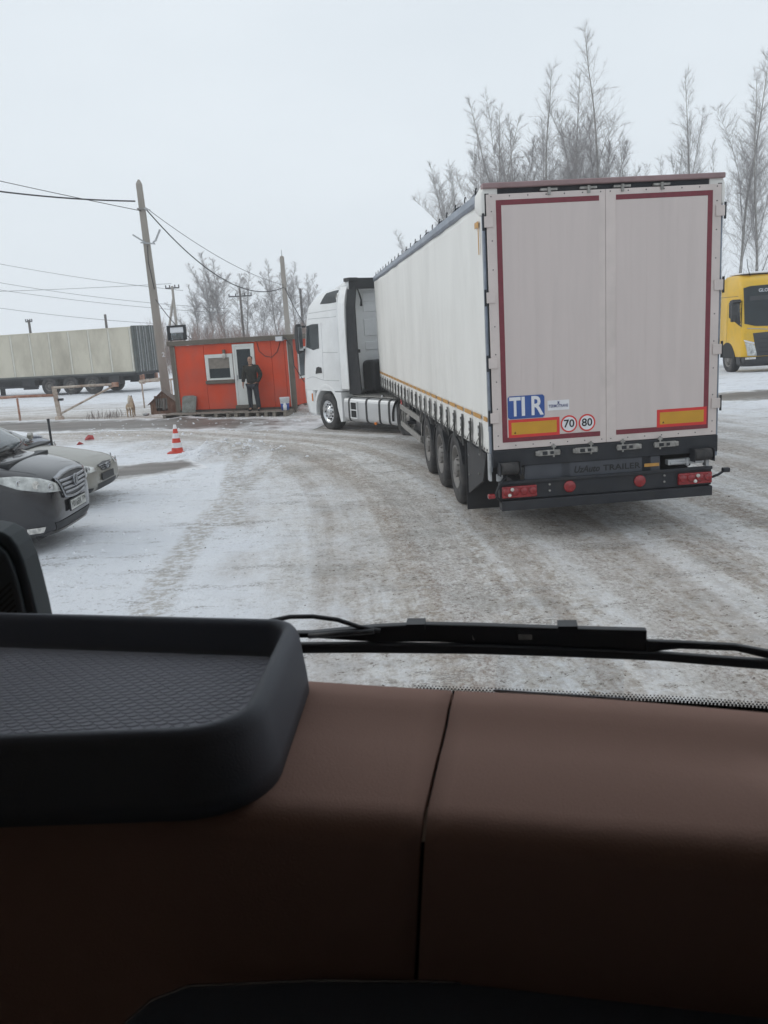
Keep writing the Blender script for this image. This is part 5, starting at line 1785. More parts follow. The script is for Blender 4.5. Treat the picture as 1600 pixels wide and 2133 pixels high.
    for s, x in ((1, 0.1), (1, -0.55)):
        a0 = gv.ray_cast(Vector((x + 0.55, 2, 1.13)), F)[0]
        a1 = gv.ray_cast(Vector((x - 0.02, 2, 1.20)), F)[0]
        if a0 and a1:
            MB().tube([a0 + Vector((0, 0.03, 0.02)), (a0 + a1) / 2 + Vector((0, 0.05, 0.03)), a1 + Vector((0, 0.03, 0.02))], 0.011, n=6).build('wiper', 'wiper_black', t)
    for s in (-1, 1):
        patch(bv, [(s * 0.60, -0.20), (s * 0.68, -0.5), (s * 0.76, -0.95)], [(s * 0.606, -0.20), (s * 0.686, -0.5), (s * 0.766, -0.95)], (0, 0, -1), 0.003, 8, 1, 'xy', name='bonnet_seam', material='ink', parent=t)
    MB().box(-0.62, 0.62, -0.66, -0.50, 1.0, 1.072).build('cowl', 'black_plastic', t, bevel=0.01)
    return t


build_van()


def build_sedan(label, loc, heading, paint, snowy=False):
    h = Vector(heading)
    t = thing('sedan', label, 'car', loc, math.atan2(-h.x, h.y))
    st = [(0.0, 0.56, 0.30, 0.53, 0.57), (-0.06, 0.72, 0.22, 0.60, 0.65), (-0.22, 0.83, 0.17, 0.665, 0.725), (-0.6, 0.885, 0.165, 0.74, 0.82), (-1.2, 0.90, 0.165, 0.84, 0.92),
          (-1.7, 0.90, 0.165, 0.88, 0.95), (-3.5, 0.90, 0.17, 0.91, 0.97), (-4.4, 0.87, 0.21, 0.90, 0.98), (-4.72, 0.76, 0.3, 0.82, 0.88)]
    body = MB().loft([car_section(*s) for s in st]).build('body', paint, t, smooth=True, subsurf=2)
    gr = [(0.87, -1.12, 0.84, -4.05), (1.0, -1.38, 0.80, -3.92), (1.2, -1.76, 0.735, -3.72), (1.36, -2.10, 0.665, -3.45), (1.41, -2.35, 0.58, -3.2), (1.435, -2.6, 0.4, -3.0)]
    gh = MB().loft([green_ring(*s) for s in gr]).build('cabin', paint, t, smooth=True, subsurf=1)
    bv, gv = bvh_of(body), bvh_of(gh)
    F = Vector((0, -1, 0))
    patch(gv, [(-0.60, 1.33), (0, 1.36), (0.60, 1.33)], [(-0.77, 0.90), (0, 0.90), (0.77, 0.90)], F, 0.008, 14, 8, 'xz', name='windscreen', material='car_glass', parent=t)
    patch(gv, [(-0.58, 1.31), (0, 1.33), (0.58, 1.31)], [(-0.72, 0.96), (0, 0.96), (0.72, 0.96)], -F, 0.008, 10, 5, 'xz', name='rear_window', material='car_glass', parent=t)
    for s in (-1, 1):
        patch(gv, [(-2.0, 1.28), (-2.7, 1.34), (-3.4, 1.28)], [(-1.36, 0.95), (-2.7, 0.96), (-3.85, 1.0)], (-s, 0, 0), 0.006, 14, 5, 'yz', name='side_window', material='car_glass', parent=t)
    gb = patch(bv, [(-0.30, 0.615), (0, 0.635), (0.30, 0.615)], [(-0.19, 0.515), (0, 0.50), (0.19, 0.515)], F, 0.010, 12, 4, 'xz', name='grille', material='grille_grey', parent=t)
    for k in range(3):
        z = 0.535 + k * 0.03
        w = 0.21 + k * 0.03
        patch(bv, [(-w, z + 0.010), (0, z + 0.010), (w, z + 0.010)], [(-w, z), (0, z), (w, z)], F, 0.018, 8, 1, 'xz', name='grille_bar', material='grille_chrome', parent=gb)
    MB().tube([(0.06 * math.cos(a), 0.022, 0.575 + 0.042 * math.sin(a)) for a in np.linspace(0, 2 * math.pi, 17)], 0.008, n=6).build('emblem', 'grille_chrome', gb, smooth=True)
    MB().tube([(0.022 * math.cos(a), 0.024, 0.575 + 0.036 * math.sin(a)) for a in np.linspace(0, 2 * math.pi, 13)], 0.006, n=5).build('emblem_inner', 'grille_chrome', gb, smooth=True)
    for s in (-1, 1):
        d = Vector((-s * 0.5, -0.86, 0)).normalized()
        hl = patch(bv, [(s * 0.46, 0.60), (s * 0.70, 0.668), (s * 0.95, 0.705), (s * 1.12, 0.70)], [(s * 0.44, 0.545), (s * 0.70, 0.54), (s * 0.95, 0.575), (s * 1.12, 0.665)], d, 0.010, 14, 6, 'xz', name='headlight', material='headlight', parent=t, solid=0.004)
        for px, pz, r in ((0.66, 0.595, 0.042), (0.85, 0.625, 0.05)):
            hit = bv.ray_cast(Vector((s * px, 0, pz)) - d * 5, d)[0]
            if hit:
                e = MB().lathe([(r, 0), (r * 0.9, 0.006), (r * 0.6, 0.002), (0.001, 0.0)], axis='y', n=16).build('reflector', 'chrome', hl, smooth=True)
                e.location = hit - d * 0.016
                e.rotation_euler = (0, 0, math.atan2(-d.y, -d.x) - math.pi / 2)
        MB().loft([[(s * 0.88, -1.52 + dy, 0.93 + dz) for dy, dz in ((0, 0), (-0.08, 0), (-0.08, 0.1), (0, 0.1))], [(s * 1.03, -1.55 + dy, 0.95 + dz) for dy, dz in ((0, 0), (-0.1, 0), (-0.1, 0.11), (0, 0.11))]]).build('mirror', paint, t, bevel=0.02)
        for y in (-0.88, -3.60):
            wheel_parts(t, s * 0.79, y, 0.31, 0.31, 0.20, s, rim_mat='rim_steel', rim_r=0.64, n=24)
            arc = [math.radians(a) for a in range(-5, 186, 12)]
            MB().prism([(y + math.cos(a) * 0.365, 0.31 + math.sin(a) * 0.365) for a in arc], 'x', s * 0.70, s * 0.903).build('wheel_arch', 'dark_inside', t)
        patch(bv, [(s * 0.58, 0.30), (s * 0.84, 0.32)], [(s * 0.60, 0.23), (s * 0.80, 0.25)], d, 0.008, 5, 2, 'xz', name='fog_recess', material='black_plastic', parent=t)
    patch(bv, [(-0.42, 0.335), (0, 0.335), (0.42, 0.335)], [(-0.40, 0.225), (0, 0.225), (0.40, 0.225)], F, 0.008, 10, 3, 'xz', name='lower_intake', material='black_plastic', parent=t)
    MB().box(-0.26, 0.26, 0.004, 0.022, 0.365, 0.475).build('plate_holder', 'black_plastic', t, bevel=0.004)
    MB().box(-0.74, 0.74, -1.36, -1.14, 0.885, 0.925).build('cowl', 'black_plastic', t, bevel=0.01)
    for x in (0.15, -0.5):
        a0 = gv.ray_cast(Vector((x + 0.5, 2, 0.93)), F)[0]
        a1 = gv.ray_cast(Vector((x, 2, 0.97)), F)[0]
        if a0 and a1:
            MB().tube([a0 + Vector((0, 0.03, 0.02)), a1 + Vector((0, 0.03, 0.02))], 0.010, n=6).build('wiper', 'wiper_black', t)
    if snowy:
        def snow(u, v):
            x, y = (u * 2 - 1) * 0.78, -2.1 - v * 1.2
            hit = gv.ray_cast(Vector((x * 0.85, y, 5)), Vector((0, 0, -1)))[0]
            z = hit.z if hit else 1.3
            return (x * 0.85, y, z + 0.03 + 0.02 * math.sin(7 * u) * math.sin(5 * v))
        MB().grid(snow, 10, 8).build('roof_snow', 'snow_cap', t, smooth=True, solid=0.06)

        def snow2(u, v):
            x, y = (u * 2 - 1) * 0.76, -0.35 - v * 0.8
            hit = bv.ray_cast(Vector((x, y, 5)), Vector((0, 0, -1)))[0]
            z = hit.z if hit else 0.7
            return (x, y, z + 0.03)
        MB().grid(snow2, 10, 8).build('bonnet_snow', 'snow_cap', t, smooth=True, solid=0.05)
    return t


build_sedan('dusty beige sedan parked beyond the black minivan', (-4.36, 13.30, 0), (1.0, -0.03), 'sedan_beige')
build_sedan('dark blue snow-covered sedan half hidden behind the beige sedan', (-6.45, 16.2, 0), (1.0, -0.05), 'car_blue', True)


# ------------------------------------------------------------------ man and dog: skinned skeletons
def skin_mesh(name, pts, edges, root=0, levels=2):
    """pts: list of (x,y,z,r or (rx,ry)); returns a baked mesh grown round the skeleton"""
    me = bpy.data.meshes.new(name)
    me.from_pydata([p[:3] for p in pts], edges, [])
    o = bpy.data.objects.new(name, me)
    COL.objects.link(o)
    o.modifiers.new('skin', 'SKIN')
    sv = me.skin_vertices[0].data
    for i, p in enumerate(pts):
        r = p[3] if isinstance(p[3], tuple) else (p[3], p[3])
        sv[i].radius = r
        sv[i].use_root = (i == root)
    s = o.modifiers.new('sub', 'SUBSURF')
    s.levels = s.render_levels = levels
    dg = bpy.context.evaluated_depsgraph_get()
    out = bpy.data.meshes.new_from_object(o.evaluated_get(dg))
    bpy.data.objects.remove(o)
    out.name = name
    return out


def build_person():
    px, py, pz = booth_pt(2.84, -0.40, 0.155)
    t = thing('person', 'person in a dark camouflage jacket and trousers standing at the booth door, hand in pocket', 'person', (px, py, pz), BRZ + 0.12, scale=1.03)
    P = [(0, 0, 0.86, (0.13, 0.10)), (0, 0.0, 1.08, (0.125, 0.095)), (0, 0.0, 1.28, (0.11, 0.085)), (0, -0.005, 1.40, (0.07, 0.065)), (0, -0.015, 1.45, (0.052, 0.055)), (0, -0.03, 1.52, (0.072, 0.085)), (0, -0.03, 1.60, (0.070, 0.085)), (0, -0.02, 1.645, (0.045, 0.05)),
         (-0.16, 0, 1.32, 0.045), (-0.245, 0.02, 1.10, 0.045), (-0.275, -0.03, 0.87, 0.032), (-0.28, -0.045, 0.80, (0.036, 0.018)),
         (0.16, 0, 1.32, 0.045), (0.275, 0.06, 1.10, 0.045), (0.225, -0.07, 0.92, 0.032), (0.19, -0.11, 0.87, 0.03),
         (-0.095, 0, 0.80, 0.085), (-0.10, -0.02, 0.45, 0.058), (-0.105, 0.01, 0.09, 0.042), (-0.115, -0.13, 0.035, (0.04, 0.03)),
         (0.095, 0, 0.80, 0.085), (0.125, -0.02, 0.45, 0.058), (0.15, 0.01, 0.09, 0.042), (0.175, -0.13, 0.035, (0.04, 0.03))]
    E = [(0, 1), (1, 2), (2, 3), (3, 4), (4, 5), (5, 6), (6, 7), (2, 8), (8, 9), (9, 10), (10, 11), (2, 12), (12, 13), (13, 14), (14, 15), (0, 16), (16, 17), (17, 18), (18, 19), (0, 20), (20, 21), (21, 22), (22, 23)]
    # fingers of the hanging hand
    for k, (dx, ln) in enumerate(((-0.020, 0.060), (-0.007, 0.072), (0.007, 0.068), (0.020, 0.052))):
        i = len(P)
        P.append((-0.28, -0.045 + dx, 0.765, 0.0095))
        P.append((-0.275, -0.050 + dx, 0.765 - ln * 0.55, 0.0085))
        P.append((-0.262, -0.052 + dx, 0.765 - ln, 0.0075))
        E += [(11, i), (i, i + 1), (i + 1, i + 2)]
    i = len(P)
    P += [(-0.265, -0.085, 0.80, 0.010), (-0.258, -0.095, 0.765, 0.009)]
    E += [(10, i), (i, i + 1)]
    b = put('body', skin_mesh('body', P, E), 'skin', t, smooth=True)
    b.data.materials.clear()
    b.data.materials.append(MATS['skin'])
    J = [(0, 0, 0.80, (0.185, 0.145)), (0, 0, 0.98, (0.175, 0.14)), (0, 0, 1.16, (0.175, 0.135)), (0, 0, 1.31, (0.19, 0.135)), (0, 0.005, 1.40, (0.10, 0.09)),
         (-0.19, 0, 1.33, 0.085), (-0.25, 0.02, 1.10, 0.070), (-0.275, -0.03, 0.87, 0.055),
         (0.19, 0, 1.33, 0.085), (0.28, 0.06, 1.10, 0.072), (0.235, -0.07, 0.93, 0.058), (0.19, -0.12, 0.87, 0.05)]
    JE = [(0, 1), (1, 2), (2, 3), (3, 4), (3, 5), (5, 6), (6, 7), (3, 8), (8, 9), (9, 10), (10, 11)]
    jk = put('jacket', skin_mesh('jacket', J, JE), 'jacket', t, smooth=True)
    T = [(0, 0, 0.84, (0.15, 0.12)), (-0.095, 0, 0.76, 0.10), (-0.10, -0.02, 0.45, 0.078), (-0.105, 0.015, 0.06, 0.070), (0.095, 0, 0.76, 0.10), (0.125, -0.02, 0.45, 0.082), (0.15, 0.015, 0.06, 0.070)]
    put('trousers', skin_mesh('trousers', T, [(0, 1), (1, 2), (2, 3), (0, 4), (4, 5), (5, 6)]), 'trousers', t, smooth=True)
    for s, x in ((-1, -0.108), (1, 0.155)):
        put('boot', skin_mesh('boot', [(x, 0.03, 0.13, 0.055), (x, 0.03, 0.052, (0.052, 0.05)), (x + 0.015 * s, -0.10, 0.042, (0.050, 0.040)), (x + 0.02 * s, -0.15, 0.036, (0.04, 0.032))], [(0, 1), (1, 2), (2, 3)]), 'boots', t, smooth=True)
    put('collar', skin_mesh('collar', [(0, 0.0, 1.385, (0.10, 0.09)), (0, 0.0, 1.44, (0.085, 0.08))], [(0, 1)]), 'jacket', t, smooth=True)
    put('hair', skin_mesh('hair', [(0, 0.015, 1.545, (0.075, 0.070)), (0, 0.0, 1.615, (0.082, 0.090)), (0, -0.01, 1.655, (0.055, 0.065))], [(0, 1), (1, 2)]), 'hair', t, smooth=True)
    for s in (-1, 1):
        MB().lathe([(0.001, -0.008), (0.010, -0.004), (0.010, 0.004), (0.001, 0.008)], c=(s * 0.028, -0.112, 1.56), axis='y', n=8).build('eye', 'ink', t)
        MB().lathe([(0.001, -0.012), (0.022, 0.0), (0.001, 0.012)], c=(s * 0.073, -0.02, 1.555), axis='x', n=8).build('ear', 'skin', t, smooth=True)
    MB().add([(-0.012, -0.108, 1.525), (0.012, -0.108, 1.525), (0, -0.132, 1.528), (0, -0.108, 1.565)], [(0, 1, 2), (0, 2, 3), (1, 3, 2), (0, 3, 1)]).build('nose', 'skin', t)
    MB().box(-0.022, 0.022, -0.113, -0.104, 1.497, 1.504).build('mouth', 'hair', t)
    # seams of the jacket: zip line and pocket flaps
    MB().box(-0.006, 0.006, -0.142, -0.132, 0.84, 1.30).build('zip', 'ink', jk)


build_person()


def build_dog():
    x, y = -8.53, 29.4
    t = thing('dog', 'pale tan dog with curled tail, seen from behind in the snow', 'dog', (x, y, gz(x, y)), 0.10)
    P = [(0, -0.22, 0.40, (0.095, 0.10)), (0, 0.0, 0.43, (0.105, 0.11)), (0, 0.20, 0.42, (0.105, 0.125)), (-0.02, 0.34, 0.52, 0.075), (-0.06, 0.42, 0.60, 0.070), (-0.07, 0.52, 0.60, 0.040), (-0.075, 0.58, 0.585, 0.028),
         (-0.075, -0.22, 0.34, (0.060, 0.075)), (-0.095, -0.14, 0.24, 0.042), (-0.088, -0.27, 0.15, 0.026), (-0.090, -0.25, 0.04, 0.023), (-0.092, -0.20, 0.020, 0.026),
         (0.075, -0.22, 0.34, (0.060, 0.075)), (0.095, -0.14, 0.24, 0.042), (0.090, -0.27, 0.15, 0.026), (0.095, -0.25, 0.04, 0.023), (0.098, -0.20, 0.020, 0.026),
         (-0.07, 0.20, 0.30, 0.045), (-0.072, 0.18, 0.16, 0.028), (-0.072, 0.20, 0.03, 0.024), (-0.072, 0.24, 0.02, 0.026),
         (0.07, 0.20, 0.30, 0.045), (0.072, 0.18, 0.16, 0.028), (0.072, 0.20, 0.03, 0.024), (0.072, 0.24, 0.02, 0.026),
         (-0.115, 0.40, 0.665, 0.016), (-0.012, 0.41, 0.668, 0.016)]
    E = [(0, 1), (1, 2), (2, 3), (3, 4), (4, 5), (5, 6), (0, 7), (7, 8), (8, 9), (9, 10), (10, 11), (0, 12), (12, 13), (13, 14), (14, 15), (15, 16), (2, 17), (17, 18), (18, 19), (19, 20), (2, 21), (21, 22), (22, 23), (23, 24), (4, 25), (4, 26)]
    put('body', skin_mesh('body', P, E), 'dog_fur', t, smooth=True)
    put('tail', skin_mesh('tail', [(0.0, -0.26, 0.46, 0.035), (0.015, -0.33, 0.56, 0.048), (0.03, -0.33, 0.66, 0.055), (0.045, -0.26, 0.715, 0.050), (0.05, -0.17, 0.68, 0.035), (0.05, -0.13, 0.62, 0.018)], [(0, 1), (1, 2), (2, 3), (3, 4), (4, 5)]), 'dog_pale', t, smooth=True)
    put('breeches', skin_mesh('breeches', [(-0.03, -0.300, 0.36, 0.030), (-0.045, -0.285, 0.26, 0.022)], [(0, 1)]), 'dog_pale', t, smooth=True)
    put('breeches', skin_mesh('breeches', [(0.03, -0.300, 0.36, 0.030), (0.05, -0.285, 0.26, 0.022)], [(0, 1)]), 'dog_pale', t, smooth=True)
    for s, x0 in ((-1, -0.115), (1, -0.012)):
        MB().loft([[(x0 - 0.02, 0.39, 0.66), (x0 + 0.02, 0.39, 0.66), (x0 + 0.015, 0.41, 0.66), (x0 - 0.015, 0.41, 0.66)], [(x0 - 0.002, 0.40, 0.735), (x0 + 0.002, 0.40, 0.735), (x0 + 0.002, 0.402, 0.735), (x0 - 0.002, 0.402, 0.735)]]).build('ear', 'hair', t)


build_dog()


# ------------------------------------------------------------------ bare winter trees
def segs_to_mesh(name, S):
    """S: array n x 8 (p0, p1, r0, r1) -> three-sided prisms"""
    S = np.asarray(S, float)
    a, b, r0, r1 = S[:, 0:3], S[:, 3:6], S[:, 6:7], S[:, 7:8]
    d = b - a
    d /= np.maximum(np.linalg.norm(d, axis=1, keepdims=True), 1e-6)
    ref = np.where(np.abs(d[:, 2:3]) < 0.9, np.array([[0, 0, 1.0]]), np.array([[1.0, 0, 0]]))
    s = np.cross(d, ref)
    s /= np.maximum(np.linalg.norm(s, axis=1, keepdims=True), 1e-6)
    u = np.cross(s, d)
    vs = []
    for p, r in ((a, r0), (b, r1)):
        for k in range(3):
            t = 2 * math.pi * k / 3
            vs.append(p + (s * math.cos(t) + u * math.sin(t)) * r)
    V = np.stack(vs, 1).reshape(-1, 3)
    n = len(S)
    base = (np.arange(n) * 6)[:, None]
    q = np.array([[0, 1, 4, 3], [1, 2, 5, 4], [2, 0, 3, 5]])
    Fq = (base[:, None, :] + q[None]).reshape(-1, 4)
    me = bpy.data.meshes.new(name)
    me.vertices.add(len(V))
    me.vertices.foreach_set('co', V.ravel())
    me.loops.add(Fq.size)
    me.loops.foreach_set('vertex_index', Fq.ravel().astype(np.int32))
    me.polygons.add(len(Fq))
    me.polygons.foreach_set('loop_start', np.arange(0, Fq.size, 4, dtype=np.int32))
    me.update(calc_edges=True)
    return me


def birch_meshes(seed, H=18.0, limbs=6, spread=2.4, first=0.22, droop=0.5, twig=0.0034, dens=1.0):
    """a leader and several steep limbs, each clothed in fine hanging twigs"""
    r = np.random.RandomState(seed)
    trunk, S = [], []

    def stem(p0, d0, ln, r0, r1, n, bag, wander=0.05, upturn=0.0):
        pts = [np.array(p0, float)]
        d = np.array(d0, float)
        for i in range(n):
            d = d + r.normal(0, wander, 3) + np.array([0, 0, upturn / n])
            d /= np.linalg.norm(d)
            q = pts[-1] + d * ln / n
            bag.append(np.r_[pts[-1], q, r0 + (r1 - r0) * i / n, r0 + (r1 - r0) * (i + 1) / n])
            pts.append(q)
        return np.array(pts)

    def spray(p, d, ln, dr):
        """a branch with side shoots and hanging twigs"""
        m = 5
        prev = p
        for j in range(m):
            dd = d + np.array([0, 0, 0.10 - dr * 0.5 * (j / m) ** 1.5]) + r.normal(0, 0.14, 3)
            dd /= np.linalg.norm(dd)
            q = prev + dd * ln / m
            S.append(np.r_[prev, q, twig * (2.3 - 1.5 * j / m), twig * (2.3 - 1.5 * (j + 1) / m)])
            for z in range(r.randint(2, 5)):
                a = r.rand() * 6.283
                td = dd * 1.1 + np.array([math.cos(a), math.sin(a), r.uniform(-0.1, 0.8)]) * 0.6
                td /= np.linalg.norm(td)
                tl = r.uniform(0.25, 0.95) * min(1.0, 0.3 + ln * 0.4)
                e0 = prev + (q - prev) * r.rand()
                e1 = e0 + td * tl * 0.6
                S.append(np.r_[e0, e1, twig * 1.0, twig * 0.8])
                for w in range(r.randint(1, 4)):
                    t2 = td * 0.9 + np.array([0, 0, -dr * 0.5]) + r.normal(0, 0.38, 3)
                    t2 /= np.linalg.norm(t2)
                    b0 = e0 + (e1 - e0) * r.uniform(0.3, 1.0)
                    S.append(np.r_[b0, b0 + t2 * tl * r.uniform(0.4, 0.8), twig * 0.75, twig * 0.4])
            d = dd
            prev = q
    stems = []
    lead = stem((0, 0, 0), (0, 0, 1), H, 0.16, 0.012, 18, trunk, 0.03)
    stems.append((lead, first, 1.0))
    for k in range(limbs):
        t0 = first + (0.62 - first) * (k + r.rand() * 0.7) / limbs
        p0 = lead[int(t0 * 18)]
        az = 2 * math.pi * (k * 0.382 + r.rand() * 0.15)
        tilt = r.uniform(0.16, 0.50) * spread / 2.4
        ln = (r.uniform(0.62, 0.94) * H - p0[2]) * 1.06
        if ln < 2:
            continue
        pts = stem(p0, (math.cos(az) * tilt, math.sin(az) * tilt, 1.0), ln, 0.040 * (1 - t0) + 0.014, 0.006, 10, S, 0.06, 0.25)
        stems.append((pts, 0.18, 0.8))
    for pts, f0, w in stems:
        n = len(pts) - 1
        tot = np.linalg.norm(np.diff(pts, axis=0), axis=1).sum()
        cnt = int(tot * (1 - f0) * 7.0 * dens)
        for c in range(cnt):
            t = f0 + (0.995 - f0) * ((c + r.rand()) / cnt) ** 1.15
            i = min(int(t * n), n - 1)
            p = pts[i] + (pts[i + 1] - pts[i]) * (t * n - i)
            a = r.rand() * 6.283
            d = np.array([math.cos(a), math.sin(a), r.uniform(0.5, 1.7)])
            d /= np.linalg.norm(d)
            ln = (0.45 + 2.9 * (1 - (t - f0) / (1 - f0)) ** 0.8 * w * min(1, 0.6 + t)) * r.uniform(0.5, 1.15)
            spray(p, d, ln, droop * min(1.0, ln / 1.2))
    return segs_to_mesh('trunk', trunk), segs_to_mesh('crown', S)


PROTO = [birch_meshes(21, 18, 6, 2.2, 0.20, 0.45), birch_meshes(22, 18, 8, 3.0, 0.15, 0.6), birch_meshes(23, 18, 3, 0.9, 0.30, 0.3), birch_meshes(24, 18, 7, 3.6, 0.12, 0.9)]
# the same birches as they look on smaller trees: fewer, relatively stouter shoots
PROTO += [birch_meshes(31, 18, 3, 2.0, 0.25, 0.4, twig=0.007, dens=0.8), birch_meshes(32, 18, 5, 2.6, 0.2, 0.5, twig=0.007, dens=0.75)]
for tm, cm in PROTO:
    tm.materials.append(MATS['bark_birch'])
    cm.materials.append(MATS['twig_frost'])


def tree(label, x, y, h, proto, rz, wide=1.0, group='birches behind the trailer', lean=(0, 0)):
    t = thing('birch_tree', label, 'tree', (x, y, -0.1), rz, group)
    s = (h + 0.1) / 18.0
    t.scale = (s * wide, s * wide, s)
    t.rotation_euler = (lean[0], lean[1], rz)
    tm, cm = PROTO[proto]
    for nm, me in (('trunk', tm), ('crown', cm)):
        o = bpy.data.objects.new(nm, me)
        COL.objects.link(o)
        o.parent = t


tree('short drooping birch over the left slope of the trailer roof', 5.6, 62, 13.9, 3, 0.3, 1.05)
tree('broad birch just right of the short drooping birch, over the trailer corner', 7.9, 60, 16.1, 1, 1.2, 1.1)
tree('slim birch at the back between the broad birch and the forked-looking ones', 9.4, 66, 17.6, 0, 2.2)
tree('second broad birch, left of the two tall slender birches', 10.0, 61, 17.8, 1, 3.9)
tree('tall birch left of the tallest one, over the left trailer door', 12.3, 60, 19.1, 0, 4.4, 1.05)
tree('slender birch directly left of the tallest birch', 14.6, 63, 18.6, 2, 5.1, 1.0)
tree('tallest birch of all, over the middle of the trailer doors', 15.8, 60, 20.7, 0, 0.9, 1.05)
tree('small birch right of the tallest birch, over the right trailer door', 19.4, 64, 15.3, 2, 2.7, 0.8)
tree('lowest birch over the right trailer door, in a gap of sky', 22.05, 64, 14.4, 0, 3.3, 0.75)
tree('narrow pointed birch over the right end of the trailer roof', 22.9, 62, 18.8, 2, 1.9, 0.85)
tree('tall birch over the yellow lorry, its trunk in full view', 24.35, 58, 18.2, 2, 0.2, 1.0)
tree('birch at the right edge of the picture above the yellow lorry', 24.95, 56, 17.0, 0, 4.9, 0.85)
tree('thin birch close behind the trailer edge, left of the yellow lorry roof', 23.0, 57, 13.0, 2, 3.0, 0.6)
tree('faint birch deep in the grove behind the short drooping birch', 8.6, 72, 15.0, 1, 2.0, 0.9)
tree('faint birch deep in the grove behind the two broad birches', 11.9, 72, 18.2, 0, 0.6, 1.0)
tree('faint birch deep in the grove behind the tall birch over the left door', 14.0, 70, 17.4, 1, 5.6, 0.9)
tree('faint birch deep in the grove behind the tallest birch', 18.0, 71, 19.0, 1, 3.7, 0.9)
tree('low faint birch between the small birch and the narrow pointed birch', 24.2, 72, 14.6, 0, 1.1, 0.9)
tree('faint slim birch just right of the short drooping birch', 6.9, 66, 14.6, 1, 4.1, 0.9)
tree('faint slim birch between the second broad birch and the tall birch', 11.3, 66, 17.2, 4, 5.0, 0.9)
tree('faint slim birch right of the tallest birch, before the small birch', 17.6, 66, 16.6, 4, 0.5, 0.9)
G2 = 'birches behind the booth'
tree('leftmost birch of the grove behind the booth', -17.3, 85, 8.2, 5, 0.4, 1.35, G2)
tree('second birch from the left in the grove behind the booth', -16.2, 88, 9.8, 4, 1.4, 1.4, G2)
tree('tallest birch of the grove behind the booth window', -14.3, 85, 10.9, 5, 2.4, 1.35, G2)
tree('rightmost full birch of the grove behind the booth window', -13.4, 90, 9.8, 4, 3.4, 1.4, G2)
tree('low birch beside the dark crossarm pole', -12.0, 92, 7.6, 5, 4.4, 1.2, G2)
tree('slim birch left of the plain concrete pole behind the booth', -9.75, 88, 10.0, 4, 5.4, 1.2, G2)
tree('dark slim birch right of the plain concrete pole', -7.6, 86, 10.2, 5, 0.7, 1.15, G2)
tree('low birch touching the roof line of the white tractor cab', -6.5, 90, 8.4, 4, 1.7, 1.3, G2)


def thicket(name, label, n, area, hh, seed, material, branchy=6, twig=0.014):
    r = np.random.RandomState(seed)
    S = []
    for _ in range(n):
        x, y = r.uniform(area[0], area[1]), r.uniform(area[2], area[3])
        h = r.uniform(*hh) * (0.55 + 0.6 * float(vnoise(np.array([x * 0.4 + 100]), np.array([y * 0.2 + 50]), 30)[0]))
        p = np.array([x, y, -0.05])
        d = np.array([r.normal(0, 0.10), r.normal(0, 0.10), 1.0])
        m = 5
        for j in range(m):
            q = p + d * h / m
            S.append(np.r_[p, q, twig * (2.0 - 1.5 * j / m), twig * (2.0 - 1.5 * (j + 1) / m)])
            if j:
                for k in range(branchy):
                    a = r.rand() * 6.28
                    bd = np.array([math.cos(a) * 0.5, math.sin(a) * 0.5, r.uniform(0.5, 1.1)])
                    e = q + bd * h * r.uniform(0.08, 0.22)
                    s0 = p + (q - p) * r.rand()
                    S.append(np.r_[s0, e, twig * 0.8, twig * 0.3])
            p = q
            d = d + r.normal(0, 0.06, 3)
            d[2] = 1.0
    o = put(name, segs_to_mesh(name, S), material)
    o['kind'] = 'stuff'
    o['label'] = label
    o['category'] = 'bushes'
    return o


thicket('thicket', 'reddish brown winter brush behind the booth', 900, (-19.5, -1, 68, 84), (1.6, 4.2), 5, 'thicket_brown', 9, 0.009)
thicket('thicket', 'brown winter brush behind the yellow lorry', 620, (18, 48, 62, 76), (2.5, 6.0), 6, 'twig_brown', 9, 0.010)
thicket('dry_weeds', 'dry weed stalks poking from the snow beside the dog', 90, (-10.2, -8.9, 29.0, 30.2), (0.10, 0.30), 8, 'twig_brown', 2, 0.004)
thicket('treeline', 'far dark treeline along the snowy field', 900, (-38, 160, 150, 190), (3.0, 6.0), 9, 'twig_frost', 5, 0.035)

# ------------------------------------------------------------------ crumbs of ice and gravel near the camera
r = np.random.RandomState(12)
V, Fc = [], []
for _ in range(700):
    y = 3.4 + 13 * r.rand() ** 1.7
    x = r.uniform(-0.62, 0.62) * y + 0.4
    s = r.uniform(0.004, 0.011) * (1.0 if r.rand() < 0.95 else 1.7)
    z = 0.0
    ax = r.uniform(0.6, 1.5)
    k = len(V)
    a = r.rand() * 6.28
    c, sn = math.cos(a), math.sin(a)
    for dx, dy, dz in ((-1, -0.7, -0.3), (1, -0.6, -0.3), (0.7, 0.8, -0.3), (-0.8, 0.7, -0.3), (-0.2, 0.1, 0.75), (0.35, -0.1, 0.6)):
        V.append([x + s * (dx * ax * c - dy * sn), y + s * (dx * ax * sn + dy * c), s * dz])
    Fc += [(k, k + 1, k + 5, k + 4), (k + 1, k + 2, k + 5), (k + 2, k + 3, k + 4, k + 5), (k + 3, k, k + 4), (k + 3, k + 2, k + 1, k)]
V = np.array(V)
gh_ = ground_h(V[::6, 0], V[::6, 1])
V[:, 2] += np.repeat(gh_, 6)
mb = MB()
mb.add(V.tolist(), Fc)
o = mb.build('gravel', 'gravel_dark', None, fixn=False)
o['kind'] = 'stuff'
o['label'] = 'scattered dark crumbs of gravel and ice on the yard'


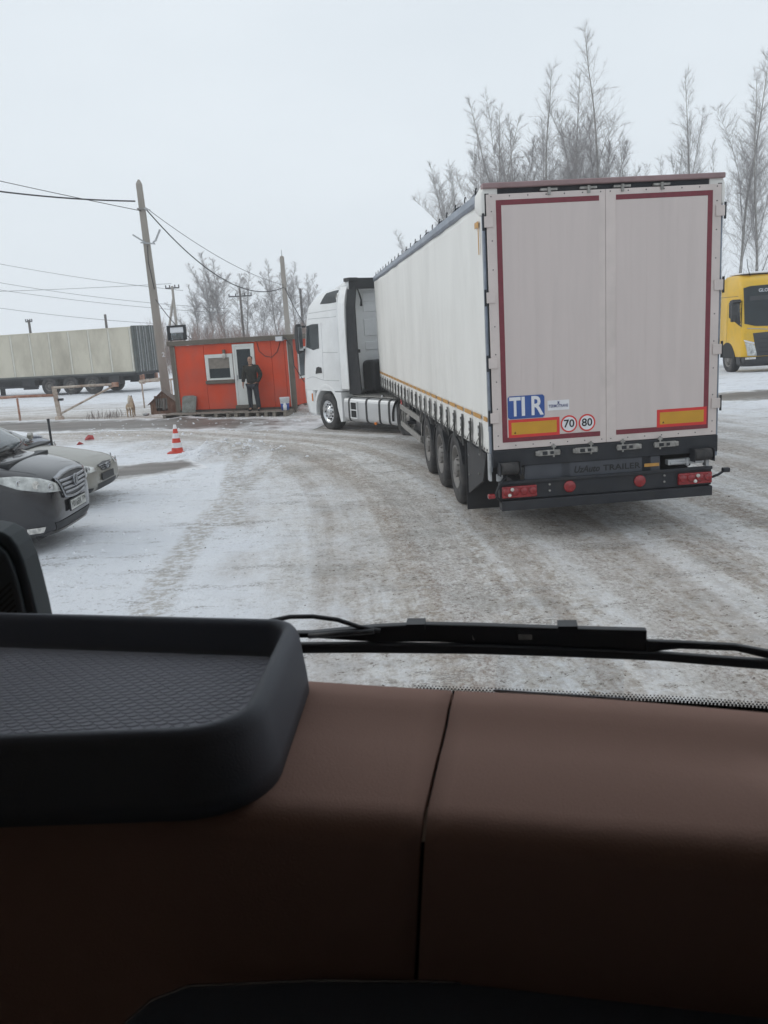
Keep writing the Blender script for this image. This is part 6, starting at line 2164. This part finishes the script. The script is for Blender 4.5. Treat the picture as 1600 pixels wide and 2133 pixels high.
def clods():
    r = np.random.RandomState(44)
    V, Fc = [], []
    spots = []
    for _ in range(130):
        hx, hy, rr, hh = HEAPS[r.randint(0, 6)]
        spots.append((hx + r.normal(0, rr * 0.9), hy + r.normal(0, rr * 0.7), r.uniform(0.012, 0.05)))
    for _ in range(240):
        spots.append((r.uniform(-5.5, -1.9), r.uniform(6.5, 17), r.uniform(0.008, 0.03)))
    for _ in range(160):
        spots.append((r.uniform(-9, -2), r.uniform(21.5, 28), r.uniform(0.015, 0.05)))
    for x, y, sz in spots:
        k = len(V)
        base = []
        for i in range(6):
            a = i * 1.047 + r.uniform(-0.3, 0.3)
            q = sz * r.uniform(0.7, 1.25)
            base.append((math.cos(a) * q, math.sin(a) * q, -0.3 * sz))
        mid = [(p[0] * r.uniform(0.6, 0.95), p[1] * r.uniform(0.6, 0.95), sz * r.uniform(0.25, 0.6)) for p in base]
        for p in base + mid + [(0, 0, sz * r.uniform(0.5, 0.9))]:
            V.append((x + p[0], y + p[1], p[2]))
        for i in range(6):
            j = (i + 1) % 6
            Fc.append((k + i, k + j, k + 6 + j, k + 6 + i))
            Fc.append((k + 6 + i, k + 6 + j, k + 12))
    V = np.array(V)
    cx_ = np.array([p[0] for p in spots])
    cy_ = np.array([p[1] for p in spots])
    V[:, 2] += np.repeat(ground_h(cx_, cy_), 13)
    mb = MB()
    mb.add(V.tolist(), Fc)
    o = mb.build('snow_clods', 'snow_cap', None, fixn=False)
    o['kind'] = 'stuff'
    o['label'] = 'loose clods of snow on the heaps and verges'


clods()

# ------------------------------------------------------------------ the lorry cab the photograph is taken from
PHI, RAKE = 0.14, 0.12
WF = Vector((math.sin(PHI), math.cos(PHI), 0))
WA = Vector((math.cos(PHI), -math.sin(PHI), 0))
WN = Vector((math.sin(PHI), math.cos(PHI), RAKE)).normalized()
WB = Vector((-RAKE * math.sin(PHI), -RAKE * math.cos(PHI), 1)).normalized()
WP = Vector((0, 0, CAMZ - 0.45)) + WF * 1.30


def onw(a, b, off=0.0):
    """a point on the windscreen: a across, b up, off outwards"""
    return WP + WA * a + WB * b + WN * off


def build_cab():
    t = thing('truck_cab', 'brown dashboard and dark cab of the lorry in the foreground, seen from inside', 'truck cab', (0, 0, 0))
    ZT = CAMZ - 0.447
    KS = 0.447 / 0.47
    far = [(-1.05, 1.40), (-0.55, 1.245), (-0.122, 1.113), (0.079, 1.052), (0.175, 1.028), (0.29, 0.992), (0.446, 0.936), (0.80, 0.80), (1.55, 0.52)]
    near = [(-1.05, 0.965), (-0.55, 0.862), (-0.164, 0.776), (0.019, 0.738), (0.09, 0.722), (0.17, 0.700), (0.323, 0.664), (0.75, 0.565), (1.50, 0.39)]

    far = [(x * KS, y * KS) for x, y in far]
    near = [(x * KS, y * KS) for x, y in near]

    def dash_panel(i0, i1, g0, g1):
        rows = []
        n = 18
        for k in range(n + 1):
            u = i0 + (i1 - i0) * k / n
            i = min(int(u), len(far) - 2)
            q = u - i
            e = Vector((far[i][0] * (1 - q) + far[i + 1][0] * q, far[i][1] * (1 - q) + far[i + 1][1] * q, ZT))
            w = Vector((near[i][0] * (1 - q) + near[i + 1][0] * q, near[i][1] * (1 - q) + near[i + 1][1] * q, ZT))
            lat = Vector((far[i + 1][0] - far[i][0], far[i + 1][1] - far[i][1], 0)).normalized()
            sh = lat * (g0 if k == 0 else (g1 if k == n else 0))
            d = (e - w)
            L = d.length
            d.normalize()
            R = 0.030
            prof = [(L + 0.035, -0.09), (L + 0.012, -0.045), (L + 0.002, -0.010), (L - 0.008, -0.001), (L - 0.05, 0.0), (L - 0.075, -0.002), (L - 0.095, -0.0045), (L - 0.15, -0.0035), (L * 0.45, -0.001), (R * 1.2, 0.0)]
            for a in (15, 30, 45, 60, 75, 90):
                prof.append((R - R * math.sin(math.radians(a)), -R + R * math.cos(math.radians(a))))
            prof += [(0.003, -0.11), (0.012, -0.195), (0.016, -0.26), (0.03, -0.42)]
            rows.append([w + sh + d * p + Vector((0, 0, z)) + lat * (0.10 * min(0.0, z + 0.01)) for p, z in prof])
        m = MB()
        m.loft(rows, cap0=True, cap1=True, closed=False) if False else m.loft(rows, cap0=False, cap1=False, closed=False)
        o = m.build('dash_panel', 'dash_brown', t, smooth=True, solid=0.012)
        o.modifiers['thickness'].offset = -1
        return o
    dash_panel(0, 3, 0.0, -0.0022)
    dash_panel(3, 8, 0.0022, 0.0)
    # black sheets behind the joint stand in for the shade in the gap
    MB().grid(lambda u, v: ((0.079 + (0.019 - 0.079) * v) * KS + (u - 0.5) * 0.05, 0.99 + (0.765 - 0.99) * v, ZT - 0.022), 2, 6).build('joint_shade_sheet', 'ink', t)
    MB().grid(lambda u, v: (0.019 * KS + (u - 0.5) * 0.05 - 0.10 * 0.40 * v * 0.97, 0.738 * KS + 0.0155 + 0.014 * v + 0.002, ZT - 0.03 - 0.40 * v), 2, 8).build('joint_shade_sheet', 'ink', t)
    # lower ledge with a bright rim
    zl = CAMZ - 0.622
    out = [(x * 0.945, y * 0.945) for x, y in [(-0.30, 0.60), (-0.30, 0.67), (-0.292, 0.715), (-0.27, 0.748), (-0.235, 0.765), (-0.10, 0.762), (0.05, 0.748), (0.3, 0.69), (0.9, 0.55), (0.9, 0.35), (-0.30, 0.42)]]
    lg = MB().prism(out, 'z', zl - 0.03, zl).build('lower_ledge', 'panel_blue', t, bevel=0.006, seg=3)
    MB().tube([(x, y, zl - 0.002) for x, y in [(-0.285, 0.42)] + out[:7]], 0.0022, n=6).build('ledge_rim', 'grille_chrome', lg, smooth=True)
    hood = []
    for k in range(13):
        u = k / 12
        hood.append([(0.02 + 0.75 * u, 0.40 + 0.30 * u ** 0.8 - 0.12 * u * u, zl + 0.002), (0.02 + 0.75 * u, 0.42 + 0.30 * u ** 0.8 - 0.12 * u * u, zl + 0.006 + 0.030 * math.sin(math.pi * min(1, u * 1.1)) ** 0.7 if u < 0.9 else zl + 0.006), (0.06 + 0.75 * u, 0.34 + 0.30 * u ** 0.8 - 0.12 * u * u, zl + 0.02), (0.10 + 0.75 * u, 0.22 + 0.25 * u, zl + 0.004)])
    MB().loft(hood, cap0=False, cap1=False, closed=False).build('instrument_hood', 'panel_blue', t, smooth=True, solid=0.004)
    # windscreen with its printed black border
    ws = MB()
    rows = [(-0.86, -0.36), (1.62, -0.36), (1.62, 1.02), (-0.86, 1.02)]
    ws.add([onw(a, b) for a, b in rows] + [onw(a, b, 0.005) for a, b in rows], [(0, 1, 2, 3), (7, 6, 5, 4), (0, 4, 5, 1), (1, 5, 6, 2), (2, 6, 7, 3), (3, 7, 4, 0)])
    wo = ws.build('windscreen', 'windscreen_glass', t)
    fb = MB()

    def sheet(poly, off=-0.002):
        k = len(poly)
        fb.add([onw(a, b, off) for a, b in poly] + [onw(a, b, off - 0.0008) for a, b in poly], [tuple(range(k)), tuple(range(2 * k - 1, k - 1, -1))] + [(i, k + i, k + (i + 1) % k, (i + 1) % k) for i in range(k)])
    sheet([(-0.86, -0.36), (-0.783, -0.36), (-0.783, 0.09), (-0.786, 0.125), (-0.792, 0.150), (-0.803, 0.166), (-0.83, 0.174), (-0.86, 0.178)])
    sheet([(-0.782, -0.36), (1.62, -0.36), (1.62, -0.26), (0.8, -0.205), (0.416, -0.177), (0.267, -0.165), (0.115, -0.157), (-0.018, -0.150), (-0.20, -0.142), (-0.782, -0.135)])
    sheet([(-0.86, 0.94), (1.62, 0.94), (1.62, 1.02), (-0.86, 1.02)])
    fb.build('border_band', 'frit', wo)
    dots = MB()

    def dot(a, b, r):
        k = 6
        c = [onw(a + r * math.cos(2 * math.pi * i / k), b + r * math.sin(2 * math.pi * i / k), -0.002) for i in range(k)]
        c2 = [p - WN * 0.0008 for p in c]
        dots.add(c + c2, [tuple(range(k)), tuple(range(2 * k - 1, k - 1, -1))] + [(i, k + i, k + (i + 1) % k, (i + 1) % k) for i in range(k)])
    for j in range(3):
        for i in range(30):
            b = -0.02 + i * 0.0062 + (j % 2) * 0.0031
            a = -0.7815 + j * 0.0042
            if b > 0.125:
                a -= (b - 0.125) * 0.35
            dot(a, b, 0.0025 - 0.0006 * j)
        for i in range(210):
            a = -0.15 + i * 0.0058 + (j % 2) * 0.0029
            b = float(np.interp(a, [-0.2, -0.018, 0.115, 0.267, 0.416, 0.8, 1.62], [-0.142, -0.150, -0.157, -0.165, -0.177, -0.205, -0.26])) + 0.0022 + j * 0.0040
            dot(a, b, 0.0025 - 0.0006 * j)
    dd = dots.build('border_dots', 'frit', wo)
    dd['kind'] = 'stuff'
    # clear film strip stuck low on the glass
    fl = MB()
    p = [(-0.005, -0.031), (0.189, -0.042), (0.19, -0.157), (-0.018, -0.140)]
    fl.add([onw(a, b, -0.006) for a, b in p] + [onw(a, b, -0.0055) for a, b in p], [(0, 1, 2, 3), (7, 6, 5, 4), (0, 4, 5, 1), (1, 5, 6, 2), (2, 6, 7, 3), (3, 7, 4, 0)])
    fo = fl.build('clear_film', 'film_glass', wo)
    fe = MB()
    p = [(-0.018, -0.138), (0.19, -0.154), (0.19, -0.161), (-0.018, -0.143)]
    fe.add([onw(a, b, -0.009) for a, b in p] + [onw(a, b, -0.007) for a, b in p], [(0, 1, 2, 3), (7, 6, 5, 4), (0, 4, 5, 1), (1, 5, 6, 2), (2, 6, 7, 3), (3, 7, 4, 0)])
    fe.build('film_edge', 'film_edge', wo)
    # trim at the foot of the left pillar, with a slotted vent
    tr = [(-0.90, 0.190), (-0.815, 0.186), (-0.792, 0.181), (-0.778, 0.172), (-0.769, 0.155), (-0.764, 0.129), (-0.762, 0.087), (-0.761, 0.042), (-0.762, -0.03), (-0.764, -0.12), (-0.90, -0.12)]
    m = MB()
    k = len(tr)
    m.add([onw(a, b, -0.06) for a, b in tr] + [onw(a, b, -0.012) for a, b in tr], [tuple(range(k)), tuple(range(2 * k - 1, k - 1, -1))] + [(i, k + i, k + (i + 1) % k, (i + 1) % k) for i in range(k)])
    po = m.build('pillar_trim', 'trim_dark', t, bevel=0.005, seg=3)
    inn = [(-0.90, 0.174), (-0.81, 0.168), (-0.795, 0.162), (-0.784, 0.148), (-0.778, 0.122), (-0.776, 0.085), (-0.775, -0.12), (-0.90, -0.12)]
    m = MB()
    k = len(inn)
    m.add([onw(a, b, -0.072) for a, b in inn] + [onw(a, b, -0.0602) for a, b in inn], [tuple(range(k)), tuple(range(2 * k - 1, k - 1, -1))] + [(i, k + i, k + (i + 1) % k, (i + 1) % k) for i in range(k)])
    m.build('vent_panel', 'trim_dark', po, bevel=0.004, seg=3)
    for i in range(10):
        b = 0.098 - i * 0.0098
        MB().bar(onw(-0.812, b - 0.020, -0.0722), onw(-0.786, b, -0.0722), 0.0035, 0.003, up=tuple(WN)).build('vent_slot', 'ink', po)
    # wiper outside the glass
    W = lambda a, b, o=0.05: onw(a, b, o)

    def strip(name, top, bot, depth, parent, mt='wiper_black', off=0.05):
        n = len(top)
        m = MB()
        rows = []
        for (a, b), (c, d) in zip(top, bot):
            rows.append([W(a, b, off), W(c, d, off), W(c, d, off + depth), W(a, b, off + depth)])
        m.loft(rows)
        return m.build(name, mt, parent, bevel=0.0025)
    wp = strip('wiper', [(-0.42, -0.083), (-0.243, -0.083), (-0.05, -0.088), (0.076, -0.094), (0.25, -0.105), (0.427, -0.121), (0.62, -0.150)], [(-0.42, -0.101), (-0.243, -0.1015), (-0.05, -0.105), (0.076, -0.1105), (0.25, -0.120), (0.428, -0.138), (0.62, -0.168)], 0.012, t)
    strip('wiper_rail', [(-0.40, -0.064), (-0.335, -0.064), (-0.219, -0.053), (-0.133, -0.050), (-0.048, -0.053), (0.091, -0.060), (0.235, -0.066)], [(-0.40, -0.074), (-0.335, -0.074), (-0.219, -0.0835), (-0.133, -0.084), (-0.048, -0.088), (0.0245, -0.0915), (0.235, -0.106)], 0.014, wp, off=0.056)
    strip('wiper_tip', [(0.235, -0.084), (0.288, -0.087), (0.377, -0.093), (0.426, -0.104), (0.62, -0.135)], [(0.235, -0.106), (0.288, -0.100), (0.377, -0.105), (0.426, -0.119), (0.62, -0.148)], 0.010, wp, off=0.054)
    for a, b in ((-0.149, -0.046), (0.106, -0.053)):
        MB().add([W(a + da, b + db, o) for o in (0.052, 0.076) for da, db in ((-0.016, -0.012), (0.016, -0.012), (0.016, -0.0015), (-0.016, -0.0015))], [(0, 1, 2, 3), (7, 6, 5, 4), (0, 4, 5, 1), (1, 5, 6, 2), (2, 6, 7, 3), (3, 7, 4, 0)]).build('clip', 'wiper_black', wp)
    MB().add([W(a, b, o) for o in (0.0545, 0.0555) for a, b in ((0.024, -0.070), (0.047, -0.071), (0.047, -0.080), (0.024, -0.080))], [(0, 1, 2, 3), (7, 6, 5, 4), (0, 4, 5, 1), (1, 5, 6, 2), (2, 6, 7, 3), (3, 7, 4, 0)]).build('rail_sticker', 'galv', wp)
    MB().add([W(a, b, o) for o in (0.0545, 0.0555) for a, b in ((-0.0535, -0.071), (-0.0525, -0.079), (-0.0495, -0.080), (-0.0515, -0.076))], [(0, 1, 2, 3), (7, 6, 5, 4), (0, 4, 5, 1), (1, 5, 6, 2), (2, 6, 7, 3), (3, 7, 4, 0)]).build('rail_chip', 'galv', wp)
    MB().tube([W(-0.46, -0.052), W(-0.40, -0.036), W(-0.365, -0.029), W(-0.325, -0.029), W(-0.282, -0.036), W(-0.246, -0.050), W(-0.21, -0.058)], 0.0042, n=8).build('washer_hose', 'wiper_black', wp, smooth=True)
    MB().tube([W(-0.335, -0.064, 0.045), W(-0.28, -0.060, 0.045), W(-0.22, -0.056, 0.045)], 0.005, n=8).build('wiper_arm', 'wiper_black', wp, smooth=True)
    # shell of the cab behind and around the camera
    c = lambda a, f, z: WA * a + WF * f + Vector((0, 0, z))
    zr, z0 = 2.97, 0.95
    a0, a1, fb_, ff = -0.90, 1.66, -1.35, 1.18

    def wall(name, pts, th):
        n = (Vector(pts[1]) - Vector(pts[0])).cross(Vector(pts[2]) - Vector(pts[0])).normalized() * th
        MB().add([Vector(p) for p in pts] + [Vector(p) + n for p in pts], [(0, 1, 2, 3), (7, 6, 5, 4), (0, 4, 5, 1), (1, 5, 6, 2), (2, 6, 7, 3), (3, 7, 4, 0)]).build(name, 'cab_lining', t)
    f_top = (onw(0, 1.0) - Vector((0, 0, 0))).dot(WF)
    wall('cab_roof', [c(a0, fb_, zr), c(a1, fb_, zr), c(a1, f_top, zr), c(a0, f_top, zr)], 0.05)
    wall('cab_back', [c(a0, fb_, z0), c(a1, fb_, z0), c(a1, fb_, zr), c(a0, fb_, zr)], 0.05)
    wall('cab_floor', [c(a0, fb_, z0), c(a1, fb_, z0), c(a1, 1.30, z0), c(a0, 1.30, z0)], -0.05)
    wall('cab_side_closed', [c(a0, fb_, z0), c(a0, 1.36, z0), c(a0, f_top + 0.02, zr), c(a0, fb_, zr)], 0.05)  # unseen walls, side windows left out to keep the dashboard dark
    wall('cab_side_closed', [c(a1, fb_, z0), c(a1, 1.36, z0), c(a1, f_top + 0.02, zr), c(a1, fb_, zr)], -0.05)
    lo = onw(0, -0.36)
    fl_ = lo.dot(WF)
    wall('cab_front', [c(a0, fl_, z0), c(a1, fl_, z0), c(a1, fl_, lo.z), c(a0, fl_, lo.z)], 0.03)
    return t


build_cab()


def build_tray():
    ZR = CAMZ - 0.36
    zb = CAMZ - 0.4465
    zf = CAMZ - 0.403
    # rounded outline of the tray, far side follows the windscreen
    def outline(inset, r_far=0.05, r_near=0.075):
        c = [(-0.80, 0.765), (-0.138, 0.737), (-0.117, 1.052), (-0.80, 1.222)]
        P = [Vector((x, y, 0)) for x, y in c]
        out = []
        rad = [0.06, r_near, r_far, 0.06]
        n = 4
        # inset the corners
        Q = []
        for i in range(n):
            p, a, b = P[i], P[i - 1], P[(i + 1) % n]
            d1, d2 = (p - a).normalized(), (b - p).normalized()
            n1, n2 = Vector((-d1.y, d1.x, 0)), Vector((-d2.y, d2.x, 0))
            k = 1 + n1.dot(n2)
            Q.append(p + (n1 + n2) * inset / k)
        for i in range(n):
            p, a, b = Q[i], Q[i - 1], Q[(i + 1) % n]
            r = max(0.012, rad[i] - inset)
            d1, d2 = (a - p).normalized(), (b - p).normalized()
            ang = d1.angle(d2)
            tl = r / math.tan(ang / 2)
            s, e = p + d1 * tl, p + d2 * tl
            ce = p + (d1 + d2).normalized() * (r / math.sin(ang / 2))
            v0, v1 = s - ce, e - ce
            a0, a1 = math.atan2(v0.y, v0.x), math.atan2(v1.y, v1.x)
            da = (a1 - a0 + math.pi) % (2 * math.pi) - math.pi
            for k in range(11):
                q = a0 + da * k / 10
                out.append((ce.x + r * math.cos(q), ce.y + r * math.sin(q)))
        return out
    t = thing('dash_tray', 'black plastic tray with a raised rim and scale-patterned mat on the dashboard', 'tray', (0, 0, 0))
    rings = []
    for ins, z in ((-0.010, zb), (-0.009, zb + 0.02), (-0.003, ZR - 0.014), (0.0, ZR - 0.006), (0.004, ZR - 0.0012), (0.009, ZR), (0.014, ZR - 0.001), (0.0185, ZR - 0.006), (0.021, ZR - 0.012), (0.026, zf + 0.008), (0.031, zf), (0.06, zf)):
        rings.append([(x, y, z) for x, y in outline(ins)])
    m = MB().loft(rings, cap0=True, cap1=True)
    m.build('rim', 'tray_black', t, smooth=True)
    fl = MB().prism(outline(0.034), 'z', zf + 0.0005, zf + 0.0015).build('mat', 'tray_mat', t)
    # scales pressed into the mat: little crescent lips
    sc = MB()
    inner = outline(0.040)
    def inside(x, y):
        c = False
        j = len(inner) - 1
        for i in range(len(inner)):
            if (inner[i][1] > y) != (inner[j][1] > y) and x < (inner[j][0] - inner[i][0]) * (y - inner[i][1]) / (inner[j][1] - inner[i][1]) + inner[i][0]:
                c = not c
            j = i
        return c
    dx, dy = 0.0152, 0.0086
    row = 0
    y = 0.77
    while y < 1.21:
        x = -0.78 + (row % 2) * dx / 2
        while x < -0.12:
            if inside(x, y):
                ring0, ring1 = [], []
                for k in range(7):
                    a = math.radians(200 + 140 * k / 6)
                    ring0.append((x + 0.0070 * math.cos(a), y + 0.006 + 0.0056 * math.sin(a), zf + 0.0016))
                    ring1.append((x + 0.0082 * math.cos(a), y + 0.006 + 0.0074 * math.sin(a), zf + 0.0023))
                n = len(ring0)
                ring2 = [(p[0] + 0.0000, p[1] - 0.0009, zf + 0.0012) for p in ring1]
                sc.add(ring0 + ring1 + ring2, [(i, i + 1, n + i + 1, n + i) for i in range(n - 1)] + [(n + i, n + i + 1, 2 * n + i + 1, 2 * n + i) for i in range(n - 1)])
            x += dx
        y += dy
        row += 1
    s = sc.build('mat_scales', 'tray_mat', t, smooth=False, fixn=False)
    s['kind'] = 'stuff'
    return t


build_tray()


# ------------------------------------------------------------------ winter haze
hz = MB().box(-900, 900, -120, 980, -1.5, 24.0).build('haze', None)
hm_ = bpy.data.materials.new('haze')
hm_.use_nodes = True
hn, hl_ = hm_.node_tree.nodes, hm_.node_tree.links
hn.clear()
ho = hn.new('ShaderNodeOutputMaterial')
hv = hn.new('ShaderNodeVolumePrincipled')
hv.inputs['Color'].default_value = (0.985, 0.99, 1.0, 1)
hv.inputs['Density'].default_value = 0.0017
hv.inputs['Anisotropy'].default_value = 0.3
hl_.new(hv.outputs['Volume'], ho.inputs['Volume'])
hz.data.materials.append(hm_)
hz['kind'] = 'stuff'
